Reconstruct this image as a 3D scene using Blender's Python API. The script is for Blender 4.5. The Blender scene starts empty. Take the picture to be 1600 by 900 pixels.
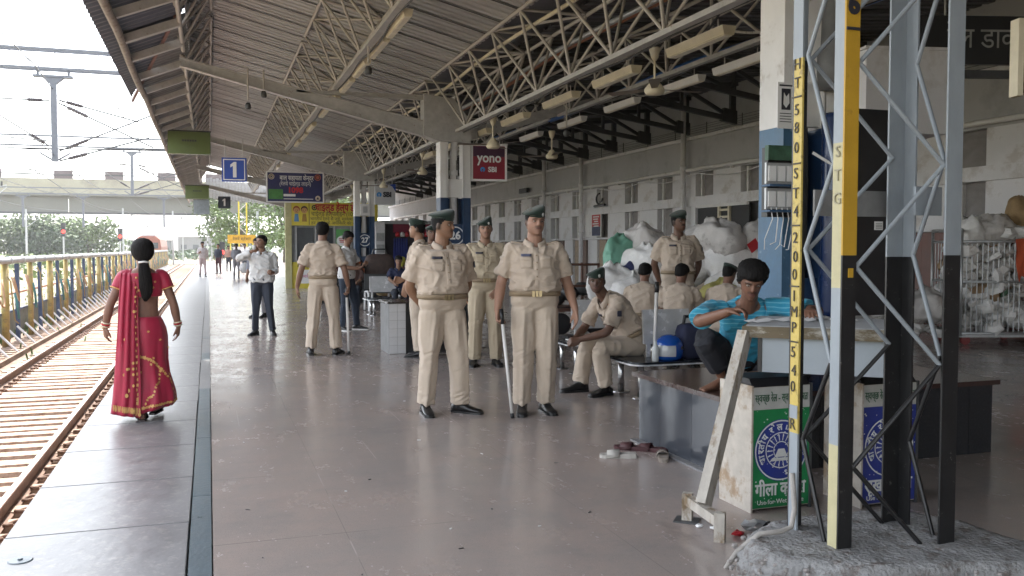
import bpy, bmesh, math, random
import numpy as np
from mathutils import Vector, Matrix, noise
from mathutils.bvhtree import BVHTree
R = math.radians
S = bpy.context.scene
COL = S.collection
random.seed(7)

# ---------------------------------------------------------------- camera, sky, sun, exposure
cam_d = bpy.data.cameras.new("camera")
cam = bpy.data.objects.new("camera", cam_d); COL.objects.link(cam)
cam.location = (0, 0, 1.45)
cam.rotation_euler = (R(90 - 2.536), 0, R(-18.688))
cam_d.sensor_width = 36; cam_d.lens = 36 * 1400 / 1600
cam_d.clip_start = .05; cam_d.clip_end = 4000
S.camera = cam
SUN_EL, SUN_AZ = R(62), R(-6)          # azimuth clockwise from +Y: the sun stands high ahead, a little to the left
world = bpy.data.worlds.new("World"); S.world = world; world.use_nodes = True
wn = world.node_tree; wn.nodes.clear()
wo = wn.nodes.new("ShaderNodeOutputWorld"); wb = wn.nodes.new("ShaderNodeBackground")
sky = wn.nodes.new("ShaderNodeTexSky"); sky.sky_type = 'NISHITA'; sky.sun_disc = False
sky.sun_elevation = SUN_EL; sky.sun_rotation = SUN_AZ; sky.dust_density = 2; sky.air_density = 1.2; sky.ozone_density = 1
hs = wn.nodes.new("ShaderNodeHueSaturation"); hs.inputs['Saturation'].default_value = .32; hs.inputs['Value'].default_value = 1.25
wn.links.new(sky.outputs[0], hs.inputs['Color']); wn.links.new(hs.outputs[0], wb.inputs[0]); wn.links.new(wb.outputs[0], wo.inputs[0])
wb.inputs[1].default_value = .15
sun_d = bpy.data.lights.new("sun", 'SUN'); sun_d.energy = 2.6; sun_d.angle = R(.5); sun_d.color = (1, .95, .87)
sun = bpy.data.objects.new("sun", sun_d); COL.objects.link(sun)
sd = Vector((math.sin(SUN_AZ) * math.cos(SUN_EL), math.cos(SUN_AZ) * math.cos(SUN_EL), math.sin(SUN_EL)))
sun.rotation_euler = sd.to_track_quat('Z', 'Y').to_euler(); sun.location = sd * 300
S.view_settings.view_transform = 'Standard'; S.view_settings.look = 'None'
S.view_settings.exposure = 2.2; S.view_settings.gamma = 1
S.render.engine = 'CYCLES'
S.cycles.use_denoising = True
S.cycles.max_bounces = 8; S.cycles.diffuse_bounces = 5; S.cycles.glossy_bounces = 4; S.cycles.transmission_bounces = 4
S.cycles.caustics_reflective = False; S.cycles.caustics_refractive = False
S.cycles.sample_clamp_indirect = 6

# ---------------------------------------------------------------- materials
MATS = {}
def mat(name, c, rough=.6, metal=0., var=.25, scale=6., bump=0., bscale=40., c2=None, c2amt=.5, c2scale=3., coat=0., attr=None, spec=.5, stretch=None, emit=None, sheen=0.):
    if name in MATS: return MATS[name]
    m = bpy.data.materials.new(name); m.use_nodes = True; MATS[name] = m
    nt = m.node_tree; N = nt.nodes; L = nt.links; b = N['Principled BSDF']
    b.inputs['Roughness'].default_value = rough; b.inputs['Metallic'].default_value = metal
    b.inputs['Specular IOR Level'].default_value = spec
    if coat: b.inputs['Coat Weight'].default_value = coat; b.inputs['Coat Roughness'].default_value = .08
    if sheen: b.inputs['Sheen Weight'].default_value = sheen
    tc = N.new("ShaderNodeTexCoord"); vec = tc.outputs['Object']
    if stretch:
        mp = N.new("ShaderNodeMapping"); mp.inputs['Scale'].default_value = stretch
        L.new(vec, mp.inputs[0]); vec = mp.outputs[0]
    nz = N.new("ShaderNodeTexNoise"); nz.inputs['Scale'].default_value = scale; nz.inputs['Detail'].default_value = 6; nz.inputs['Roughness'].default_value = .65
    L.new(vec, nz.inputs['Vector'])
    if attr:
        a = N.new("ShaderNodeAttribute"); a.attribute_name = attr; base = a.outputs['Color']
    else:
        rgb = N.new("ShaderNodeRGB"); rgb.outputs[0].default_value = (*c, 1); base = rgb.outputs[0]
    if c2 is not None:
        n2 = N.new("ShaderNodeTexNoise"); n2.inputs['Scale'].default_value = c2scale; n2.inputs['Detail'].default_value = 8; n2.inputs['Roughness'].default_value = .7
        L.new(vec, n2.inputs['Vector'])
        mr = N.new("ShaderNodeMapRange"); mr.inputs[1].default_value = 1 - c2amt - .06; mr.inputs[2].default_value = 1 - c2amt + .06
        L.new(n2.outputs[0], mr.inputs[0])
        mx = N.new("ShaderNodeMix"); mx.data_type = 'RGBA'; mx.inputs['B'].default_value = (*c2, 1)
        L.new(mr.outputs[0], mx.inputs['Factor']); L.new(base, mx.inputs['A']); base = mx.outputs['Result']
    mr = N.new("ShaderNodeMapRange"); mr.inputs[1].default_value = .25; mr.inputs[2].default_value = .75
    mr.inputs[3].default_value = 1 - var; mr.inputs[4].default_value = 1 + var
    L.new(nz.outputs[0], mr.inputs[0])
    ml = N.new("ShaderNodeMix"); ml.data_type = 'RGBA'; ml.blend_type = 'MULTIPLY'; ml.inputs['Factor'].default_value = 1
    L.new(base, ml.inputs['A']); L.new(mr.outputs[0], ml.inputs['B']); L.new(ml.outputs['Result'], b.inputs['Base Color'])
    mr2 = N.new("ShaderNodeMapRange"); mr2.inputs[3].default_value = max(.02, rough - .12); mr2.inputs[4].default_value = min(1, rough + .12)
    L.new(nz.outputs[0], mr2.inputs[0]); L.new(mr2.outputs[0], b.inputs['Roughness'])
    if bump:
        n3 = N.new("ShaderNodeTexNoise"); n3.inputs['Scale'].default_value = bscale; n3.inputs['Detail'].default_value = 5
        L.new(vec, n3.inputs['Vector'])
        bp = N.new("ShaderNodeBump"); bp.inputs['Strength'].default_value = bump; bp.inputs['Distance'].default_value = .02
        L.new(n3.outputs[0], bp.inputs['Height']); L.new(bp.outputs[0], b.inputs['Normal'])
    if emit:
        b.inputs['Emission Color'].default_value = (*emit[:3], 1); b.inputs['Emission Strength'].default_value = emit[3]
    return m

# ---------------------------------------------------------------- mesh builder
class MB:
    def __init__(s): s.v = []; s.f = []; s.m = []
    def add(s, vs, fs, mi=0):
        o = len(s.v); s.v += [tuple(v) for v in vs]; s.f += [tuple(i + o for i in f) for f in fs]; s.m += [mi] * len(fs); return s
    def box(s, c, d, mi=0, rot=None, taper=1.):
        x, y, z = d[0] / 2, d[1] / 2, d[2] / 2
        vs = [Vector((sx * x * (taper if sz > 0 else 1), sy * y * (taper if sz > 0 else 1), sz * z)) for sz in (-1, 1) for sx, sy in ((-1, -1), (1, -1), (1, 1), (-1, 1))]
        if rot is not None: vs = [rot @ v for v in vs]
        c = Vector(c)
        return s.add([v + c for v in vs], [(3, 2, 1, 0), (4, 5, 6, 7), (0, 1, 5, 4), (1, 2, 6, 5), (2, 3, 7, 6), (3, 0, 4, 7)], mi)
    def span(s, a, b, mi=0):
        a = Vector(a); b = Vector(b); return s.box((a + b) / 2, [abs(q) for q in (b - a)], mi)
    def bar(s, p0, p1, w, h, mi=0, up=(0, 0, 1)):
        p0 = Vector(p0); p1 = Vector(p1); d = (p1 - p0); t = d.normalized(); u = Vector(up)
        if abs(t.dot(u)) > .98: u = Vector((1, 0, 0))
        r = t.cross(u).normalized(); u = r.cross(t)
        vs = [p + r * (a * w / 2) + u * (b * h / 2) for p in (p0, p1) for a, b in ((-1, -1), (1, -1), (1, 1), (-1, 1))]
        return s.add(vs, [(3, 2, 1, 0), (4, 5, 6, 7), (0, 1, 5, 4), (1, 2, 6, 5), (2, 3, 7, 6), (3, 0, 4, 7)], mi)
    def tube(s, pts, r, n=8, mi=0, caps=True):
        pts = [Vector(p) for p in pts]; rr = r if isinstance(r, (list, tuple)) else [r] * len(pts)
        ref = None; vs = []
        for i, p in enumerate(pts):
            t = (pts[min(i + 1, len(pts) - 1)] - pts[max(i - 1, 0)]).normalized()
            if ref is None: ref = t.orthogonal().normalized()
            ref = (ref - t * ref.dot(t)).normalized(); q = t.cross(ref)
            vs += [p + (ref * math.cos(2 * math.pi * k / n) + q * math.sin(2 * math.pi * k / n)) * rr[i] for k in range(n)]
        fs = [(i * n + k, i * n + (k + 1) % n, (i + 1) * n + (k + 1) % n, (i + 1) * n + k) for i in range(len(pts) - 1) for k in range(n)]
        if caps: fs += [tuple(range(n - 1, -1, -1)), tuple(range((len(pts) - 1) * n, len(pts) * n))]
        return s.add(vs, fs, mi)
    def rings(s, rs, mi=0, caps=True):
        n = len(rs[0]); vs = [p for r in rs for p in r]
        fs = [(i * n + k, i * n + (k + 1) % n, (i + 1) * n + (k + 1) % n, (i + 1) * n + k) for i in range(len(rs) - 1) for k in range(n)]
        if caps: fs += [tuple(range(n - 1, -1, -1)), tuple(range((len(rs) - 1) * n, len(rs) * n))]
        return s.add(vs, fs, mi)
    def lathe(s, prof, n=16, mi=0, c=(0, 0, 0), caps=True):
        c = Vector(c)
        return s.rings([[c + Vector((r * math.cos(2 * math.pi * k / n), r * math.sin(2 * math.pi * k / n), z)) for k in range(n)] for r, z in prof], mi, caps)
    def prism(s, poly, axis, a, b, mi=0):
        """polygon in the two remaining axes, pushed from a to b along axis (0,1,2)"""
        def P(q, t):
            l = list(q); l.insert(axis, t); return Vector(l)
        n = len(poly); vs = [P(q, a) for q in poly] + [P(q, b) for q in poly]
        fs = [tuple(range(n - 1, -1, -1)), tuple(range(n, 2 * n))] + [(k, (k + 1) % n, n + (k + 1) % n, n + k) for k in range(n)]
        return s.add(vs, fs, mi)
    def ball(s, c, r, n=10, mi=0, sq=(1, 1, 1)):
        c = Vector(c); m = n // 2 + 1; rs = []
        for i in range(1, m):
            th = math.pi * i / m
            rs.append([c + Vector((r * sq[0] * math.sin(th) * math.cos(2 * math.pi * k / n), r * sq[1] * math.sin(th) * math.sin(2 * math.pi * k / n), -r * sq[2] * math.cos(th))) for k in range(n)])
        return s.rings(rs, mi)
    def xform(s, M):
        s.v = [tuple(M @ Vector(v)) for v in s.v]; return s
    def mesh(s, name, mats, smooth=False, shift=None, fix=True):
        me = bpy.data.meshes.new(name)
        vs = s.v if shift is None else [(v[0] - shift[0], v[1] - shift[1], v[2] - shift[2]) for v in s.v]
        me.from_pydata(vs, [], s.f)
        for m in (mats if isinstance(mats, (list, tuple)) else [mats]): me.materials.append(m)
        me.polygons.foreach_set('material_index', s.m)
        if fix:
            bm = bmesh.new(); bm.from_mesh(me); bmesh.ops.recalc_face_normals(bm, faces=bm.faces); bm.to_mesh(me); bm.free()
        if smooth: me.polygons.foreach_set('use_smooth', [True] * len(me.polygons))
        me.update(); return me
    def build(s, name, mats, parent=None, smooth=False, world=True, **k):
        """vertices are world coordinates unless world=False (then local to the parent)"""
        sh = None
        if parent is not None and world: sh = tuple(abs_loc(parent))
        elif parent is None and s.v:
            a = np.array(s.v); sh = ((a[:, 0].min() + a[:, 0].max()) / 2, (a[:, 1].min() + a[:, 1].max()) / 2, a[:, 2].min())
        o = bpy.data.objects.new(name, s.mesh(name, mats, smooth, sh)); COL.objects.link(o)
        if parent is not None: o.parent = parent
        elif sh: o.location = sh
        return tag(o, **k)
def abs_loc(o):
    l = Vector(o.location)
    while o.parent is not None: o = o.parent; l += Vector(o.location)
    return l
def tag(o, label=None, cat=None, group=None, kind=None):
    if label: o['label'] = label
    if cat: o['category'] = cat
    if group: o['group'] = group
    if kind: o['kind'] = kind
    return o
def thing(name, label, cat, loc=(0, 0, 0), rz=0, group=None):
    o = bpy.data.objects.new(name, None); COL.objects.link(o); o.location = loc; o.rotation_euler = (0, 0, rz)
    o.empty_display_size = .1
    return tag(o, label, cat, group)
def struct(mb, name, mats, **k):
    o = mb.build(name, mats, **k); o['kind'] = 'structure'; return o
def inst(src, name=None, loc=None, parent=None, rot=None, scale=None):
    o = src.copy(); COL.objects.link(o)
    if parent is not None: o.parent = parent
    if loc is not None: o.location = loc
    if rot is not None: o.rotation_euler = rot
    if scale is not None: o.scale = scale
    return o
def put(name, me, parent, loc=(0, 0, 0), rot=(0, 0, 0), **k):
    o = bpy.data.objects.new(name, me); COL.objects.link(o); o.parent = parent; o.location = loc; o.rotation_euler = rot
    return tag(o, **k)
def copy_tree(o, loc=None, rz=None, label=None, parent=None):
    c = o.copy(); COL.objects.link(c)
    if parent is not None: c.parent = parent
    if loc is not None: c.location = loc
    if rz is not None: c.rotation_euler[2] = rz
    if label: c['label'] = label
    for ch in o.children: copy_tree(ch, parent=c)
    return c
def rod(me_cache={}):
    """a unit six-sided rod along z, scaled per bar"""
    if 'm' not in me_cache:
        me_cache['m'] = MB().tube([(0, 0, 0), (0, 0, 1)], 1, 6)
    return me_cache['m']
def bar_obj(name, parent, p0, p1, w, me):
    """one bar object sharing the unit mesh ME, from p0 to p1 in the parent's space"""
    p0 = Vector(p0); p1 = Vector(p1); d = p1 - p0
    o = bpy.data.objects.new(name, me); COL.objects.link(o); o.parent = parent
    q = d.to_track_quat('Z', 'Y')
    o.matrix_local = Matrix.Translation(p0) @ q.to_matrix().to_4x4() @ Matrix.Diagonal((w, w, d.length, 1))
    return o
def text_geo(body, size=1., depth=.002, align='CENTER', bold=0.):
    """triangulated lettering in the xz plane facing -y, as lists"""
    cu = bpy.data.curves.new("lettering", 'FONT'); cu.body = body; cu.size = size; cu.align_x = align; cu.align_y = 'CENTER'
    cu.extrude = depth / 2; cu.resolution_u = 3; cu.offset = bold
    o = bpy.data.objects.new("lettering", cu); COL.objects.link(o)
    bpy.context.view_layer.update()
    me = bpy.data.meshes.new_from_object(o.evaluated_get(bpy.context.evaluated_depsgraph_get()))
    vs = [(v.co.x, -v.co.z, v.co.y) for v in me.vertices]; fs = [tuple(p.vertices) for p in me.polygons]
    bpy.data.objects.remove(o); bpy.data.curves.remove(cu); bpy.data.meshes.remove(me)
    return vs, fs
def text_on(mb, body, size, M, mi=0, wid=None, bold=0.):
    vs, fs = text_geo(body, size, .003, bold=bold)
    if not vs: return mb
    if wid:
        xs = [v[0] for v in vs]; w = max(xs) - min(xs); c = (max(xs) + min(xs)) / 2
        k = wid / w; vs = [((v[0] - c) * k, v[1], v[2]) for v in vs]
    return mb.add([M @ Vector(v) for v in vs], fs, mi)
def T(x, y, z, rz=0): return Matrix.Translation((x, y, z)) @ Matrix.Rotation(rz, 4, 'Z')

# ---- shared materials
M_conc = mat('concrete', (.33, .31, .29), .85, var=.3, scale=5, bump=.4, bscale=60)
M_sheet = mat('roof sheet grey', (.36, .362, .365), .55, var=.2, scale=2.5, c2=(.25, .243, .235), c2amt=.36, c2scale=1.7, stretch=(.5, 2, 2))
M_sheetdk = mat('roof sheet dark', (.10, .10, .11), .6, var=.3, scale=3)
M_steel = mat('grey painted steel', (.40, .395, .39), .5, var=.2, scale=7, c2=(.20, .14, .10), c2amt=.33, c2scale=9)
M_steeldk = mat('dark steel', (.05, .052, .055), .5, var=.3, scale=5)
M_white = mat('white paint', (.66, .65, .64), .55, var=.1, scale=3, c2=(.45, .42, .39), c2amt=.36, c2scale=4)
M_black = mat('black paint', (.014, .014, .016), .4, var=.3, scale=8)
M_navy = mat('navy paint', (.016, .042, .10), .4, var=.25, scale=6, c2=(.05, .09, .15), c2amt=.3, c2scale=14)
M_cable = mat('cable', (.03, .03, .03), .6)
M_cream = mat('cream fixture', (.62, .56, .42), .5, var=.12)
M_galv = mat('galvanised', (.42, .43, .44), .42, metal=.6, var=.2, scale=12)
M_stain = mat('stainless', (.55, .55, .55), .22, metal=1, var=.1, scale=20)
M_wood = mat('weathered wood', (.42, .39, .34), .8, var=.35, scale=14, bump=.4, bscale=50, c2=(.22, .16, .10), c2amt=.4, c2scale=7, stretch=(1, 1, .3))
# ================================================================ setting: ground, platform, track
def floor_mat():
    m = bpy.data.materials.new('terrazzo floor'); m.use_nodes = True; nt = m.node_tree; N = nt.nodes; L = nt.links; b = N['Principled BSDF']
    g = N.new("ShaderNodeNewGeometry"); P = g.outputs['Position']
    def noise_(scale, det=6, st=None):
        n = N.new("ShaderNodeTexNoise"); n.inputs['Scale'].default_value = scale; n.inputs['Detail'].default_value = det; n.inputs['Roughness'].default_value = .7
        if st:
            mp = N.new("ShaderNodeMapping"); mp.inputs['Scale'].default_value = st; L.new(P, mp.inputs[0]); L.new(mp.outputs[0], n.inputs['Vector'])
        else: L.new(P, n.inputs['Vector'])
        return n.outputs[0]
    def rng(x, a, b_, c=0., d=1.):
        n = N.new("ShaderNodeMapRange"); n.inputs[1].default_value = a; n.inputs[2].default_value = b_; n.inputs[3].default_value = c; n.inputs[4].default_value = d
        L.new(x, n.inputs[0]); return n.outputs[0]
    def mth(op, x, y=None):
        n = N.new("ShaderNodeMath"); n.operation = op
        for i, q in enumerate((x, y)):
            if q is None: continue
            if isinstance(q, (int, float)): n.inputs[i].default_value = q
            else: L.new(q, n.inputs[i])
        return n.outputs[0]
    def mix(f, A, B, bt='MIX'):
        n = N.new("ShaderNodeMix"); n.data_type = 'RGBA'; n.blend_type = bt
        for k, q in (('Factor', f), ('A', A), ('B', B)):
            if isinstance(q, tuple): n.inputs[k].default_value = (*q, 1)
            elif isinstance(q, (int, float)): n.inputs[k].default_value = q
            else: L.new(q, n.inputs[k])
        return n.outputs['Result']
    sx = N.new("ShaderNodeSeparateXYZ"); L.new(P, sx.inputs[0])
    c = mix(rng(noise_(.55), .42, .6), (.295, .258, .24), (.34, .275, .245))
    c = mix(rng(noise_(1.6, 8), .5, .68, 0, .55), c, (.20, .187, .185))
    c = mix(rng(noise_(55, 3), .35, .75, 0, .5), c, (.27, .24, .225))
    c = mix(rng(noise_(170, 2), .60, .68, 0, .55), c, (.06, .055, .055))
    c = mix(rng(noise_(90, 2), .66, .72, 0, .6), c, (.45, .42, .40))
    # brass divider strips along the platform, worn away in places, and a few across
    fx = mth('ABSOLUTE', mth('SUBTRACT', mth('FRACT', mth('DIVIDE', sx.outputs[0], .43)), .5))
    ln = mth('MULTIPLY', mth('LESS_THAN', fx, .0075), rng(noise_(.9, 2, (3, .8, 1)), .56, .6))
    fy = mth('ABSOLUTE', mth('SUBTRACT', mth('FRACT', mth('DIVIDE', sx.outputs[1], 1.3)), .5))
    ly = mth('MULTIPLY', mth('LESS_THAN', fy, .003), rng(noise_(.7, 2, (.7, 3, 1)), .54, .58))
    fz = mth('ABSOLUTE', mth('SUBTRACT', mth('FRACT', mth('DIVIDE', sx.outputs[0], 1.29)), .5))
    c = mix(mth('MULTIPLY', mth('LESS_THAN', fz, .0016), .35), c, (.07, .06, .06))
    c = mix(rng(noise_(.8, 9, (1, .5, 1)), .60, .66, 0, .45), c, (.13, .105, .095))
    c = mix(mth('MULTIPLY', ln, .6), c, (.50, .46, .42)); c = mix(mth('MULTIPLY', ly, .45), c, (.05, .045, .045))
    L.new(c, b.inputs['Base Color'])
    r = mth('ADD', rng(noise_(1.1, 8), .3, .7, .10, .24), rng(noise_(24, 4), .3, .7, -.04, .08))
    r = mth('ADD', r, rng(noise_(7, 6, (1, .35, 1)), .52, .7, 0, .12))
    L.new(r, b.inputs['Roughness'])
    bp = N.new("ShaderNodeBump"); bp.inputs['Strength'].default_value = .07; bp.inputs['Distance'].default_value = .003
    L.new(noise_(9, 5), bp.inputs['Height']); L.new(bp.outputs[0], b.inputs['Normal'])
    return m
M_floor = floor_mat()
M_coping = mat('kota stone coping', (.165, .163, .168), .36, var=.2, scale=4, bump=.12, bscale=14, c2=(.24, .23, .225), c2amt=.42, c2scale=18)
M_slate = mat('blue slate strip', (.075, .105, .125), .32, var=.25, scale=9, bump=.1)
M_soil = mat('trackside soil', (.26, .20, .15), .95, var=.4, scale=1.5, bump=.6, bscale=14, c2=(.13, .14, .06), c2amt=.5, c2scale=.6)
M_apron = mat('track apron concrete', (.21, .15, .115), .9, var=.3, scale=3, bump=.4, bscale=30, c2=(.12, .075, .05), c2amt=.42, c2scale=2)
M_sleeper = mat('iron stained sleeper', (.36, .265, .205), .85, var=.3, scale=8, bump=.3, bscale=40, c2=(.22, .13, .085), c2amt=.4, c2scale=5)
M_rail = mat('rusty rail side', (.17, .10, .07), .7, var=.3, scale=12)
M_railtop = mat('polished rail head', (.50, .49, .48), .22, metal=.9, var=.1)

g = MB()
n = 40
gx = [-1600, -700, -300, -120, -60, -30, -16, -8, -5.25, -5.2, -.99, 14, 40, 100, 400, 1600]; gy = [-1600, -400, -100, -25, 0, 30, 60, 95, 130, 200, 350, 700, 1600]
vs = [(x, y, -1.14 if -5.3 < x < 14.5 else -1.0) for y in gy for x in gx]
fs = [(j * len(gx) + i, j * len(gx) + i + 1, (j + 1) * len(gx) + i + 1, (j + 1) * len(gx) + i) for j in range(len(gy) - 1) for i in range(len(gx) - 1)]
g.add(vs, fs); struct(g, 'ground', M_soil)
PY0, PY1 = -26, 104
plat = MB(); plat.span((-.0, PY0, -1.13), (14, PY1, 0)); plat.span((-.96, PY0, -1.13), (0.0, PY1, -.035), 1)
platform = struct(plat, 'platform', [M_floor, M_conc])
sl = MB().box((0, 0, .0165), (.872, .994, .033)).mesh('coping_slab', M_coping)
bm = bmesh.new(); bm.from_mesh(sl); bmesh.ops.bevel(bm, geom=[e for e in bm.edges], offset=.004, segments=1, affect='EDGES'); bm.to_mesh(sl); bm.free()
off = Vector(platform.location)
for i in range(80):
    o = put('coping_slab', sl, platform, Vector((-.5525 + random.uniform(-.003, .003), -3 + i * 1.0 + .5, -.0335)) - off)
    o.rotation_euler = (random.uniform(-.0015, .0015), random.uniform(-.001, .001), random.uniform(-.0012, .0012))
for y0, y1 in [(1, 2.4), (2.4, 4), (4, 5.5), (5.5, 7.2), (7.2, 8.5), (8.5, 9.75), (12.3, 13.1), (15.2, 15.5)]:
    MB().span((-.109, y0 + .004, -.033), (-.007, y1 - .004, .0008)).build('slate_strip', M_slate, platform)
mm = MB().span((-.113, 9.76, -.034), (-.003, 90, -.001)); mm.build('joint_strip', M_coping, platform)
MB().lathe([(.055, 0), (.05, .004), (.012, .006), (.01, .012)], 16, 0, (-.85, 4.62, .0)).build('floor_stud', M_slate, platform)
# ---- track
bed = MB(); bed.span((-5.2, -10, -1.6), (-.99, 150, -1.10)); bed.span((-5.1, -10, -1.1), (-4.22, 150, -.985))
tb = struct(bed, 'track_bed', M_apron)
lb = Vector(tb.location)
slp = MB().box((0, 0, .03), (2.6, .25, .10), taper=.95).mesh('sleeper', M_sleeper)
for i in range(280):
    o = put('sleeper', slp, tb, Vector((-2.7 + random.uniform(-.015, .015), 3 + i * .43 + random.uniform(-.012, .012), -1.105)) - lb)
    o.rotation_euler = (random.uniform(-.015, .015), 0, random.uniform(-.006, .006)); o.scale = (1, random.uniform(.9, 1.12), random.uniform(.9, 1.15))
rest = MB()
for i in range(60): rest.box((-2.7, 3 + (280 + i) * .43, -1.075), (2.6, .255, .07))
rest.build('sleepers', M_sleeper, tb)['kind'] = 'stuff'
st = MB()   # short ribs cast on the outer apron beside the left rail
for i in range(150): st.box((-4.55, 5 + i * .43, -.975), (.5, .13, .03))
st.build('apron_ribs', M_sleeper, tb)['kind'] = 'stuff'
prof = [(-.075, 0), (.075, 0), (.075, .012), (.012, .03), (.012, .125), (.036, .135), (.036, .165), (.028, .172), (-.028, .172), (-.036, .165), (-.036, .135), (-.012, .125), (-.012, .03), (-.075, .012)]
ring = MB()
pts = [(.052 * math.cos(a), .052 * math.sin(a), .012 + .006 * math.sin(2 * a)) for a in [R(-60 + k * 30) for k in range(11)]] + [(.01, -.02, .012)]
ring.tube(pts, .0125, 6)
ring_me = ring.mesh('rail_clip', M_rail, True)
for X, lab in ((-1.83, 'rusty rail with coiled clips running along the platform edge'), (-3.57, 'rusty rail with shiny head farther from the platform beside the apron ribs')):
    rl = MB().prism([(X + a, -1.042 + b) for a, b in prof], 1, -10, 150)
    o = rl.build('rail', [M_rail, M_railtop], label=lab, cat='rail', group='rails of the platform track')
    for p in o.data.polygons:
        if p.normal.z > .9 and p.center.z > .15: p.material_index = 1
    lo = Vector(o.location)
    for i in range(100):
        c = put('rail_clip', ring_me, o, Vector((X + .135 + random.uniform(-.01, .01), 4.2 + i * .43, -1.03)) - lo)
        c.rotation_euler = (random.uniform(-.1, .1), random.uniform(-.1, .1), random.uniform(-.5, .5)); c.scale = (1.25, 1.25, 1.4)
wd = MB()
for i in range(2600):
    y = random.uniform(8, 75); x = random.choice([random.gauss(-5.3, .25), random.gauss(-7, 1.5)]); h = random.uniform(.04, .22); a = random.uniform(0, 6.3)
    dx, dy = math.cos(a) * .05, math.sin(a) * .05; z = -1.02
    if -5.12 < x < -4.2: z = -.99
    wd.add([(x - dy * .5, y + dx * .5, z), (x + dy * .5, y - dx * .5, z), (x + dx * 1.5 + dy * .6, y + dy * 1.5, z + h), (x + dx * 1.5, y + dy * 1.5 + .03, z + h)], [(0, 1, 2, 3)])
M_leafa = mat('weed leaf', (.07, .12, .03), .6, var=.4, scale=30)
wd.build('weeds', M_leafa, kind='stuff')

# ================================================================ station building wall
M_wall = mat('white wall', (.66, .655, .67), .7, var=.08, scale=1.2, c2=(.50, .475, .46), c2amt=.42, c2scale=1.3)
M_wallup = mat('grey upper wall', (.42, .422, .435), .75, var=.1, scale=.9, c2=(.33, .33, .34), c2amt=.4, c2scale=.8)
M_recess = mat('recessed window board', (.23, .215, .21), .7, var=.2, scale=4)
M_brown = mat('brown door wood', (.10, .045, .03), .5, var=.3, scale=6, stretch=(1, 1, .3))
M_dado = mat('red oxide dado', (.14, .055, .04), .45, var=.25, scale=3)
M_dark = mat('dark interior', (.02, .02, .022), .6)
M_glass = mat('dusty window glass', (.05, .055, .06), .15, var=.2)
hall = thing('station_building', 'long white station building with rows of recessed windows behind the platform', 'building', (12, 18, 0))
X = 12.
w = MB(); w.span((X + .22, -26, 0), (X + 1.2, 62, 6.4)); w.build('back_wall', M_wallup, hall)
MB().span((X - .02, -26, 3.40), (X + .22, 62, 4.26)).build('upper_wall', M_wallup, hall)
MB().span((X - .10, -26, 4.262), (X + .22, 62, 4.34)).build('cornice', M_wall, hall)
MB().span((X - .07, -26, 2.545), (X + .21, 62, 2.785)).build('string_course', M_wall, hall)
MB().span((X - .04, -26, 1.74), (X + .21, 62, 1.79)).build('sill_band', M_wall, hall)
wy = [18.06 + 2.08 * k for k in range(-19, 21)]
pier = MB().box((0, 0, 0), (.235, 1.22, 1)).mesh('pier', M_wall)
rec = MB().box((0, 0, 0), (.05, .86, 1)).mesh('window', M_recess)
jamb = MB().box((0, 0, 0), (.10, .07, 1)).mesh('window_frame', M_white)
for y in wy:
    for z0, z1 in ((2.787, 3.398), (1.792, 2.543)):
        zc = (z0 + z1) / 2 - 0; h = z1 - z0
        o = put('pier', pier, hall, (.1, y + 1.04 - 18, zc)); o.scale = (1, 1, h)
        o = put('window', rec, hall, (.19, y - 18, zc)); o.scale = (1, 1, h)
        f = put('window_frame', jamb, o, (-.055, .30 * random.choice((1, 1, .6)), 0))
door = MB().box((0, 0, 0), (.06, .5, 1.72)).mesh('door_leaf', M_brown); dd = MB().box((0, 0, 0), (.08, .76, 1.73)).mesh('wall_pier', M_wall)
dado = MB().box((0, 0, 0), (.10, .84, 1.73)).mesh('dado_panel', M_dado); mesh_ = MB().box((0, 0, 0), (.05, .8, 1.72)).mesh('beige_door', mat('beige door', (.34, .27, .20), .6, var=.3))
for i, y in enumerate(wy):
    if y > 16:
        put('wall_pier', dd, hall, (.14, y + 1.04 - 18, .87)); put('door_leaf', door, hall, (.17, y - 18 - .2, .865)); put('beige_door', mesh_, hall, (.2, y - 18 + .25, .865))
    else:
        put('dado_panel', dado, hall, (.14, y + 1.04 - 18, .87)); put('dado_panel', dado, hall, (.14, y - 18 + .2, .872)); put('dado_panel', dado, hall, (.137, y - 18 - .62, .871))
# fence of wires on the cornice
fe = thing('wire_fence', 'low sagging wire fence standing on the cornice of the white wall', 'fence', (11.95, 18, 4.34))
for k in range(5): MB().tube([(11.95 + .03 * math.sin(y * 1.3 + k), y, 4.37 + k * .055 + .012 * math.sin(y * 2.1 + k * 2)) for y in range(-4, 62)], .006, 4).build('wire', M_steeldk, fe)
pst = MB().tube([(0, 0, 0), (0, 0, .3)], .012, 5).mesh('fence_post', M_steeldk)
for k in range(40): put('fence_post', pst, fe, (0, -22 + k * 1.6, 0))
pipe = thing('wall_pipe', 'fat white pipe running along the wall above the upper windows', 'pipe', (11.9, 18, 3.48))
MB().tube([(11.88, y, 3.47 + .015 * math.sin(y * .7)) for y in range(-10, 62, 2)], .05, 10).build('pipe_run', M_white, pipe, True)
clip = MB().box((.05, 0, -.02), (.12, .05, .16)).mesh('pipe_clip', M_white)
for k in range(30): put('pipe_clip', clip, pipe, (0, -20 + k * 2.08, 0))
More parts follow.
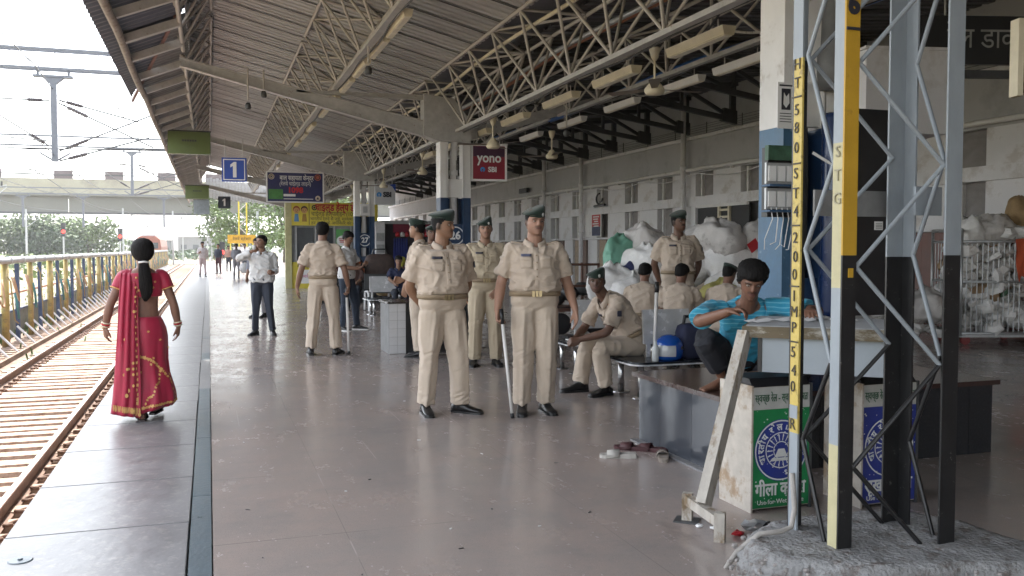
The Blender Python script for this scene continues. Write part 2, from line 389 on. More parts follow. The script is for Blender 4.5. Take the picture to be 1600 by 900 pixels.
for y, l in ((20.9, 'grey rainwater pipe down the wall beside the standing officer'), (31.2, 'grey rainwater pipe down the wall beyond the red poster'), (27.7, 'grey rainwater pipe down the wall left of the wall hook')):
    dp = MB().tube([(11.8, y, 0), (11.8, y, 5.6)], .07, 10); dp.tube([(11.8, y, 3.5), (11.8, y, 3.62)], .09, 10); dp.tube([(11.8, y, 1.9), (11.8, y, 2.0)], .09, 10)
    dp.build('rainwater_pipe', M_wall, smooth=True, label=l, cat='pipe', group='rainwater pipes on the wall')
for k in range(7):   # sagging cables along the wall
    y0 = 14 + k * 3.1
    MB().tube([(11.82, y0 + t * 3.1, 3.36 - .13 * math.sin(math.pi * t)) for t in [i / 8 for i in range(9)]], .014, 5).build('wall_cable', M_wall, hall)
MB().box((11.82, 33.5, 3.72), (.1, .9, .18)).build('wall_lamp', M_black, label='black lamp box on the wall above the pipe', cat='lamp')
hk = MB().tube([(11.8, 26.2 + .24 * math.sin(a), 3.02 + .17 * math.cos(a) * (1 if a < 3.2 else .6)) for a in [i * .4 for i in range(13)]], .03, 6); hk.tube([(11.8, 25.8, 2.82), (11.8, 26.6, 2.80)], .04, 6)
hk.build('cable_coil', M_black, label='black coil of cable hung between the upper windows', cat='cable')
ps = thing('wall_poster', 'red and dark blue poster with white lettering on the white wall', 'poster', (11.85, 27.0, 1.83))
MB().span((11.93, 26.35, 1.83), (11.955, 27.75, 2.545)).build('backing', M_white, ps)
pp = MB(); pp.span((11.915, 26.42, 2.15), (11.93, 27.05, 2.54)); pp.build('red_panel', mat('poster red', (.42, .03, .035), .5, var=.3, scale=9), ps)
MB().span((11.915, 26.42, 1.86), (11.93, 27.05, 2.148)).build('blue_panel', mat('poster blue', (.03, .035, .09), .5, var=.6, scale=12), ps)
tx = MB(); [tx.box((11.911, 26.73 + (.02 if k % 2 else -.02), 2.47 - k * .075), (.006, .46 - .08 * (k % 3), .04)) for k in range(5)]; tx.build('lettering', M_white, ps)
# an open window with cream grille behind the officer
wo_ = thing('barred_window', 'open dark window with cream frame and bars in the wall behind the standing officer', 'window', (11.9, 20, 1.8))
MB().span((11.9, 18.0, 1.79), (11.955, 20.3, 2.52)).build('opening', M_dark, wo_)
for a, b in ((18.75, 19.2),):
    MB().span((11.84, a, 1.79), (11.90, a + .07, 2.5)).build('frame', M_cream, wo_); MB().span((11.84, b, 1.79), (11.90, b + .07, 2.5)).build('frame', M_cream, wo_)
    for z in (1.85, 2.02, 2.19, 2.36): MB().span((11.85, a + .075, z), (11.895, b - .005, z + .05)).build('bar', M_cream, wo_)
MB().span((11.83, 18.0, 2.47), (11.90, 20.3, 2.54)).build('lintel', M_white, wo_)
# ================================================================ canopy over the platform
def corrugated(xa, za, xb, zb, wid, ribs, h=.045):
    """one profiled sheet: ribs run down the slope, profile along y"""
    ys = []; p = wid / ribs
    for k in range(ribs):
        for f, hh in ((0, 0), (.55, 0), (.66, h), (.89, h)): ys.append((k * p + f * p, hh))
    ys.append((wid, 0)); m = MB()
    vs = [(xa, y, za + hh) for y, hh in ys] + [(xb, y, zb + hh) for y, hh in ys]; n = len(ys)
    m.add(vs, [(k, k + 1, n + k + 1, n + k) for k in range(n - 1)])
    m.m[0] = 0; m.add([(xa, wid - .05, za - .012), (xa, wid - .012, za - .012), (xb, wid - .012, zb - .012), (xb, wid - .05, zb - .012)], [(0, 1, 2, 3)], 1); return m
canopy = thing('platform_canopy', 'long grey metal canopy with ribbed sheets roofing the whole platform', 'canopy', (1.5, 18, 0))
def rz_(x): return 4.80 + (4.15 - x) * .25          # underside of the left slope
M_seam = mat('shaded dirty lap seam', (.035, .032, .03), .8)  # strip colour paints in the shade under the lap, along with its dirt
M_sheets = [M_sheet, mat('roof sheet brown', (.28, .262, .25), .5, var=.25, scale=2.5, c2=(.14, .125, .115), c2amt=.45, c2scale=1.5, stretch=(.5, 2, 2)), mat('roof sheet pale', (.41, .412, .415), .55, var=.2, scale=2.5, c2=(.30, .295, .285), c2amt=.36, c2scale=1.7, stretch=(.5, 2, 2))]
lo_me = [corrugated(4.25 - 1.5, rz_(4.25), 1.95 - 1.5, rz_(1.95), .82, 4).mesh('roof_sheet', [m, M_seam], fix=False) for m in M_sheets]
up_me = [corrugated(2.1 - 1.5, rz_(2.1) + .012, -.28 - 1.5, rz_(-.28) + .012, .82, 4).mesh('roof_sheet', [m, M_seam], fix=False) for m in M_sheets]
for i in range(100):
    y = -26 + i * .76
    k = 1 if 12 < i % 29 < 15 else random.choice((0, 0, 0, 2, 2))
    for mm in (lo_me, up_me):
        if y > 36.4 and y < 38.2: k = 1
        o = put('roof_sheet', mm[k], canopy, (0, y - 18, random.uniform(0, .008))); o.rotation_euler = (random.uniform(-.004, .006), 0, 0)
bk = MB(); bk.prism([(4.3, rz_(4.3) + .085), (4.3, rz_(4.3) + .10), (-.3, rz_(-.3) + .10), (-.3, rz_(-.3) + .085)], 1, -26, 50); bk.build('light_block_sheet', M_sheet, canopy)  # unseen sheet, added above the roof sheets to stop sunlight leaking between them
MB().span((-.30, -26, 5.14), (-.285, 52, rz_(-.3) + .10)).build('ridge_cladding', M_sheet, canopy)
# visor towards the track: dark sheet with a slanting torn end, then grey sheets
def vz(x): return 5.12 + (x + .3) * .42
dk = MB(); prev = None
ys = np.arange(-20, 20.6, .055)
vs = []; fs = []
for j, y in enumerate(ys):
    h = .018 * (1 if int(j) % 4 in (0, 1) else -1)
    xa = -.28 if y < 14.6 else -.28 - (y - 14.6) * .205
    vs += [(xa, y, vz(xa) + h), (-1.49, y, vz(-1.49) + h)]
fs = [(2 * j, 2 * j + 1, 2 * j + 3, 2 * j + 2) for j in range(len(ys) - 1)]
dk.add(vs, fs); dk.build('visor_sheet', mat('visor sheet blue grey', (.085, .095, .125), .55, var=.25, scale=3), canopy)
MB().bar((-.42, 14.9, vz(-.42) - .02), (-1.5, 20.9, vz(-1.5) - .02), .05, .05).build('trim_bar', mat('red oxide trim', (.15, .065, .05), .6, var=.3), canopy)
v2 = MB(); ys = np.arange(15.2, 66, .055); vs = []
for j, y in enumerate(ys):
    h = .018 * (1 if int(j) % 4 in (0, 1) else -1)
    xb = -1.30 if y > 21.3 else max(-1.30, -.55 - (y - 15.9) * .19); xa = -.28
    vs += [(xa, y, vz(xa) + h + .03), (min(xb, xa - .01), y, vz(xb) + h + .03)]
v2.add(vs, [(2 * j, 2 * j + 1, 2 * j + 3, 2 * j + 2) for j in range(len(ys) - 1)])
v2.build('visor_sheet', mat('visor sheet grey', (.16, .165, .17), .6, var=.25, scale=3), canopy)
M_fascia = mat('weathered fascia pipe', (.24, .215, .195), .7, var=.35, scale=9, c2=(.13, .09, .07), c2amt=.4, c2scale=6)
MB().tube([(-1.22 + .012 * math.sin(y), y, 4.60 + .02 * math.sin(y * .9) + (.02 if y > 20 else 0)) for y in np.arange(-20, 66.1, 1.1)], .065, 8).build('fascia_pipe', M_fascia, canopy, True)
MB().tube([(-1.18, y, 4.72 + .015 * math.sin(y * 1.7)) for y in np.arange(20.5, 66.1, 1.1)], .05, 6).build('fascia_pipe', M_fascia, canopy, True)
stm = MB().bar((-.38 - 1.5, 0, 4.97), (-1.2 - 1.5, 0, 4.64), .09, .12).mesh('strut', M_steel)
for k in range(47):
    y = -9 + k * 1.6 + random.uniform(-.12, .12); o = put('strut', stm, canopy, (0, y - 18, 0)); o.scale = (1, random.choice((.7, 1, 1.4)), 1)
endp = MB()
for k in range(26): endp.box((.0 + k * .17, 52.1, 4.55 + .05 * (k % 2) - .25 + max(0, (2.2 - k * .085)) * .2), (.15, .04, 1.1))
endp.build('end_fascia', M_steel, canopy)
# tapered beams on the column lines
def beam_bm():
    m = MB()
    m.prism([(4.05, 3.66), (4.05, 3.93), (-.45, 4.87), (-.45, 4.75)], 1, -.05, .05)
    m.prism([(4.05, 3.64), (4.05, 3.66), (-.45, 4.75), (-.45, 4.73)], 1, -.09, .09)
    m.prism([(4.05, 3.93), (4.05, 3.95), (-.45, 4.89), (-.45, 4.87)], 1, -.09, .09)
    m.prism([(4.03, 4.36), (4.03, 4.46), (1.6, 4.42), (1.6, 4.38)], 1, -.05, .05)
    m.prism([(4.95, 3.60), (4.95, 3.85), (8.6, 4.85), (8.6, 4.70)], 1, -.06, .06)
    return m.xform(Matrix.Translation((-1.5, 0, 0)))
def gus_bm():
    m = MB(); m.prism([(4.02, 3.66), (4.02, 4.46), (4.62, 4.40), (5.06, 3.86), (4.96, 3.56), (4.30, 3.56)], 1, -.16, .16)
    for k in range(5): m.box((4.12 + k * .11, -.165, 3.74), (.03, .02, .03))
    return m.xform(Matrix.Translation((-1.5, 0, 0)))
bme = beam_bm().mesh('roof_beam', M_steel); gme = gus_bm().mesh('gusset', M_steel)
CY = [-4.4, 6.45, 17.4, 28.3, 39.2, 50.1]
for y in CY: put('roof_beam', bme, canopy, (0, y - 18, 0)); put('gusset', gme, canopy, (0, y - 18, 0))
bm2 = MB().bar((4.3 - 1.5, 0, 4.25), (-.3 - 1.5, 0, 5.25), .1, .12).mesh('rafter', M_steel)
for k in range(0): put('rafter', bm2, canopy, (0, -7.7 + 3.63 * k - 18 + .9, 0.35))

# ---- lattice girders: one thing per bay
M_bar = mat('girder bar', (.46, .435, .405), .5, var=.2, scale=8, c2=(.20, .13, .09), c2amt=.36, c2scale=11)
rodme = MB().tube([(0, 0, 0), (0, 0, 1)], 1, 6).mesh('lattice_bar', M_bar, True)
def girder(xb, zb, xl, zl, xr, zr, y0, y1, label, single, step=1.2, duct=True, r=.022):
    t = thing('lattice_girder', label, 'girder', (xb, y0, zb), 0, 'lattice girders under the canopy')
    L = y1 - y0; n = round(L / step); st = L / n
    B = lambda y: Vector((0, y, 0)); Lp = lambda y: Vector((xl - xb, y, zl - zb)); Rp = lambda y: Vector((xr - xb, y, zr - zb))
    for P_, rr in ((B, .036), (Lp, .030), (Rp, .030)): bar_obj('chord', t, P_(0), P_(L), rr, rodme)
    if duct: MB().box((.02, L / 2, -.01), (.11, L - .6, .06)).build('cable_tray', M_steel, t, world=False); MB().tube([(.07 + .02 * math.sin(q * 2.3), q, -.05 + .02 * math.sin(q * 1.7)) for q in np.arange(.2, L, .55)], .014, 5).build('cable', M_cable, t, world=False)
    bars = []
    for k in range(n):
        a = k * st
        bars += [(Lp(a), B(a + st / 2)), (B(a + st / 2), Lp(a + st)), (Rp(a), B(a + st / 2)), (B(a + st / 2), Rp(a + st)), (Lp(a), Rp(a))]
        bars.append((Lp(a), Rp(a + st)) if k % 2 else (Rp(a), Lp(a + st)))
    if single:
        for p, q in bars: bar_obj('lattice_bar', t, p, q, r, rodme)
    else:
        m = MB()
        for p, q in bars: m.tube([p, q], r, 4)
        m.build('lattice_bars', M_bar, t, world=False)['kind'] = 'stuff'
    return t
bays = [(y + .25, y2 - .25) for y, y2 in zip(CY, CY[1:])]
where = ['behind the camera', 'from the near blue column to column 26', 'from column 26 to column 27', 'beyond column 27', 'at the far end of the canopy']
for i, (a, b) in enumerate(bays):
    if i == 0: a = 3.0; where[0] = 'overhead in front of the near blue column'
    girder(2.25, 4.44, 1.75, 5.38, 2.72, 5.14, a, b, 'middle lattice girder carrying tube lights ' + where[i], i in (1, 2), 1.25)
    girder(4.65, 3.76, 4.15, 4.77, 5.15, 4.77, a, b, 'lattice girder on the column line ' + where[i], i in (1, 2), 1.25)
    girder(-.38, 4.97, -.85, 5.72, .10, 5.72, a, b, 'lattice girder beside the track eave ' + where[i], i in (1, 2), 1.2, False)
    girder(6.8, 4.16, 6.4, 4.84, 7.2, 4.90, a, b, 'dark side lattice girder near the building ' + where[i], i == 1, 1.25)
# ---- right roof and wall trusses
hallroof = thing('concourse_roof', 'dark sheet roof with black trusses between the columns and the white building', 'roof', (8.5, 18, 0))
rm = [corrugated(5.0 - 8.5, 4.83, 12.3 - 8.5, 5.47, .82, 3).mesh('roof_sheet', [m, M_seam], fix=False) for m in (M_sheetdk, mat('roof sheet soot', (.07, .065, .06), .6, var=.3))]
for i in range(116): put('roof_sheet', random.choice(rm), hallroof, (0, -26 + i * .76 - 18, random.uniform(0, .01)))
MB().prism([(4.9, 4.93), (4.9, 4.95), (12.4, 5.60), (12.4, 5.58)], 1, -26, 62).build('light_block_sheet', M_sheetdk, hallroof)  # unseen sheet, added over the dark sheets to block light at their joints
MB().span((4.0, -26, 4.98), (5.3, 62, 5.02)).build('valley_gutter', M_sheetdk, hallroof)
def truss_parts():
    out = []
    tc = MB().bar((12, 0, 5.36), (5.2, 0, 4.77), .09, .09); out.append(('top_chord', tc))
    out.append(('bottom_chord', MB().bar((11.98, 0, 4.50), (8.5, 0, 5.02), .09, .12)))
    out.append(('end_post', MB().span((11.80, -.045, 4.44), (11.94, .045, 5.32))))
    out.append(('end_plate', MB().prism([(11.55, 4.47), (11.97, 4.40), (11.97, 4.72), (11.62, 4.78)], 1, -.06, .06)))
    out.append(('diagonal', MB().bar((11.75, 0, 4.6), (10.55, 0, 5.2), .07, .08))); out.append(('web_post', MB().bar((10.5, 0, 4.74), (10.5, 0, 5.2), .07, .07)))
    out.append(('diagonal', MB().bar((10.45, 0, 4.78), (9.5, 0, 5.1), .06, .07)))
    return [(n, m.xform(Matrix.Translation((-8.5, 0, 0))).mesh(n, M_steeldk)) for n, m in out]
tp = truss_parts()
ordn = 'first second third fourth fifth sixth seventh eighth ninth tenth eleventh twelfth thirteenth fourteenth fifteenth sixteenth seventeenth eighteenth'.split()
for k in range(18):
    y = 14.3 + 2.2 * k
    t = thing('wall_truss', 'black roof truss bracket on the white wall, %s counted from the near end' % ordn[k], 'truss', (8.5, y, 0), 0, 'black trusses on the building wall')
    for n_, me in tp: put(n_, me, t)
# blue and orange pipes under the right roof
for (x, z, y0, y1, r, m, lb) in [(7.3, 4.35, 7, 26, .05, mat('blue pipe', (.02, .10, .35), .4), 'blue pipe running under the dark roof above the wall trusses'),
                                 (5.5, 4.62, 8, 24, .045, mat('orange conduit', (.34, .14, .07), .6, var=.3), 'rusty orange conduit running beside the column girder'),
                                 (5.3, 4.55, 8, 40, .04, M_galv, 'grey conduit running beside the column girder'), (4.35, 4.55, 8, 40, .03, M_cream, 'cream conduit on the upper chord of the column girder')]:
    MB().tube([(x + .03 * math.sin(q * .8), q, z + .03 * math.sin(q * .6)) for q in np.arange(y0, y1, .8)], r, 7).build('conduit', m, smooth=True, label=lb, cat='pipe')
for k in range(14):
    y0 = 8 + k * 2.3; x = random.uniform(4.8, 7.4); z = random.uniform(4.0, 4.6)
    MB().tube([(x + q * .5 * math.sin(k), y0 + q * 2.4, z - .25 * math.sin(math.pi * q)) for q in [i / 8 for i in range(9)]], .016, 5).build('slack_cable', random.choice((M_cable, M_bar)), hallroof)

# ---- columns
def column(y, num, label, special=False):
    t = thing('platform_column', label, 'column', (4.65 if not special else 4.73, y, 0), 0, 'columns carrying the canopy')
    if special: t.scale = (.84, 1, 1)
    for s in (-1, 1):
        m2 = MB(); m2.box((s * .24, 0, 1.225), (.14, .34, 2.45)); m2.box((s * .165, -.12, 1.225), (.03, .10, 2.45))
        m2.build('leg', M_navy if not special or s > 0 else mat('worn daylit blue paint', (.05, .12, .205), .45, var=.2, scale=8, c2=(.25, .33, .42), c2amt=.33, c2scale=13), t, world=False)  # paler blue of the left leg paints in side daylight; blotches are wear
        m3 = MB(); m3.box((s * .24, 0, 3.0), (.14, .34, 1.1)); m3.box((s * .165, -.12, 3.0), (.03, .1, 1.1)); m3.build('upper_leg', M_white, t, world=False)
    MB().box((0, -.10, 2.64), (.338, .06, .36)).build('batten_plate', M_white, t, world=False)
    for z in (.3, 1.05): MB().box((0, -.10, z), (.338, .05, .3)).build('batten_plate', M_navy, t, world=False)
    MB().box((0, .13, 1.225), (.338, .04, 2.45)).build('back_plate', M_navy, t, world=False)
    pm = MB().tube([(0, 0, .05), (0, 0, 3.3), (.03, 0, 3.55), (.12, 0, 3.75)], .075, 10); pm.tube([(0, 0, 2.9), (0, 0, 3.0)], .09, 10); pm.build('rainwater_pipe', M_wall, t, True, world=False)
    for k in range(3): MB().tube([(-.08 + .07 * k + .02 * math.sin(q * 3 + k), -.05, q) for q in np.arange(.4, 3.6, .4)], .012, 5).build('cable', M_cable if k else M_white, t, world=False)
    if num:
        d = MB(); vs, fs = [], []
        N_ = 28
        for ra, rb in ((.185, .162),):
            for k in range(N_):
                a = 2 * math.pi * k / N_; vs += [(ra * math.cos(a), -.132, 1.70 + ra * math.sin(a)), (rb * math.cos(a), -.132, 1.70 + rb * math.sin(a))]
            fs = [(2 * k, 2 * k + 1, (2 * k + 3) % (2 * N_), (2 * k + 2) % (2 * N_)) for k in range(N_)]
        d.add(vs, fs); text_on(d, num, .22, T(0, -.133, 1.70), bold=.008)
        MB().box((0, -.112, 1.70), (.40, .034, .46)).build('number_plate', M_navy, t, world=False)
        d.build('column_number', mat('number paint', (.78, .78, .78), .6), t, world=False)
    return t
column(CY[1], None, 'near column with white top and worn, daylit blue lower half behind the lattice tower', True)
column(CY[2], '26', 'white and navy column with number 26 in a ring behind the officers')
column(CY[3], '27', 'white and navy column with number 27 in a ring by the yellow booth')
column(CY[4], '28', 'far navy column behind the yellow help booth'); column(CY[5], None, 'farthest navy column near the end of the canopy')
nb = MB().box((0, -.2, 2.66), (.30, .08, .36)); nb.box((0, -.242, 2.66), (.14, .01, .2), 1)
o = nb.build('meter_box', [M_white, M_galv], label='small white meter box fixed to column 27 above its blue part', cat='box'); o.location = (4.65, CY[3] - .2, 2.48)

# ---- tube lights
def tube_light(x, y, z, w, label, grp, drop=.16, m=M_cream):
    t = thing('tube_light', label, 'light', (x, y, z), 0, grp)
    b = MB(); b.prism([(-w, .045), (w, .045), (w * .7, -.05), (-w * .7, -.05)], 1, -.62, .62); b.build('housing', m, t, world=False)
    MB().box((0, 0, -.056), (w * 1.1, 1.2, .01)).build('diffuser', mat('unlit diffuser', (.70, .66, .55), .4), t, world=False)
    for s in (-.4, .4): MB().tube([(0, s, .045), (0, s, drop)], .008, 5).build('hanger', M_bar, t, world=False)
def side(k): return 'nearest', 'second', 'third', 'fourth', 'fifth', 'sixth', 'seventh', 'eighth', 'ninth', 'tenth', 'eleventh', 'twelfth'
ON = side(0)
for k, y in enumerate([8.92, 11.08, 13.07, 15.25, 17.4, 19.6, 21.8]):
    tube_light(5.22, y, 3.75, .085, 'cream tube light hung under the column girder, %s along the row' % ON[k], 'cream tube lights under the column girder')
for k, y in enumerate([8.2, 9.56, 11.2, 13.3, 15.6, 18, 20.5]):
    tube_light(6.95, y + 1.2, 3.98, .075, 'dim tube light of the inner row near the building, %s along the row' % ON[k], 'tube lights of the inner row', .2, M_white)
for k, y in enumerate([11.85, 13.3, 14.9, 16.5, 18.3, 19.9, 22.5, 24.2, 26, 29.5, 31.5, 34]):
    tube_light(2.42, y, 4.42, .07, 'slim tube light fixed beside the middle girder, %s along the row' % ON[k], 'tube lights along the middle girder', .06)
# ---- ceiling fans
def fan(x, y, z, a, label):
    t = thing('ceiling_fan', label, 'fan', (x, y, z), a, 'ceiling fans')
    MB().lathe([(.02, -.05), (.10, -.045), (.125, -.01), (.12, .03), (.06, .10), (.045, .13), (.03, .14)], 16).build('motor', M_cream, t, True, world=False)
    MB().tube([(0, 0, .1), (0, 0, .52)], .014, 8).build('rod', M_cream, t, world=False)
    MB().lathe([(.02, .36), (.045, .40), (.07, .5), (.065, .52)], 12).build('canopy_cup', M_cream, t, True, world=False)
    bl = MB(); bl.add([(.10, -.035, .02), (.10, .035, .03), (.62, .075, .035), (.64, .05, .034), (.64, -.06, .022), (.62, -.075, .02)], [(0, 1, 2, 3, 4, 5)])
    bl.add([(.10, -.035, .012), (.10, .035, .022), (.62, .075, .027), (.64, .05, .026), (.64, -.06, .014), (.62, -.075, .012)], [(5, 4, 3, 2, 1, 0)])
    me = bl.mesh('blade', mat('fan blade brown', (.20, .16, .13), .5))
    for k in range(3): put('blade', me, t, rot=(0, 0, 2 * math.pi * k / 3))
for k, (x, y, z) in enumerate([(5.16, 9.85, 3.36), (4.85, 15.4, 3.28), (4.85, 21.0, 3.25), (4.85, 26.0, 3.25), (5.0, 33.0, 3.25), (6.6, 17, 3.3)]):
    fan(x, y, z, .05 + k * .9, ['cream ceiling fan with long rod, largest one before the white wall', 'ceiling fan above the red sign', 'ceiling fan between columns 26 and 27', 'small ceiling fan near column 27', 'far ceiling fan over the booth', 'ceiling fan hanging near the wall trusses'][k])
# speakers and cameras
def bell(x, y, z, label, up=.3):
    t = thing('loudspeaker', label, 'loudspeaker', (x, y, z))
    MB().lathe([(.03, .06), (.05, .02), (.055, -.03), (.04, -.06)], 12).build('body', M_steeldk, t, True, world=False); MB().tube([(0, 0, .1), (0, 0, .1 + up)], .015, 6).build('stem', M_bar, t, world=False)
bell(2.25, 13.2, 4.05, 'small dome camera hanging under the middle girder', .3); bell(1.0, 17.2, 4.28, 'black speaker under the roof beam, left of the middle girder', .35); bell(.72, 17.2, 4.05, 'dark lamp under the roof beam, lower left of the speaker', .6)
bell(5.9, 14.5, 3.45, 'hanging lamp with white bottom beside the wall trusses', .6)
# ================================================================ people
NSEG = 20
def vlerp(a, b, t): return a + (b - a) * t
def crs(xs, ys, x):
    return float(np.interp(x, xs, ys))
def ell(c, ax, ay, n=NSEG, e=2.3):
    out = []
    for k in range(n):
        a = 2 * math.pi * k / n; ca, sa = math.cos(a), math.sin(a)
        out.append(c + ax * (math.copysign(abs(ca) ** (2 / e), ca)) + ay * (math.copysign(abs(sa) ** (2 / e), sa)))
    return out
def limb(m, pts, rad, n=12, sq=None, sub=4, caps=True):
    """smooth tapered tube through joints; rad per joint"""
    pts = [Vector(p) for p in pts]; P = []; Rr = []
    for i in range(len(pts) - 1):
        p0 = pts[max(i - 1, 0)]; p1 = pts[i]; p2 = pts[i + 1]; p3 = pts[min(i + 2, len(pts) - 1)]
        for k in range(sub):
            t = k / sub
            q = .5 * ((2 * p1) + (p2 - p0) * t * .6 + (2 * p0 * 0 + (p1 * -2 + p2 * 2) - (p2 - p0) * 1.2 * 0) * 0)
            P.append(p1.lerp(p2, t)); Rr.append(rad[i] + (rad[i + 1] - rad[i]) * t)
    P.append(pts[-1]); Rr.append(rad[-1])
    for _ in range(2):   # round the joints a little
        P = [P[0]] + [(P[i - 1] + P[i] * 2 + P[i + 1]) / 4 for i in range(1, len(P) - 1)] + [P[-1]]
    if caps:
        d0 = (P[0] - P[1]).normalized(); d1 = (P[-1] - P[-2]).normalized()
        P = [P[0] + d0 * Rr[0] * .8, P[0] + d0 * Rr[0] * .45] + P + [P[-1] + d1 * Rr[-1] * .45, P[-1] + d1 * Rr[-1] * .8]
        Rr = [Rr[0] * .45, Rr[0] * .85] + Rr + [Rr[-1] * .85, Rr[-1] * .45]
    m.tube(P, Rr, n)
def remesh(m, voxel, smooth=2, adapt=0.):
    me = m.mesh('tmp', [], fix=True)
    o = bpy.data.objects.new('tmp', me); COL.objects.link(o)
    r = o.modifiers.new('r', 'REMESH'); r.mode = 'VOXEL'; r.voxel_size = voxel; r.adaptivity = adapt
    if smooth:
        s = o.modifiers.new('s', 'SMOOTH'); s.iterations = smooth; s.factor = .5
    dg = bpy.context.evaluated_depsgraph_get(); bpy.context.view_layer.update(); dg.update()
    out = bpy.data.meshes.new_from_object(o.evaluated_get(dg))
    bpy.data.objects.remove(o); bpy.data.meshes.remove(me)
    return out
def displace(me, fn):
    n = len(me.vertices); co = np.empty(n * 3); no = np.empty(n * 3)
    me.vertices.foreach_get('co', co); me.vertices.foreach_get('normal', no)
    co = co.reshape(-1, 3); no = no.reshape(-1, 3)
    co += no * fn(co)[:, None]
    me.vertices.foreach_set('co', co.ravel()); me.update()
_pg = np.random.RandomState(3).rand(64, 64, 64) * 2 - 1
def vnoise(p):
    """value noise on an array of points"""
    i = np.floor(p).astype(int); f = p - i; f = f * f * (3 - 2 * f); r = 0
    for dx in (0, 1):
        for dy in (0, 1):
            for dz in (0, 1):
                w = (f[:, 0] if dx else 1 - f[:, 0]) * (f[:, 1] if dy else 1 - f[:, 1]) * (f[:, 2] if dz else 1 - f[:, 2])
                r = r + w * _pg[(i[:, 0] + dx) % 64, (i[:, 1] + dy) % 64, (i[:, 2] + dz) % 64]
    return r
def finish(me, name, mats, parent, **k):
    me.name = name
    for q in (mats if isinstance(mats, (list, tuple)) else [mats]): me.materials.append(q)
    me.polygons.foreach_set('use_smooth', [True] * len(me.polygons))
    o = bpy.data.objects.new(name, me); COL.objects.link(o); o.parent = parent
    return tag(o, **k)
M_skin = mat('skin', (.3, .18, .12), .5, var=.10, scale=25, attr='Col', spec=.4, bump=.05, bscale=120)
M_hair = mat('black hair', (.007, .006, .006), .75, spec=.2, var=.5, scale=60, stretch=(1, 1, .25), bump=.5, bscale=90)
M_khaki = mat('khaki uniform cloth', (.455, .372, .298), .85, var=.07, scale=5, sheen=.15, bump=.15, bscale=300)
M_khaki2 = mat('olive khaki uniform cloth', (.41, .34, .245), .85, var=.07, scale=5, sheen=.15, bump=.15, bscale=300)
M_trouser = mat('khaki trouser cloth', (.485, .402, .322), .85, var=.07, scale=5, sheen=.15, bump=.15, bscale=300)
M_green = mat('bottle green beret felt', (.004, .018, .0105), .9, var=.2, scale=30, sheen=.3)
M_belt = mat('khaki webbing belt', (.26, .195, .125), .7, var=.1, bump=.3, bscale=200)
M_brass = mat('brass', (.40, .31, .18), .35, metal=.8)
M_silver = mat('silver badge', (.6, .6, .58), .3, metal=.7)
M_shoe = mat('black leather', (.012, .012, .013), .35, var=.3, scale=20)
M_eyew = mat('eye white', (.34, .30, .27), .3); M_iris = mat('iris', (.012, .008, .006), .2)
M_plate = mat('name plate', (.03, .03, .05), .4)
M_wrist = mat('watch strap', (.02, .02, .02), .4)
def sm(a, b, x): t = np.clip((x - a) / (b - a), 0, 1); return t * t * (3 - 2 * t)
HZ = [0, .012, .03, .05, .07, .09, .11, .135, .155, .175, .195, .212, .222, .226]
HW = [.016, .036, .050, .059, .0635, .0675, .0715, .0745, .0755, .074, .067, .052, .030, .008]
HF = [.076, .092, .094, .094, .092, .091, .0885, .091, .089, .082, .067, .045, .022, .0]
HB = [-.050, -.022, .0, -.045, -.074, -.085, -.091, -.097, -.099, -.095, -.082, -.060, -.040, -.02]
def head_rings(M, grow=0., n=24, fat=1.):
    rs = []
    for z in HZ:
        w = crs(HZ, HW, z) * (1 + (fat - 1) * (1 if z < .11 else .3)) + grow; f = crs(HZ, HF, z) + grow; b = crs(HZ, HB, z) - grow; zz = z - .113
        zz = zz * (1 + grow * 8 * (1 if zz > 0 else 0))
        ring = []
        for k in range(n):
            a = 2 * math.pi * k / n; ca, sa = math.cos(a), math.sin(a)
            y = sa * f if sa > 0 else -sa * b
            if b > 0 and sa < 0: y = sa * .0
            ring.append(M @ Vector((w * math.copysign(abs(ca) ** .92, ca), y, zz)))
        rs.append(ring)
    return rs
def hand(m, W, d, n_, L=.178, curl=.5, side=1, spread=.10, fist=False, rr=1.):
    """palm, four bent fingers and a thumb. d: towards the fingers, n_: the way the palm faces, side: +1 if the thumb lies along d x n_"""
    d = d.normalized(); n_ = (n_ - d * n_.dot(d)).normalized(); s = d.cross(n_) * side
    k = L / .18
    pal = []
    for t, w, h in ((-.02, .026, .021), (.0, .028, .021), (.03, .036, .019), (.06, .040, .017), (.085, .041, .0145), (.098, .036, .010)):
        pal.append(ell(W + d * t * k, s * w * k, n_ * h * k, 12, 2.6))
    m.rings(pal)
    for i, (o, ln, sp) in enumerate(((.030, .074, .12), (.010, .084, .03), (-.011, .078, -.05), (-.031, .060, -.14))):
        dd = (d + s * sp * spread * 8 * .8).normalized(); p = W + (d * .088 + s * o) * k
        c = curl * (1 + .12 * i); pts = [p - d * .02 * k, p]; a = 0
        for q, fr in enumerate((.45, .31, .24)):
            a += c * (.75, 1.0, .7)[q]
            p = p + (dd * math.cos(a) + n_ * math.sin(a)) * ln * fr * k; pts.append(p)
        limb(m, pts, [.0095 * rr * k, .0094 * rr * k, .0088 * rr * k, .0080 * rr * k, .0066 * rr * k], 8, sub=2)
    p = W + (d * .018 + s * .026 + n_ * .004) * k; t1 = p + (d * .030 + s * .026 + n_ * .012) * k
    cc = .5 + curl * .6
    t2 = t1 + (d * .026 + s * .008 * (1 - curl) + n_ * .012 * cc - s * .010 * curl) * k; t3 = t2 + (d * .022 + n_ * .014 * cc - s * .012 * curl) * k
    limb(m, [W + d * .0 + s * .012 * k, p, t1, t2, t3], [.014 * k, .0155 * k, .0125 * k, .0105 * k, .008 * k], 8, sub=2)
TT = [0, .06, .14, .25, .38, .55, .70, .82, .91, .97, 1.0]
TW = [.140, .160, .168, .162, .158, .164, .176, .178, .156, .100, .064]
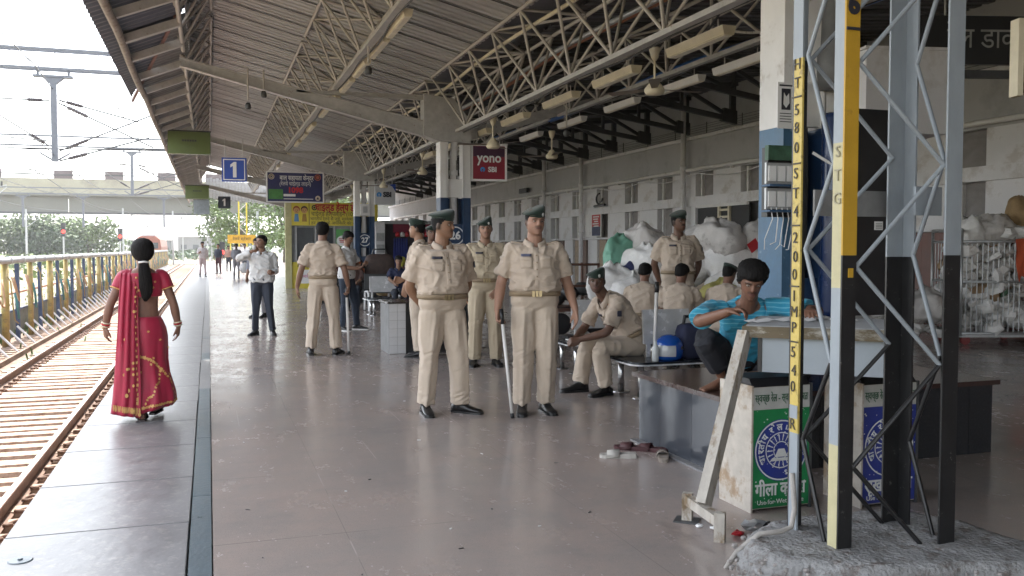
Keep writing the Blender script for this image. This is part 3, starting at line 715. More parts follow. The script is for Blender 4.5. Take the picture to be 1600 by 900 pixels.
TF = [.080, .094, .106, .116, .126, .130, .128, .112, .090, .070, .056]
TBk = [.095, .118, .122, .112, .104, .106, .112, .108, .096, .078, .062]
class Person:
    def __init__(s, label, loc, rz, h=1.74, skin=(.26, .145, .09), build=1., belly=0., vox=.0075, pose=None, group=None, hair=True, far=False, fat=1.):
        s.k = h / 1.74; s.skin = skin; s.b = build; s.belly = belly; s.vox = vox; s.far = far; s.fat = fat
        s.root = thing('person', label, 'person', loc, rz, group)
        p = dict(pelvis=(0, 0, .885), neck=(0, .0, 1.475), bend=(0, 0, 0), hip_yaw=0, sho_yaw=0, roll=0, head_yaw=0, head_pitch=0, head_roll=0, head_fwd=.03,
                 RA=None, LA=None, RE=(.235, -.03, 1.13), RW=(.262, .03, .885), LE=(-.235, -.03, 1.13), LW=(-.262, .03, .885),
                 RK=(.105, .015, .485), RAk=(.115, -.035, .09), LK=(-.105, .015, .485), LAk=(-.115, -.035, .09), RT=(.03, 1, 0), LT=(-.03, 1, 0),
                 Rh=((0, .15, -1), (-1, .1, 0), .35), Lh=((0, .15, -1), (1, .1, 0), .35))
        p.update(pose or {}); s.p = p
        V = lambda q: Vector(q) * s.k
        s.pel = V(p['pelvis']); s.neck = V(p['neck']); s.mid = (s.pel + s.neck) / 2 + V(p['bend'])
        up = (s.neck - s.pel).normalized()
        rot = lambda a: Vector((math.cos(R(a)), math.sin(R(a)), 0))
        s.hx = rot(p['hip_yaw']); s.sx = (rot(p['sho_yaw']) + Vector((0, 0, 1)) * p['roll']).normalized()
        t_n = s.tang(.9); fw = t_n.cross(s.sx).normalized()
        s.RS = V(p['RA']) if p['RA'] else s.spine(.868) + s.sx * .176 * s.k * (.5 + .5 * s.b); s.LS = V(p['LA']) if p['LA'] else s.spine(.868) - s.sx * .176 * s.k * (.5 + .5 * s.b)
        for q in ('RE', 'RW', 'LE', 'LW', 'RK', 'RAk', 'LK', 'LAk'): setattr(s, q, V(p[q]))
        pf = (Vector((0, 0, 1)).cross(s.hx)); 
        s.RH = s.pel + s.hx * .088 * s.k; s.LH = s.pel - s.hx * .088 * s.k
        hf = Vector((0, 0, 1)).cross(rot(p['sho_yaw']))
        s.hc = s.neck + (Vector((0, 0, .158)) + hf * p['head_fwd']) * s.k
        s.HM = Matrix.Translation(s.hc) @ Matrix.Rotation(R(p['sho_yaw'] + p['head_yaw']), 4, 'Z') @ Matrix.Rotation(R(p['head_pitch']), 4, 'X') @ Matrix.Rotation(R(p['head_roll']), 4, 'Y') @ Matrix.Scale(s.k, 4)
    def spine(s, t): return s.pel * (1 - t) ** 2 + s.mid * 2 * t * (1 - t) + s.neck * t * t
    def tang(s, t): return ((s.mid - s.pel) * (1 - t) + (s.neck - s.mid) * t).normalized()
    def torso(s, t, g=0., n=NSEG, widen=0.):
        tt = max(0, min(1, t)); c = s.spine(tt) + s.tang(tt) * (t - tt) * .6 * s.k; ax = s.hx.lerp(s.sx, min(1, tt * 1.1)); z = s.tang(tt)
        ax = (ax - z * ax.dot(z)).normalized(); ay = z.cross(ax)
        k = s.k; w = (crs(TT, TW, tt) * s.b + g + widen) * k; bl = s.belly * math.exp(-((tt - .40) / .20) ** 2)
        f = (crs(TT, TF, tt) * s.b + g + bl) * k; b = (crs(TT, TBk, tt) * (.5 + .5 * s.b) + g) * k
        w += bl * .35 * k
        out = []
        for q in range(n):
            a = 2 * math.pi * q / n; ca, sa = math.cos(a), math.sin(a); e = 2 / 2.35
            tl = max(0, (tt - .84) / .16); tl = tl * tl * (-.058 * k if sa > 0 else .014 * k) * abs(sa)
            out.append(c + z * tl + ax * w * math.copysign(abs(ca) ** e, ca) + ay * (f if sa > 0 else b) * math.copysign(abs(sa) ** e, sa))
        return out
    # -------------------------------------------------- the continuous body
    def body(s, bare_feet=False, bare_shin=False, hands=True, stubble=0., moustache=0., lips=(.24, .10, .08), hairline=None):
        k = s.k; m = MB(); p = s.p
        m.rings([s.torso(t, -.024 if t < .9 else -.012) for t in (0, .06, .14, .25, .38, .55, .70, .82, .90, .95, .99)])
        limb(m, [s.neck - s.tang(1) * .06 * k, s.neck + (s.hc - s.neck) * .35, s.hc - Vector((0, 0, .02)) * k], [.060 * k * s.fat, .056 * k * s.fat, .054 * k], 14)
        m.rings(head_rings(s.HM, 0, 24, s.fat))
        H = s.HM
        nz = [(.084, .030, .008, .006), (.090, .010, .0085, .008), (.0985, -.010, .011, .010), (.102, -.024, .0155, .011), (.094, -.034, .012, .007)]
        m.rings([ell(H @ Vector((0, y, z)), (H.to_3x3() @ Vector((w, 0, 0))), (H.to_3x3() @ Vector((0, h, 0))), 10, 2) for y, z, w, h in nz])
        for sx in (-1, 1):
            e = MB(); e.ball((0, 0, 0), 1, 10, 0, (.010, .019, .032)); e.xform(H @ Matrix.Translation((sx * .077, -.012, -.008)) @ Matrix.Rotation(sx * -.35, 4, 'Z') @ Matrix.Rotation(-.15, 4, 'X')); m.v_ = None
            m.add(e.v, e.f)
            b = MB(); b.ball((0, 0, 0), 1, 8, 0, (.024, .009, .0075)); b.xform(H @ Matrix.Translation((sx * .032, .083, .022)) @ Matrix.Rotation(sx * -.3, 4, 'Z')); m.add(b.v, b.f)
        for z, r in ((-.050, .0075), (-.061, .0085)):
            b = MB(); b.ball((0, 0, 0), 1, 8, 0, (.024, .010, r)); b.xform(H @ Matrix.Translation((0, .088, z))); m.add(b.v, b.f)
        b = MB(); b.ball((0, 0, 0), 1, 8, 0, (.022, .014, .016)); b.xform(H @ Matrix.Translation((0, .082, -.094))); m.add(b.v, b.f)
        a_ = .5 + .5 * s.b
        for S_, E_, W_, hd in ((s.RS, s.RE, s.RW, 'Rh'), (s.LS, s.LE, s.LW, 'Lh')):
            limb(m, [S_.lerp(s.spine(.88), .25), S_, S_.lerp(E_, .45), E_, E_.lerp(W_, .35), W_], [.046 * k, .048 * k * a_, .046 * k * a_, .041 * k * a_, .043 * k * a_, .0275 * k], 12)
            if hands:
                d, n_, c = p[hd][:3]; side = -1 if hd == 'Rh' else 1
                if len(p[hd]) > 3: side *= p[hd][3]
                hand(m, W_, Vector(d), Vector(n_), .178 * k, c, side)
        for H_, K_, A_, t in ((s.RH, s.RK, s.RAk, p['RT']), (s.LH, s.LK, s.LAk, p['LT'])):
            limb(m, [H_, H_.lerp(K_, .5), K_, K_.lerp(A_, .35), A_], [.070 * k, .064 * k, .042 * k, .042 * k, .032 * k], 12)
            if bare_feet:
                t = Vector(t).normalized(); sd = t.cross(Vector((0, 0, 1))).normalized(); u = sd.cross(t)
                rs = []
                for y, w, h, z in ((-.055, .022, .02, .0), (-.04, .030, .034, .0), (.0, .033, .042, .0), (.06, .036, .032, -.012), (.11, .043, .022, -.022), (.15, .044, .015, -.028), (.165, .036, .011, -.03)):
                    rs.append(ell(A_ + t * y * k + u * (z - .035) * k, sd * w * k, u * h * k, 12, 2.4))
                m.rings(rs)
                for q, (o, ln, r) in enumerate(((-.030, .045, .0125), (-.010, .042, .009), (.007, .036, .0085), (.022, .030, .008), (.036, .022, .008))):
                    b0 = A_ + (t * .155 + sd * o * (1 if H_ is s.RH else -1) + u * -.064) * k; limb(m, [b0, b0 + t * ln * .6 * k, b0 + (t * ln - u * .004) * k], [r * k] * 3, 8, sub=2)
        me = remesh(m, s.vox, 2)
        n = len(me.vertices); co = np.empty(n * 3); me.vertices.foreach_get('co', co); co = co.reshape(-1, 3)
        Mi = np.array(s.HM.inverted()); L = co @ Mi[:3, :3].T + Mi[:3, 3]
        x, y, z = L[:, 0], L[:, 1], L[:, 2]; ax = np.abs(x)
        # eye sockets and the dent beside the nose
        soc = np.exp(-((ax - .032) / .017) ** 2 - ((z - .004) / .012) ** 2) * (y > .04)
        dirv = np.array(s.HM.to_3x3() @ Vector((0, 1, 0)))
        co = co - dirv * (soc * .008)[:, None]
        me.vertices.foreach_set('co', co.ravel()); me.update()
        col = np.ones((n, 4)); base = np.array(s.skin); col[:, :3] = base
        head = (z > -.125) & (z < .13) & (np.abs(x) < .1) & (np.abs(y) < .14)
        def blend(mask, c, a=1.):
            w = (np.clip(mask, 0, 1) * a * head)[:, None]; col[:, :3] = col[:, :3] * (1 - w) + np.array(c) * w
        blend(np.exp(-((ax - .045) / .02) ** 2 - ((z + .03) / .02) ** 2) * (y > .03), base * np.array((1.12, .98, .95)), .6)
        blend(np.exp(-(x / .016) ** 2 - ((z + .02) / .02) ** 2) * (y > .09), base * np.array((1.15, 1.02, 1.0)), .6)
        blend(soc * 1.1, base * .55, .8)
        blend(sm(.008, .0, np.abs(z - .024 + (ax - .032) ** 2 * 12)) * sm(.010, .016, ax) * sm(.058, .05, ax) * (y > .05), (.015, .012, .010), .95)
        blend(sm(.014, .007, np.abs(z + .0555)) * sm(.029, .018, ax) * (y > .07), lips, .9)
        blend(sm(.0035, .001, np.abs(z + .0555)) * sm(.026, .018, ax) * (y > .07), (.05, .02, .02), .7)
        if moustache: blend(sm(.011, .006, np.abs(z + .041 + ax * .12)) * sm(.036, .026, ax) * (y > .06), (.012, .010, .009), moustache)
        if stubble: blend(sm(-.03, -.055, z) * sm(-.04, .02, y) , base * .45, stubble)
        bald = sm(.055, .075, z + (y - .06) * .35) + sm(.02, -.01, y - .01) * sm(-.055, -.03, z)
        blend(bald, (.02, .017, .015), .0 if hairline == 'none' else .75)
        nails = None
        ca = me.color_attributes.new('Col', 'FLOAT_COLOR', 'POINT'); ca.data.foreach_set('color', col.ravel())
        o = finish(me, 'body', M_skin, s.root)
        if not s.far:
            for sx in (-1, 1):
                b = MB(); b.ball((0, 0, 0), .0125, 12); q = b.mesh('eye', [M_eyew, M_iris], True)
                for pl in q.polygons:
                    c = pl.center
                    if c.y > .0095 and math.hypot(c.x, c.z) < .0085: pl.material_index = 1
                e = bpy.data.objects.new('eye', q); COL.objects.link(e); e.parent = o
                e.matrix_local = s.HM @ Matrix.Translation((sx * .032, .0738, .003)) @ Matrix.Diagonal((1.1, .8, .46, 1))
        return o
    # -------------------------------------------------- hair
    def hair(s, thick=.010, front=.050, nape=-.075, puff=0., seed=0, top=.226):
        n = 36; rs = []; rnd = np.random.RandomState(seed)
        zs = list(np.linspace(.0, top, 22))
        for z in zs:
            w = crs(HZ, HW, z) * (1 + (s.fat - 1) * .3); f = crs(HZ, HF, z); b = crs(HZ, HB, z); ring = []
            for q in range(n):
                a = 2 * math.pi * q / n; ca, sa = math.cos(a), math.sin(a)
                y = sa * f if sa > 0 else -sa * min(b, -.02); x = w * ca; zz = z - .113
                yy = y / .09
                line = front * sm(-.2, .75, yy) + nape * sm(.0, -.75, yy) + (-.02) * (1 - sm(-.2, .75, yy) - sm(.0, -.75, yy))
                on = sm(line - .006, line + .010, zz)
                g = -.006 + float(on) * (thick + .006 + puff * float(sm(.0, .1, zz)) * (1 + .5 * max(0, sa)) + rnd.uniform(-.0025, .0025) * (1 + puff * 60))
                nrm = Vector((x / w if w else 0, y / .09, (zz - .01) / .1)).normalized()
                ring.append(s.HM @ (Vector((x, y, zz)) + nrm * g))
            rs.append(ring)
        m = MB(); m.rings(rs); return m.build('hair', M_hair, s.root, True, world=False)
    def beret(s, m_=None, flop=(-.5, -.15)):
        """flop: where the crown falls, in the head's own x and y"""
        r = []; H = s.HM @ Matrix.Translation((0, -.006, .046)) @ Matrix.Rotation(R(-10), 4, 'X')
        f = Vector((flop[0], flop[1], 0)).normalized()
        for z, w, tz, dr, hi in ((-.006, .0765, 0, 0, 0), (.004, .083, 0, 0, 0), (.020, .0835, .002, .0, 0), (.024, .0825, .012, .012, .001), (.040, .086, .030, .026, -.004), (.056, .083, .036, .024, -.006), (.069, .070, .034, .014, -.004), (.077, .045, .024, .004, 0), (.080, .018, .010, .002, 0)):
            ring = []
            for k_ in range(32):
                a = 2 * math.pi * k_ / 32; e = Vector((math.cos(a), math.sin(a), 0)); sd_ = e.dot(f)
                rr = w + (dr * sd_ if sd_ > 0 else hi * -sd_); wob = 1 + .015 * math.sin(a * 5 + z * 90) * (z > .022)
                ring.append(H @ Vector((rr * math.cos(a) * .98 * wob, rr * math.sin(a) * 1.20 * wob, z - tz * sd_)))
            r.append(ring)
        m = MB(); m.rings(r); o = m.build('beret', m_ or M_green, s.root, True, world=False)
        bd = MB(); sg = -1 if flop[0] > 0 else 1
        B = H @ Matrix.Translation((sg * .034, .094, .030)) @ Matrix.Rotation(R(-20 * sg), 4, 'Z')
        bd.ball((0, 0, 0), 1, 10, 0, (.012, .006, .018)); bd.xform(B); bd.build('badge', M_silver, o, True, world=False)
        return o
    # -------------------------------------------------- clothes
    def shirt(s, m_, sleeve=.80, t0=.258, loose=.017, blouse=.012, hem_out=False, name='shirt', flare=.010, fold=.014):
        k = s.k; m = MB(); ts = [t0, t0 + .018, t0 + .05, t0 + .10, t0 + .16, .50, .60, .70, .80, .88, .94, .972]
        gs = [.008 if not hem_out else loose, loose + blouse * .8, loose + blouse, loose + blouse * .5, loose, loose, loose, loose, loose * .8, loose * .6, .009, .006]
        m.rings([s.torso(t, g, 28) for t, g in zip(ts, gs)])
        a_ = .5 + .5 * s.b
        for S_, E_, W_ in ((s.RS, s.RE, s.RW), (s.LS, s.LE, s.LW)):
            if sleeve <= 1: end = S_.lerp(E_, sleeve); pts = [S_.lerp(s.spine(.86), .35), S_, S_.lerp(end, .5), end]; rd = [.066 * k, .073 * k * a_, .073 * k * a_, (.070 + flare) * k * a_]
            else: end = E_.lerp(W_, sleeve - 1); pts = [S_.lerp(s.spine(.86), .35), S_, S_.lerp(E_, .5), E_, end]; rd = [.066 * k, .071 * k * a_, .066 * k * a_, .058 * k * a_, .044 * k]
            limb(m, pts, rd, 16, caps=False)
        me = remesh(m, s.vox * 1.05, 6)
        Lc = np.array(s.pel); sc = 1 / k; RS_ = np.array(s.RS); LS_ = np.array(s.LS)
        def fn(co):
            q = (co - Lc) * sc; r = vnoise(np.c_[q[:, 0] * 9 + q[:, 2] * 4, q[:, 1] * 9, q[:, 2] * 13 - q[:, 0] * 5] + s.k * 40)
            r2 = vnoise(np.c_[q[:, 0] * 22, q[:, 1] * 22, q[:, 2] * 30 + q[:, 0] * 14]); low = np.exp(-((q[:, 2] - .17) / .09) ** 2)
            r3 = vnoise(np.c_[q[:, 0] * 16, q[:, 1] * 16, q[:, 2] * 42])
            sh = np.exp(-np.minimum(np.linalg.norm(co - RS_, axis=1), np.linalg.norm(co - LS_, axis=1)) ** 2 / (.13 * k) ** 2)
            rad = vnoise(np.c_[np.abs(q[:, 0]) * 20 - q[:, 2] * 14, q[:, 1] * 12, q[:, 2] * 10 + np.abs(q[:, 0]) * 6])
            return np.maximum(fold * k * ((.5 - np.abs(r) * 1.9) * 1.1 + r2 * .35 + sh * (.4 - np.abs(rad) * 2)) + low * (.3 - np.abs(r3) * 1.6) * .011 * k, -.008 * k)
        displace(me, fn)
        o = finish(me, name, m_, s.root); s.shirt_o = o; s.bvh = BVHTree.FromPolygons([v.co for v in me.vertices], [tuple(p.vertices) for p in me.polygons])
        return o
    def patch(s, name, t, u, w, h, m_, parent=None, off=.004, back=False, rot=0., th=.003, nx=5, nz=4):
        """a flat piece laid on the shirt: t along the spine, u sideways (metres, + is the person's right)"""
        k = s.k; c = s.spine(t); ax = s.hx.lerp(s.sx, min(1, t * 1.1)); z = s.tang(t); ax = (ax - z * ax.dot(z)).normalized(); ay = z.cross(ax)
        dr = ay if not back else -ay; vs = []; ok = True
        for j in range(nz):
            for i in range(nx):
                a = (i / (nx - 1) - .5) * w; b = (j / (nz - 1) - .5) * h; a, b = a * math.cos(rot) - b * math.sin(rot), a * math.sin(rot) + b * math.cos(rot)
                o = c + (ax * (u + a) + z * b) * k
                hit = s.bvh.ray_cast(o + dr * .5 * k, -dr, .6 * k)
                if hit[0] is None: return None
                vs.append(hit[0] + dr * off * k)
        fs = [(j * nx + i, j * nx + i + 1, (j + 1) * nx + i + 1, (j + 1) * nx + i) for j in range(nz - 1) for i in range(nx - 1)]
        n = len(vs); m = MB(); m.add(vs + [v - dr * (th + off) * k for v in vs], fs + [tuple(n + q for q in reversed(f)) for f in fs] + [(e[1], e[0], n + e[0], n + e[1]) for e in [(i, i + 1) for i in range(nx - 1)] + [((nz - 1) * nx + i + 1, (nz - 1) * nx + i) for i in range(nx - 1)] + [((j + 1) * nx, j * nx) for j in range(nz - 1)] + [(j * nx + nx - 1, (j + 1) * nx + nx - 1) for j in range(nz - 1)]])
        return m.build(name, m_, parent or s.shirt_o, True, world=False)
    def epaulette(s, sg, m_):
        k = s.k; S_ = s.RS if sg > 0 else s.LS; N_ = s.spine(.955) + s.sx * sg * .062 * k; fw = s.tang(.9).cross(s.sx); up = Vector((0, 0, 1)); vs = []
        for i in range(6):
            p = N_.lerp(S_ + s.sx * sg * .012 * k, i / 5)
            for w in (-.024, .024):
                o = p + fw * w * k; hit = s.bvh.ray_cast(o + up * .2, -up, .4)
                vs.append((hit[0] if hit[0] is not None else o) + up * .011 * k)
        fs = [(2 * i, 2 * i + 1, 2 * i + 3, 2 * i + 2) for i in range(5)]; n = len(vs)
        MB().add(vs + [v - up * .011 * k for v in vs], fs + [tuple(n + q for q in reversed(f)) for f in fs] + [(2 * i + 2, 2 * i, n + 2 * i, n + 2 * i + 2) for i in range(5)] + [(2 * i + 1, 2 * i + 3, n + 2 * i + 3, n + 2 * i + 1) for i in range(5)] + [(0, 1, n + 1, n), (11, 10, n + 10, n + 11)]).build('epaulette', m_, s.shirt_o, True, world=False)
    def collar(s, m_, gap=13, flat=.0):
        k = s.k; c = s.spine(.955); z = (s.hc - s.neck).normalized(); z = (z * .5 + s.tang(1)).normalized(); ax = (s.sx - z * s.sx.dot(z)).normalized(); ay = z.cross(ax); rs = []
        n = 20; prof = [(.066, .004, .0), (.060, .046, .0), (.064, .049, .0), (.074, .030, .006), (.084, .004, .018), (.080, .000, .018), (.073, .022, .004)]
        vs = []
        for i in range(n + 1):
            a = R(90 + gap) + (2 * math.pi - 2 * R(gap)) * i / n; ca, sa = math.cos(a), math.sin(a); fr = abs(i / n - .5) * 2
            for r, zz, pt in prof:
                rr = r * s.fat * 1.10 + pt * max(0, fr - .6) * .9; vs.append(c + (ax * ca * rr + ay * (sa * rr * .92 + .008) + z * (zz - max(0, fr - .5) * .085 - max(0, fr - .55) * pt * 1.6) + ay * (max(0, fr - .6) * .03)) * k)
        P_ = len(prof); fs = [(i * P_ + j, i * P_ + (j + 1) % P_, (i + 1) * P_ + (j + 1) % P_, (i + 1) * P_ + j) for i in range(n) for j in range(P_)] + [tuple(range(P_)), tuple(range(n * P_ + P_ - 1, n * P_ - 1, -1))]
        MB().add(vs, fs).build('collar', m_, s.shirt_o, True, world=False)
    def trousers(s, m_, top=.268, loose=.013, knee=.081, hem=.081, thigh=.108, stop=1.0, name='trousers', fold=.012):
        k = s.k; m = MB(); b_ = .45 + .55 * s.b
        m.rings([s.torso(t, g, 26) for t, g in ((-.03, -.045), (.0, -.008), (.05, loose), (.12, loose + .004), (.19, loose), (top - .02, .014), (top, .013))])
        for H_, K_, A_ in ((s.RH, s.RK, s.RAk), (s.LH, s.LK, s.LAk)):
            end = K_.lerp(A_, stop)
            limb(m, [H_ + (s.spine(.15) - s.pel) * .25, H_, H_.lerp(K_, .5), K_, K_.lerp(end, .5), end], [.10 * k * b_, thigh * k * b_, (thigh * .55 + knee * .5) * k * b_, knee * k * b_, (knee * .5 + hem * .5) * k, hem * k], 16, caps=False)
        me = remesh(m, s.vox * 1.1, 7)
        P0 = np.array(s.pel); ka = np.array([s.RK, s.LK]); an = np.array([s.RAk, s.LAk])
        def fn(co):
            q = co / k; dk = np.minimum(np.linalg.norm(co - ka[0], axis=1), np.linalg.norm(co - ka[1], axis=1)) / k; da = np.minimum(np.linalg.norm(co - an[0], axis=1), np.linalg.norm(co - an[1], axis=1)) / k; dp = np.linalg.norm(co - P0, axis=1) / k
            r = vnoise(np.c_[q[:, 0] * 11, q[:, 1] * 11, q[:, 2] * 4.5] + s.b * 17); r2 = vnoise(np.c_[q[:, 0] * 9, q[:, 1] * 9, q[:, 2] * 30 + q[:, 0] * 12])
            d = fold * k * ((.5 - np.abs(r) * 1.8) * (1 - .8 * np.exp(-(dp / .2) ** 2)) + (.3 - np.abs(r2) * 1.7) * (.9 * np.exp(-(dk / .12) ** 2) + 1.6 * np.exp(-(da / .12) ** 2) + .8 * np.exp(-(dp / .15) ** 2)))
            for H_, K_, A_, t in ((s.RH, s.RK, s.RAk, s.p['RT']), (s.LH, s.LK, s.LAk, s.p['LT'])):
                f = Vector(t).normalized(); sd = np.array(f.cross(Vector((0, 0, 1))).normalized()); f = np.array(f)
                if abs((K_ - H_).normalized().z) < .7: continue
                zz = co[:, 2]; ax_ = np.where((zz > K_.z)[:, None], np.array(K_) + (np.array(H_) - np.array(K_)) * ((zz - K_.z) / (H_.z - K_.z))[:, None], np.array(A_) + (np.array(K_) - np.array(A_)) * ((zz - A_.z) / (K_.z - A_.z))[:, None])
                v = co - ax_; fy = v @ f; fx = v @ sd; rr = np.hypot(fx, fy)
                d = d + .013 * k * np.exp(-(fx / .018) ** 2) * (rr < .16) * sm(.9, .75, zz / k)
            return np.maximum(d, -.008 * k)
        displace(me, fn); return finish(me, name, m_, s.root)
    def belt(s, m_=None, t=.238, buckle=True, w=.042):
        k = s.k; m = MB(); hw = w / .6 / 2
        m.rings([s.torso(t - hw, .019, 32), s.torso(t - hw, .026, 32), s.torso(t, .028, 32), s.torso(t + hw, .026, 32), s.torso(t + hw, .019, 32)])
        o = m.build('belt', m_ or M_belt, s.root, True, world=False)
        if buckle:
            r = s.torso(t, .030, 32); c = r[8]; z = s.tang(t); ax = (r[7] - r[9]).normalized(); ay = z.cross(ax)
            b = MB(); Mx = Matrix((ax, -ay if ay.dot(c - s.spine(t)) < 0 else ay, z)).transposed()
            for u in (-.030, .0, .030): b.box(c + ax * u * k, (.022 * k, .012 * k, .050 * k), 0, Mx)
            b.build('buckle', M_brass, o, world=False)
        return o
    def shoes(s, m_=None, boot=0., L=.30, sole=None):
        k = s.k
        for A_, t, K_ in ((s.RAk, s.p['RT'], s.RK), (s.LAk, s.p['LT'], s.LK)):
            t = Vector(t).normalized(); sd = t.cross(Vector((0, 0, 1))).normalized(); u = sd.cross(t); rs = []; a = A_.copy(); g = a - u * (.09 * k)
            for y, w, h, in ((-.075, .018, .045), (-.068, .032, .075), (-.035, .038, .092), (.01, .039, .100), (.05, .040, .088), (.09, .044, .062), (.13, .047, .050), (.165, .044, .044), (.190, .034, .036), (.200, .016, .022)):
                y *= L / .275
                rs.append([g + (t * y + sd * w * math.copysign(abs(math.cos(q)) ** .7, math.cos(q)) + u * (.012 + (h - .012) * (.5 + .5 * math.sin(q)))) * k for q in [2 * math.pi * i / 14 for i in range(14)]])
            m = MB(); m.rings(rs)
            limb(m, [a - u * .045 * k, a + (K_ - a).normalized() * (.05 + boot) * k], [.043 * k, .047 * k], 12, caps=False)
            o = m.build('shoe', m_ or M_shoe, s.root, True, world=False)
            q = MB(); rs = []
            for y, w in ((-.080, .020), (-.070, .034), (-.035, .041), (.01, .039), (.05, .040), (.09, .046), (.13, .050), (.17, .046), (.195, .034), (.206, .016)):
                y *= L / .275; rs.append([g + (t * y + sd * w * cx + u * cz) * k for cx, cz in ((-1, .0), (1, .0), (1, .018), (-1, .018))])
            q.rings(rs); q.build('sole', sole or M_shoe, o, world=False)
def officer(label, loc, rz, pose, skin=(.26, .145, .09), h=1.74, build=1.05, belly=.02, vox=.0075, beret=True, flop=(.6, -.2), moustache=0., cloth=None, pants=None, boot=0., detail=True, fat=1.05, shoes=True, hairfront=.05, badge_c=None):
    cloth = cloth or M_khaki; P = Person(label, loc, rz, h, skin, build, belly, vox, pose, 'uniformed officers on the platform', fat=fat)
    P.body(moustache=moustache, stubble=.25); P.hair(.006 if beret else .010, hairfront, top=.166 if beret else .226)
    P.trousers(pants or M_trouser); P.shirt(cloth)
    P.belt()
    if shoes: P.shoes(boot=boot)
    if beret: P.beret(flop=flop)
    P.collar(cloth)
    if detail:
        for sg in (-1, 1): P.epaulette(sg, cloth)
        P.patch('placket', .62, 0, .034, .36, cloth, off=.0022, nz=12, th=.002)
        for sg in (-1, 1):
            P.patch('pocket', .665, sg * .082, .098, .085, cloth, off=.002, th=.002); P.patch('pocket_flap', .735, sg * .082, .104, .03, cloth, off=.0042, th=.002)
        P.patch('name_badge', .785, .085, .085, .022, badge_c or M_plate, off=.010, th=.004)
        for t in (.48, .58, .68, .78):
            P.patch('button', t, 0, .011, .011, M_belt, off=.006, nx=3, nz=3)
        k = P.k; sp = P.LS.lerp(P.LE, .35); fl = MB(); fl.box(sp - P.sx * (.076 * k * (.5 + .5 * build)), (.012 * k, .045 * k, .055 * k), 0, Matrix.Rotation(R(8), 3, 'Y')); fl.build('shoulder_patch', M_plate, P.shirt_o, world=False)
    return P
def lathi(label, p0, p1, r=.014):
    """officer's cane: pale rod with black ferrule and grip"""
    p0 = Vector(p0); p1 = Vector(p1); t = thing('cane', label, 'cane', p0, 0, 'canes of the officers'); d = p1 - p0
    MB().tube([d * .03, d * .88], [r, r * 1.1], 10).build('rod', mat('pale cane', (.66, .64, .62), .4, var=.1), t, True, world=False)
    MB().tube([d * 0, d * .045], r * 1.25, 10).build('ferrule', M_black, t, True, world=False); MB().tube([d * .86, d], r * 1.25, 10).build('grip', M_black, t, True, world=False)
    return t
# ---- the officers and travellers
Fr = 180   # facing the camera side
A = officer('officer in khaki with dark green beret looking sideways, hands behind his back', (1.93, 7.62, 0), R(182), dict(head_yaw=52, head_pitch=-2, bend=(0, .02, 0),
    RE=(.27, -.10, 1.10), RW=(.12, -.20, .92), LE=(-.27, -.10, 1.10), LW=(-.12, -.20, .93), Rh=((-1, -.2, -.3), (0, -1, 0), .6), Lh=((1, -.2, -.3), (0, -1, 0), .6),
    RK=(.125, .02, .49), RAk=(.150, -.02, .09), LK=(-.13, .05, .49), LAk=(-.155, .02, .09), RT=(.05, 1, 0), LT=(-.75, .8, 0), hip_yaw=4), h=1.76, build=1.16, belly=.035, vox=.007, flop=(.4, -.5), fat=1.08, moustache=.5)
lathi('white cane held behind the back of the officer looking sideways', (2.13, 7.82, .07), (1.95, 7.86, .98))
B = officer('officer in khaki with bright green beret facing the camera, cane in his hand', (2.70, 7.36, 0), R(166), dict(head_yaw=16, head_roll=-2, RE=(.285, -.05, 1.12), RW=(.325, .09, .885), LE=(-.285, -.04, 1.11), LW=(-.335, .10, .885),
    Rh=((.0, .25, -1), (-1, .3, 0), .95), Lh=((-.05, .25, -1), (.9, .2, 0), .30), RK=(.10, .03, .485), RAk=(.105, -.02, .09), LK=(-.10, .02, .485), LAk=(-.095, -.06, .09), RT=(.12, 1, 0), LT=(-.25, 1, 0), neck=(0, -.02, 1.475)),
    skin=(.32, .18, .125), h=1.79, build=1.14, belly=.04, vox=.0068, flop=(.75, -.1), moustache=.45, fat=1.14, badge_c=mat('blue name plate', (.10, .11, .18), .4))
lathi('white cane with black tip planted by the officer facing the camera', (2.44, 7.20, 0), (2.37, 7.30, .93))
C_ = officer('smiling officer standing behind between two others, hand across his thigh', (3.22, 10.55, 0), R(170), dict(head_yaw=-2, head_roll=3, RE=(.26, -.12, 1.12), RW=(.22, -.10, .87), LE=(-.27, .02, 1.12), LW=(-.13, .19, .93),
    Lh=((.6, .35, -.7), (.3, -1, 0), .4), RK=(.12, .02, .485), RAk=(.13, -.03, .09), LK=(-.115, .02, .485), LAk=(-.13, -.03, .09), RT=(.25, 1, 0), LT=(-.12, 1, 0)), h=1.80, build=1.08, belly=.02, vox=.0085, cloth=M_khaki2, pants=M_khaki2, flop=(.8, 0), skin=(.27, .15, .10), moustache=.3)
D_ = officer('officer in profile half hidden behind the one with hands behind his back', (2.66, 11.7, 0), R(68), dict(RE=(.24, .05, 1.12), RW=(.12, .24, .98), LE=(-.24, -.02, 1.12), LW=(-.2, .15, .92), Rh=((-.4, 1, .1), (-1, 0, 0), .7)), h=1.82, build=1.06, belly=.03, vox=.0095, flop=(.3, -.6), skin=(.30, .17, .11))
D2 = officer('officer farther back with only his capped head showing between two others', (3.28, 13.6, 0), R(180), {}, h=1.80, vox=.012, detail=False, skin=(.17, .09, .06))
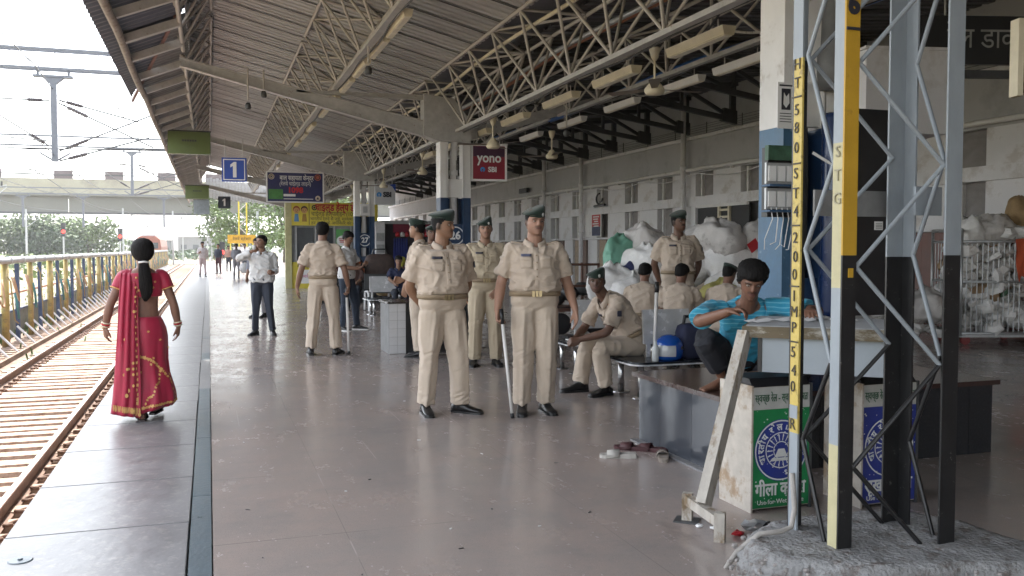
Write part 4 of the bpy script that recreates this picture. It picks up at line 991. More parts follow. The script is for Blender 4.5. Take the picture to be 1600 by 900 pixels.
E_ = officer('bareheaded officer seen from behind with a cane by his right leg', (1.47, 12.4, 0), R(-10), dict(RE=(.285, -.05, 1.12), RW=(.33, .0, .90), LE=(-.275, -.06, 1.12), LW=(-.33, -.02, .89), Rh=((.0, .1, -1), (-1, 0, 0), .9), RK=(.14, .0, .485), RAk=(.17, -.05, .09), LK=(-.13, .0, .485), LAk=(-.16, -.05, .09), RT=(.35, 1, 0), LT=(-.15, 1, 0), head_yaw=-12), h=1.80, build=1.0, belly=0., vox=.0085, beret=False, skin=(.20, .11, .075))
lathi('white cane standing beside the bareheaded officer seen from behind', (1.80, 12.30, 0), (1.79, 12.40, .90), .017)
# seated officer on the steel bench, leaning on his knees, looking at the camera
SH = .50
H_ = officer('seated officer in beret leaning forward with clasped hands and black boots', (4.08, 8.25, 0), R(96), dict(pelvis=(0, -.02, .455), neck=(0, .34, .95), bend=(0, -.09, .07), head_yaw=52, head_pitch=-2, head_fwd=.07, sho_yaw=3,
    RE=(.235, .42, .62), RW=(.05, .62, .545), LE=(-.235, .42, .62), LW=(-.05, .62, .545), Rh=((-.35, 1, -.15), (-.6, -.3, -.6), .9), Lh=((.35, 1, -.15), (.6, -.3, -.6), .9),
    RK=(.14, .44, .485), RAk=(.12, .52, .09), LK=(-.15, .46, .485), LAk=(-.17, .40, .09), RT=(.12, 1, 0), LT=(-.25, 1, 0)), h=1.76, build=1.04, belly=.03, vox=.007, skin=(.125, .066, .045), boot=.09, flop=(.6, -.3), moustache=.3)
# officers on the next bench with their backs to us
for lb, (x, y), rz, hy, ber, tilt in (('seated officer seen from behind, leftmost of the three with bowed heads', (5.05, 9.9), -32, -12, False, .16), ('seated officer seen from behind, bareheaded, middle of the three', (5.22, 9.35), -40, -14, False, .18), ('seated officer seen from behind in a dark cap, beside the boy in blue', (5.62, 9.05), -52, -10, True, .20)):
    Q = officer(lb, (x, y, 0), R(rz), dict(pelvis=(0, -.02, .50), neck=(0, tilt, 1.02), bend=(0, -.07, .03), head_yaw=hy, head_pitch=-24, head_fwd=.07, RE=(.25, .26, .74), RW=(.12, .46, .66), LE=(-.25, .26, .74), LW=(-.12, .46, .66),
        Rh=((-.2, 1, 0), (0, 0, -1), .5), Lh=((.2, 1, 0), (0, 0, -1), .5), RK=(.12, .44, .5), RAk=(.12, .46, .09), LK=(-.12, .44, .5), LAk=(-.12, .46, .09)), h=1.70, build=1.0, vox=.010, beret=ber, flop=(.3, -.4), detail=False, skin=(.19, .10, .07), belly=.0)
L_ = officer('moustached officer standing behind the benches in front of the sacks', (5.92, 10.6, 0), R(160), dict(head_yaw=34, RE=(.275, -.12, 1.13), RW=(.2, -.16, .90), LE=(-.275, -.12, 1.13), LW=(-.2, -.16, .90), Rh=((-.6, -.2, -1), (0, -1, 0), .5), Lh=((.6, -.2, -1), (0, -1, 0), .5)),
    skin=(.13, .068, .045), h=1.92, build=1.10, belly=.02, vox=.0095, moustache=.95, flop=(.75, -.1), fat=1.05)
# ---- travellers
M_wshirt = mat('white shirt cloth', (.60, .60, .60), .85, var=.06, sheen=.1); M_dktr = mat('dark blue trousers', (.030, .036, .052), .85, var=.2); M_jean = mat('dark jeans', (.024, .034, .055), .85, var=.25)
def civil(label, loc, rz, pose, shirt, pants, skin=(.24, .135, .09), h=1.7, sleeve=1.5, build=.98, belly=0., vox=.009, hem=-.02, far=False, moustache=0., sole=None, hairfront=.05, group=None, knee=.066, hm=.062):
    P = Person(label, loc, rz, h, skin, build, belly, vox, pose, group, far=far)
    P.body(moustache=moustache, stubble=.15); P.hair(.013, hairfront, seed=3); P.trousers(pants, .24, .010, knee, hm, .098); P.shirt(shirt, sleeve, hem + .08, .022, .0, flare=.010); P.collar(shirt); P.shoes(sole=sole)
    return P
G_ = civil('man in white shirt raising a cup to his mouth', (.84, 15.5, 0), R(180 - 12), dict(RE=(.40, .20, 1.33), RW=(.12, .27, 1.47), LE=(-.24, .0, 1.12), LW=(-.22, .25, 1.10), Rh=((-.7, -.3, .6), (-.5, -.8, 0), 1.0), Lh=((.3, 1, .2), (1, 0, 0), .8), head_yaw=-35, head_pitch=6, RK=(.11, .02, .485), RAk=(.13, -.03, .09), LK=(-.12, .02, .485), LAk=(-.16, -.03, .09), RT=(.4, 1, 0), LT=(-.35, 1, 0)),
    M_wshirt, M_dktr, h=1.66, build=1.12, belly=.05, sleeve=1.9, moustache=.6, hem=-.02)
MB().lathe([(.022, -.02), (.030, .05)], 10).build('paper_cup', M_wall, None, True, label='small cup held to the mouth by the man in white', cat='cup').location = (.70, 15.17, 1.43)
F_ = civil('young man in white shirt and dark jeans looking down at his phone', (2.30, 15.9, 0), R(180 + 50), dict(RE=(.24, .05, 1.12), RW=(.10, .30, 1.10), LE=(-.23, .10, 1.13), LW=(-.04, .34, 1.14), Rh=((-.5, .8, .4), (-.3, -.2, 1), .7), Lh=((.5, .7, .4), (.3, -.2, 1), .7), head_pitch=-28, head_yaw=6, RK=(.10, .02, .485), RAk=(.12, -.03, .09), LK=(-.13, .08, .485), LAk=(-.20, .08, .09), RT=(.3, 1, 0), LT=(-.2, 1, 0)),
    M_wshirt, M_jean, h=1.74, build=.95, sleeve=.78, hem=-.03, sole=M_white, moustache=.6)
ph = MB().box((0, 0, 0), (.075, .01, .15), 0, Matrix.Rotation(R(-50), 3, 'X')); ph.build('mobile_phone', M_black, label='dark phone in the hands of the young man in white shirt', cat='phone').location = (2.55, 15.66, 1.10)
# far walkers
W1 = civil('far man in pale clothes walking with a cloth over his head', (-.30, 48.5, 0), R(-170), dict(RE=(.25, .05, 1.15), RW=(.12, .22, 1.28), RAk=(.12, -.10, .09), LAk=(-.10, .14, .09)), mat('pale clothes', (.50, .46, .47), .9), mat('pale trousers', (.45, .36, .36), .9), vox=.03, far=True, h=1.78, group='far walkers on the platform')
W2 = civil('far man in dark shirt standing in the sunlit gap', (.52, 54, 0), R(150), dict(), M_dktr, mat('dark maroon cloth', (.06, .025, .03), .9), vox=.03, far=True, h=1.70, group='far walkers on the platform')
W3 = civil('far boy in grey shirt walking with a white sack', (1.27, 45.5, 0), R(178), dict(RAk=(.12, .12, .09), LAk=(-.10, -.10, .09)), mat('grey shirt', (.19, .19, .21), .9), mat('grey trousers', (.22, .21, .22), .9), vox=.03, far=True, h=1.66, skin=(.12, .07, .05), group='far walkers on the platform')
W4 = civil('far walker in brown shirt under the yellow station board', (1.20, 60, 0), R(190), dict(), mat('brown shirt', (.32, .20, .16), .9), M_dktr, vox=.035, far=True, h=1.62, group='far walkers on the platform')
W5 = civil('far walker in white shirt with red scarf under the yellow station board', (2.05, 56, 0), R(170), dict(), M_wshirt, M_dktr, vox=.035, far=True, h=1.70, group='far walkers on the platform')
W6 = civil('man in grey standing behind the one raising a cup', (.98, 19.5, 0), R(150), dict(), mat('slate shirt', (.22, .23, .27), .9), mat('grey cloth', (.25, .24, .25), .9), vox=.014, far=True, h=1.66)
for x, y, s_, lb in ((1.62, 44.6, .26, 'white sack carried by the far boy in grey'),):
    MB().ball((0, 0, 0), s_, 10, 0, (1, .9, 1.05)).build('sack', mat('white sack cloth', (.52, .51, .51), .9, bump=.5, bscale=12), None, True, label=lb, cat='sack').location = (x, y, .28)
# seated far people by the booth
seat = dict(pelvis=(0, -.02, .50), neck=(0, .06, 1.06), RE=(.22, .16, .80), RW=(.10, .36, .70), LE=(-.22, .16, .80), LW=(-.10, .36, .70), Rh=((-.2, 1, 0), (0, 0, -1), .6), Lh=((.2, 1, 0), (0, 0, -1), .6), RK=(.12, .44, .5), RAk=(.12, .42, .09), LK=(-.12, .44, .5), LAk=(-.12, .42, .09), head_pitch=-14)
N1 = civil('seated man in navy shirt by the white chair frames', (3.95, 19.5, 0), R(175), seat, mat('navy shirt', (.022, .028, .07), .85), M_dktr, vox=.012, far=True, h=1.68, sleeve=.8)
N2 = civil('seated woman with yellow green headscarf behind the man in navy', (4.40, 21.3, 0), R(175), seat, mat('maroon cloth', (.12, .03, .04), .9), M_dktr, vox=.014, far=True, h=1.62)
sc_ = MB(); sc_.rings(head_rings(N2.HM, .016, 16)); sc_.build('headscarf', mat('yellow green scarf', (.30, .28, .04), .9), N2.root, True, world=False)
N3 = civil('seated traveller in dark clothes with a bag on the far chairs', (3.3, 21.5, 0), R(165), seat, mat('dark brown cloth', (.06, .03, .025), .9), M_dktr, vox=.014, far=True, h=1.62)
# ================================================================ signs, booth and things farther down the platform
def board(name, label, cat, x, y, z, w, h, m, grp=None, rz=0, th=.05, frame=None, hang=0.):
    t = thing(name, label, cat, (x, y, z - h / 2), rz, grp)
    MB().box((0, 0, h / 2), (w, th, h)).build('panel', m, t, world=False)
    if frame:
        for s in (-1, 1):
            MB().box((s * (w / 2 + .02), -.005, h / 2), (.04, th + .02, h + .08)).build('frame', frame, t, world=False); MB().box((0, -.005, h / 2 + s * (h / 2 + .02)), (w - .002, th + .02, .04)).build('frame', frame, t, world=False)
    if hang:
        for s in (-.35, .35): MB().tube([(s * w, 0, h), (s * w, 0, h + hang)], .012, 5).build('hanger', M_steel, t, world=False)
    return t
def letters(t, body, size, x, z, m, th=.05, wid=None, bold=0., name='lettering', y=None):
    mb = MB(); text_on(mb, body, size, T(x, (-th / 2 - .006) if y is None else y, z), wid=wid, bold=bold); return mb.build(name, m, t, world=False)
def ringmb(mb, x, y, z, ra, rb, n=28, mi=0, a0=0., a1=2 * math.pi):
    vs = []; fs = []
    for k in range(n + 1):
        a = a0 + (a1 - a0) * k / n; vs += [(x + ra * math.cos(a), y, z + ra * math.sin(a)), (x + rb * math.cos(a), y, z + rb * math.sin(a))]
    return mb.add(vs, [(2 * k, 2 * k + 1, 2 * k + 3, 2 * k + 2) for k in range(n)], mi)
def discmb(mb, x, y, z, r, n=20, mi=0, sx=1.):
    return mb.add([(x + sx * r * math.cos(2 * math.pi * k / n), y, z + r * math.sin(2 * math.pi * k / n)) for k in range(n)], [tuple(range(n))], mi)
def one(t, x, z, h, y):
    MB().prism([(x + a * h, z + b_ * h) for a, b_ in ((.14, -.5), (.14, .5), (-.02, .5), (-.24, .32), (-.24, .14), (-.08, .24), (-.08, -.5))], 1, y, y + .006).build('numeral', M_sw, t, world=False)
M_blue = mat('sign blue', (.012, .055, .33), .4, var=.1); M_dkblue = mat('sign dark blue', (.02, .022, .10), .45, var=.15); M_sw = mat('sign white', (.72, .72, .72), .5, var=.04)
M_yel = mat('sign yellow', (.64, .53, .06), .5, var=.12, scale=2, c2=(.42, .38, .12), c2amt=.35, c2scale=2); M_red = mat('sign red', (.45, .02, .03), .5); M_ink = mat('sign ink', (.02, .02, .03), .5); M_gn = mat('sign green', (.06, .20, .05), .5, var=.3, scale=8)
# platform number signs
t = board('platform_sign', 'blue square sign with white border and number 1 hung from the canopy', 'sign', .66, 24.5, 3.49, .62, .62, M_blue, None, R(-3), .07, None, .5)
b = MB(); q = .26
for s in (-1, 1): b.box((s * q, -.042, .31), (.022, .006, 2 * q + .022)); b.box((0, -.042, .31 + s * q), (2 * q - .0225, .006, .022))
b.build('border', M_sw, t, world=False); one(t, .0, .31, .40, -.046)
t = board('platform_sign', 'small dark sign with number 1 farther along the canopy', 'sign', .76, 46.3, 3.70, .58, .58, mat('sign near black blue', (.015, .02, .035), .4), None, 0, .07, None, .6); one(t, 0, .29, .36, -.042)
# coach indicator boards
M_olive = mat('unlit display', (.09, .125, .03), .35, var=.12)
for x, y, z, w, h, lb, m in ((-.47, 26.7, 4.38, 1.12, .62, 'olive green coach indicator board nearest under the eave', M_olive), (-.47, 44.7, 4.07, 1.05, .62, 'olive coach indicator board farther along the eave', M_olive), (-.33, 50.9, 3.66, .80, .74, 'pale blue grey display box at the end of the eave', mat('display grey', (.20, .235, .26), .5))):
    t = board('indicator_board', lb, 'display', x, y, z, w, h, m, 'coach indicator boards under the eave', 0, .16, None, .35)
    mb = MB(); mb.span((-w / 2 - .02, -.10, h + .002), (w / 2 + .02, .10, h + .03)); mb.build('hood', M_black, t, world=False)
    if m is M_olive:
        mb = MB(); [mb.box((-.16 + k * .065, -.083, h * .6), (.05, .006, .05)) for k in range(6)]; mb.build('display_text', M_ink, t, world=False)
# purple helpline sign
t = board('helpline_sign', 'wide purple blue hanging sign with white lettering and red number 1098', 'sign', 2.87, 31.9, 3.56, 1.86, .98, M_dkblue, None, 0, .08, M_sw, .5)
letters(t, 'बाल सहायता केन्द्र', .22, .05, .80, M_sw, .08, wid=1.15, bold=.004); letters(t, '(रेलवे चाईल्ड लाइन)', .19, .0, .60, M_sw, .08, wid=1.05); letters(t, '1098', .26, .0, .38, M_red, .08, bold=.012)
b = MB(); b.box((-.20, -.05, .21), (.40, .01, .08)); b.box((.1, -.05, .085), (1.0, .01, .025)); b.build('white_strip', M_sw, t, world=False)
b = MB(); b.box((-.66, -.05, .24), (.48, .012, .34)); b.build('green_photo', M_gn, t, world=False)
b = MB(); discmb(b, -.80, -.048, .84, .10); discmb(b, .76, -.048, .12, .09); b.build('emblem', mat('emblem cream', (.6, .5, .4), .5), t, world=False); b = MB(); discmb(b, .76, -.048, .84, .11); b.build('emblem', mat('emblem red', (.45, .12, .08), .5), t, world=False)
b = MB(); ringmb(b, -.80, -.052, .84, .075, .055, 16); discmb(b, -.80, -.052, .84, .03, 10); ringmb(b, .76, -.052, .84, .085, .06, 16); b.add([(.71, -.052, .08), (.81, -.052, .08), (.76, -.052, .17)], [(0, 1, 2)]); b.build('emblem_mark', M_ink, t, world=False)
# bank signs
def keyhole(mb, x, y, z, r, mi=0):
    ringmb(mb, x, y, z, r, r * .32, 24, mi, R(-75), R(255)); return mb
t = board('bank_sign', 'square dark red and black illuminated style sign reading yono SBI', 'sign', 5.35, 17.3, 3.165, .66, .66, mat('sign maroon', (.24, .012, .03), .35, var=.15), None, R(-4), .10, M_sw, .35)
MB().box((0, -.052, .55), (.64, .008, .20)).build('dark_band', mat('sign plum', (.05, .01, .035), .35), t, world=False)
letters(t, 'yono', .27, 0, .42, M_sw, .115, wid=.50, bold=.006); letters(t, 'SBI', .14, .07, .19, M_sw, .11, bold=.005)
b = MB(); keyhole(b, -.13, -.058, .19, .05); b.build('keyhole_logo', mat('logo blue', (.03, .22, .55), .4), t, world=False)
t = board('bank_sign', 'white sign with blue corner and SBI lettering hung near column 27', 'sign', 5.06, 26.9, 3.07, .62, .62, mat('sign pale grey', (.46, .47, .50), .45, var=.06), None, 0, .08, None, .35)
b = MB(); b.add([(.02, -.046, .62), (.31, -.046, .62), (.31, -.046, .40), (.22, -.046, .54), (.12, -.046, .60)], [(0, 1, 2, 3, 4)]); b.build('corner', M_blue, t, world=False)
letters(t, 'SBI', .20, .06, .30, M_ink, .085, bold=.012); b = MB(); keyhole(b, -.19, -.049, .30, .075); b.build('keyhole_logo', mat('logo blue', (.03, .22, .55), .4), t, world=False)
# child help booth
bx, by = 4.35, 33.4
bo = thing('help_booth', 'yellow child help booth with cartoon children on its sign, beside column 27', 'booth', (bx, by, 0))
L_ = lambda a, b_: MB().span(a, b_)
L_((-1.55, .02, 0), (1.62, 2.0, 2.28)).build('cabin', mat('booth grey', (.24, .25, .26), .6), bo, world=False)
L_((-1.50, -.08, 2.28), (1.64, .04, 3.12)).build('sign_panel', M_yel, bo, world=False)
L_((-1.50, -.03, 0), (1.6, .018, .95)).build('lower_panel', M_yel, bo, world=False)
L_((-1.72, -.10, 0), (-1.50, .12, 3.1)).build('corner_post', mat('pale yellow post', (.45, .42, .22), .6, var=.2), bo, world=False)
for a, b_ in ((-1.30, -.72), (-.62, -.02)): L_((a, -.02, 1.0), (b_, .016, 2.2)).build('window', M_glass, bo, world=False)
for a in (-1.36, -.67, .02, .62, 1.1): L_((a, -.035, .96), (a + .05, .019, 2.26)).build('mullion', M_galv, bo, world=False)
L_((.10, -.05, 1.0), (.60, .017, 2.15)).build('poster', mat('poster green', (.10, .32, .10), .5, var=.2), bo, world=False)
b = MB(); discmb(b, .33, -.054, 1.72, .2, 20, 0, 1.1); b.build('poster_disc', M_sw, bo, world=False); b = MB(); [b.box((.33, -.057, 1.80 - k * .06), (.26 - k * .03, .004, .03)) for k in range(3)]; b.build('poster_lines', M_red, bo, world=False)
letters(bo, 'चाईल्ड हेल्प डेस्क', .36, .25, 2.93, M_red, y=-.085, wid=1.8, bold=.012); letters(bo, 'चाईल्ड हेल्पलाइन (1098, 112)', .22, .25, 2.70, M_ink, y=-.085, wid=2.1); letters(bo, 'भारतीय रेलवे से जुड़े, सुरक्षा और सहायता', .16, .3, 2.52, M_ink, y=-.085, wid=2.25); letters(bo, 'हर बच्चे के अधिकार का सम्मान करें', .16, .3, 2.37, M_ink, y=-.085, wid=2.2)
b = MB(); ringmb(b, -.68, -.085, 2.93, .10, .06, 18); discmb(b, -.68, -.085, 2.93, .04, 10); b.box((-.87, -.083, 2.70), (.02, .006, .8)); b.build('emblem', M_ink, bo, world=False)
for x, hc, sh in ((-1.32, (.25, .05, .02), (.10, .24, .42)), (-1.04, (.06, .02, .015), (.34, .20, .04))):   # two plain cartoon children
    b = MB(); discmb(b, x, -.083, 2.86, .125, 18); b.build('cartoon_hair', mat('cartoon hair %g' % x, hc, .6), bo, world=False)
    b = MB(); discmb(b, x, -.086, 2.82, .105, 18); b.build('cartoon_face', mat('cartoon face', (.55, .30, .12), .6), bo, world=False)
    b = MB(); discmb(b, x - .04, -.089, 2.83, .014, 8); discmb(b, x + .04, -.089, 2.83, .014, 8); b.box((x, -.089, 2.775), (.05, .002, .012)); b.build('cartoon_eyes', M_ink, bo, world=False)
    b = MB(); b.add([(x - .09, -.086, 2.42), (x + .09, -.086, 2.42), (x + .06, -.086, 2.70), (x - .06, -.086, 2.70)], [(0, 1, 2, 3)]); b.build('cartoon_body', mat('cartoon shirt %g' % x, sh, .6), bo, world=False)
letters(bo, 'बाल सुरक्षा', .16, -.95, .80, M_ink, y=-.036); b = MB(); b.box((-.98, -.034, .42), (.5, .006, .5)); b.build('notice', M_sw, bo, world=False)
letters(bo, 'help', .2, -1.0, .45, mat('notice pink', (.5, .08, .2), .5), y=-.04)
# stall beyond, chairs and luggage on the platform by column 27
stl = thing('shop_stall', 'dark stall with red awning and blue curtain right of column 27', 'stall', (6.7, 31, 0))
L_((-.9, 0, 0), (1.2, 2, 2.3)).build('cabin', mat('stall interior', (.025, .02, .025), .7), stl, world=False); L_((-1.0, -.1, 2.3), (1.3, 2, 2.42)).build('roof', M_galv, stl, world=False)
L_((-.6, -.06, 2.0), (1.0, -.01, 2.29)).build('awning', mat('awning crimson', (.18, .015, .04), .7), stl, world=False)
for k in range(6): MB().lathe([(.055, 0), (.06, .5), (.05, 1.1), (.03, 1.5)], 8, 0, (-.55 + k * .085, -.05, .3)).build('curtain_fold', mat('curtain blue', (.012, .02, .16), .8), stl, True, world=False)
for k in range(9): MB().lathe([(.07, 0), (.09, .08), (.04, .16)], 8, 0, (-.45 + k * .17, -.08, 1.86)).build('hanging_packet', M_sw if k % 2 else M_red, stl, True, world=False)
L_((-1.25, -.2, 0), (-.92, 1.5, 2.35)).build('side_panel', M_wall, stl, world=False); 
for z in (.5, .9, 1.3, 1.7): L_((-1.22, -.25, z), (-.95, -.202, z + .28)).build('shelf', M_galv, stl, world=False)
def chairrow(x, y, label):
    t = thing('steel_chair', label, 'chair', (x, y, 0), 0, 'white framed steel chairs by column 27')
    for s in (-.28, .28):
        MB().tube([(s, -.28, .02), (s, -.22, .42), (s, -.10, .46), (s, .25, .44), (s, .32, .02)], .024, 6).build('leg', M_sw, t, world=False)
    L_((-.30, -.2, .42), (.30, .25, .45)).build('seat', M_steeldk, t, world=False); L_((-.30, .25, .5), (.30, .28, .85)).build('backrest', M_steeldk, t, world=False)
chairrow(3.72, 20.6, 'white framed steel chair nearest the yellow booth'); chairrow(4.4, 20.4, 'white framed steel chair in front of the woman in the headscarf')
lug = MB(); lug.box((0, 0, .34), (2.0, .7, .68)); o = lug.build('counter', mat('counter black', (.012, .012, .014), .3), label='long dark plinth under the luggage beside column 27', cat='plinth'); o.location = (3.75, 24.0, 0)
def bag(x, y, z, d, m, label, cat='bag'):
    t = thing('travel_bag', label, cat, (x, y, z), random.uniform(-.3, .3))
    b = MB(); b.rings([[Vector((d[0] / 2 * w * math.copysign(abs(math.cos(a)) ** .5, math.cos(a)), d[1] / 2 * w * math.copysign(abs(math.sin(a)) ** .5, math.sin(a)), d[2] * q)) for a in [2 * math.pi * k / 16 for k in range(16)]] for q, w in ((0, .8), (.08, .97), (.4, 1.02), (.75, .98), (.93, .85), (1, .5))]); b.build('body', m, t, True, world=False)
    MB().tube([(-d[0] * .25, 0, d[2] * .95), (-d[0] * .2, 0, d[2] * 1.2), (d[0] * .2, 0, d[2] * 1.2), (d[0] * .25, 0, d[2] * .95)], .02, 6).build('handle', M_black, t, world=False)
bag(3.42, 23.8, .68, (.9, .45, .55), mat('maroon bag', (.055, .018, .014), .7, var=.3), 'dark maroon travel bag lying on the dark plinth, left'); bag(3.62, 23.5, .68, (.48, .3, .42), mat('orange bag', (.52, .12, .03), .7), 'bright orange bag in front of the maroon luggage')
bag(4.3, 23.7, .68, (.8, .45, .62), mat('brown bag', (.05, .03, .025), .7, var=.5, scale=12), 'patterned dark brown bag at the right of the luggage'); bag(4.1, 21.6, .3, (.5, .35, .42), mat('tan bag', (.26, .19, .09), .8), 'tan cloth bag beside the seated man in navy')
# white tiled pier behind the officers
pr = thing('tiled_pier', 'short pier with white tiled front and dark stone top behind the officers', 'pier', (2.44, 12.25, 0))
M_tile = mat('white tile', (.50, .50, .51), .2, var=.06)
tl = MB().box((0, 0, 0), (.112, .012, .112)).mesh('tile', M_tile)
for i in range(2):
    for j in range(6): put('tile', tl, pr, (-.057 + i * .115, -.126, .06 + j * .115))
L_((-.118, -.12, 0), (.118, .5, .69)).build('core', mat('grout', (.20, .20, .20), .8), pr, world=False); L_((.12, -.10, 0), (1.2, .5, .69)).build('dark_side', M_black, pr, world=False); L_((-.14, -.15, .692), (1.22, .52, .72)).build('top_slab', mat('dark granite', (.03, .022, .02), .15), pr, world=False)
# yellow station board and mast at the far end
t = board('station_board', 'yellow station name board at the far sunlit end of the platform', 'sign', 2.05, 61, 2.05, 1.75, .55, mat('board amber', (.62, .36, .04), .5), None, 0, .06, None, 0)
letters(t, 'रेलवे स्टेशन', .26, 0, .28, M_ink, .07)
for s in (-.7, .7): MB().tube([(s, 0, -1.78), (s, 0, 0)], .04, 6).build('post', M_yel, t, world=False)
t = board('poster_stand', 'white poster with a red figure under the yellow station board', 'sign', 2.0, 60.2, 1.05, 1.0, 1.0, M_sw, None, 0, .05); b = MB(); discmb(b, .1, -.03, .68, .18, 14); b.box((.1, -.03, .35), (.3, .01, .4)); b.build('red_figure', M_red, t, world=False)
ms = thing('lattice_mast', 'yellow lattice mast rising above the station board', 'mast', (2.2, 63, 0))
for s in (-.25, .25): MB().tube([(s, 0, 0), (s, 0, 4.6)], .05, 6).build('leg', M_yel, ms, world=False)
for k in range(8): bar_obj('brace', ms, (-.25 if k % 2 else .25, 0, .3 + k * .52), (.25 if k % 2 else -.25, 0, .82 + k * .52), .03, MATS and rodme)
# ================================================================ far background: bridge, trains, trees, overhead line
M_bconc = mat('bridge concrete', (.30, .285, .215), .9, var=.15, scale=.25, c2=(.22, .205, .16), c2amt=.4, c2scale=.2); M_bgird = mat('bridge girder concrete', (.17, .17, .15), .9, var=.12, scale=.2)
BY = 150.
br = thing('road_bridge', 'long concrete road bridge crossing over the tracks', 'bridge', (-20, BY, -1.1))
MB().span((-120, BY, 9.3), (60, BY + 9, 9.7)).build('deck', M_bgird, br); MB().span((-120, BY - .5, 9.65), (60, BY - .2, 11.9)).build('parapet', M_bconc, br)
MB().span((-120, BY - .9, 9.35), (60, BY - .2, 9.62)).build('ledge', M_bgird, br)
for k in range(9): MB().span((-120 + k * 20 + .06, BY + .3 , 6.9), (-100 + k * 20 - .06, BY + .9, 9.3)).build('girder', M_bgird, br)
MB().span((-120, BY - .1, 6.65), (60, BY + 1.6, 6.9)).build('bottom_flange', M_steeldk, br)
for x in (-62, -38, 13, 40): MB().span((x - 1, BY + 1.8, -1.1), (x + 1, BY + 6, 6.65)).build('pier', M_bgird, br)
for z in (12.5, 13.1): MB().tube([(-120, BY - .3, z), (60, BY - .3, z)], .07, 5).build('rail', M_steeldk, br)
rp = MB().tube([(0, 0, 0), (0, 0, 1.25)], .06, 5).mesh('rail_post', M_steeldk)
for k in range(45): put('rail_post', rp, br, (-98 + k * 4 - 2, -.3, 13.0))
pl = MB().box((0, 0, 0), (2.6, .08, 1.35)).mesh('hoarding', mat('hoarding brown', (.10, .075, .075), .7, var=.4))
for x in (-38.5, -30, -20.5, -13.5, -6, 1): put('hoarding', pl, br, (x + 20, -.45, 13.55))
# trees
M_lf = [mat('leaf %d' % i, c, .6, var=.45, scale=.6) for i, c in enumerate([(.075, .115, .035), (.055, .095, .035), (.10, .15, .04)])]
M_bark = mat('bark', (.10, .08, .06), .9, var=.3)
def tree(x, y, h, w, seed, label, mi=0, n=1700, leaf=.34, z0=-1.1):
    rnd = np.random.RandomState(seed); t = thing('tree', label, 'tree', (x, y, z0), 0, 'trees beyond the bridge' if y > BY else 'trees beside the platform end')
    m = MB(); m.tube([(0, 0, 0), (.1, .05, h * .25), (.0, 0, h * .5), (.1, .1, h * .8)], [h * .035, h * .028, h * .02, h * .006], 8)
    cl = []
    for k in range(11):
        a = rnd.uniform(0, 6.28); r = rnd.uniform(.2, .8) * w / 2; z = h * rnd.uniform(.35, .92); r *= 1.1 - .6 * max(0, z / h - .6)
        c = np.array((r * math.cos(a), r * math.sin(a), z)); cl.append((c, w * rnd.uniform(.16, .27))); m.tube([(0, 0, h * .3 + z * .2), tuple(c * (.5, .5, .8)), tuple(c)], [h * .014, h * .01, h * .004], 5)
    m.build('trunk', M_bark, t, world=False)
    q = MB(); per = n // len(cl)
    for c, r in cl:
        d = rnd.normal(size=(per, 3)); d /= np.linalg.norm(d, axis=1)[:, None]; p = c + d * (r * rnd.uniform(.45, 1.08, per) ** .6)[:, None] * (1, 1, .8)
        for v in p:
            u = rnd.normal(size=3); u /= np.linalg.norm(u); s = np.cross(u, rnd.normal(size=3)); s /= np.linalg.norm(s); a = leaf * rnd.uniform(.6, 1.4)
            q.add([v - u * a * .5, v + s * a * .32, v + u * a * .5, v - s * a * .32], [(0, 1, 2, 3)], int(rnd.randint(3) == 0) * ((mi + 1) % 3 - mi) + mi if False else 0)
    o = bpy.data.objects.new('crown', q.mesh('crown', M_lf[mi], fix=False)); COL.objects.link(o); o.parent = t
sp = [(-70, 172, 13, 12), (-62, 165, 10, 11), (-54, 168, 8.5, 10), (-46, 166, 9, 10), (-39, 172, 8, 9), (-35, 163, 9.5, 9), (-29, 168, 9, 9), (-25, 164, 6.5, 8), (-20, 172, 9, 9), (-78, 160, 11, 12), (-50, 190, 12, 13), (-33, 195, 12, 12)]
nm = 'first second third fourth fifth sixth seventh eighth ninth tenth eleventh twelfth'.split()
for k, (x, y, h, w) in enumerate(sp): tree(x, y, h * .8, w * 1.25, k, 'bushy green tree seen under the bridge, %s counted from the coach side' % nm[k], k % 3, 3000, .62)
for k, (x, y, h, w) in enumerate([(3.5, 112, 8, 7), (7.5, 96, 9, 7), (10.5, 84, 8.5, 7), (1.5, 128, 9, 8), (12, 105, 11, 9)]):
    tree(x, y, h, w, 30 + k, 'sunlit tree at the platform end, %s' % ['behind the far walkers', 'behind the station board', 'left of the booth post', 'farthest, near the bridge', 'tallest, behind the others'][k], (2, 2, 2, 0, 1)[k], 2200, .36)
bush = MB(); rnd = np.random.RandomState(5)
for k in range(9000):
    x = rnd.uniform(-60, -9); y = rnd.uniform(75, 160); z = rnd.uniform(0, 1) ** 2 * 1.8; a = .22
    if -9.8 < x < -5 or (-17.5 < x < -13.5): continue
    u = rnd.normal(size=3); u /= np.linalg.norm(u); s = np.cross(u, rnd.normal(size=3)); v = np.array((x, y, z - 1.1)); bush.add([v - u * a, v + s * a * .6, v + u * a, v - s * a * .6], [(0, 1, 2, 3)])
o = bpy.data.objects.new('undergrowth', bush.mesh('undergrowth', M_lf[2], fix=False)); COL.objects.link(o); o['kind'] = 'stuff'
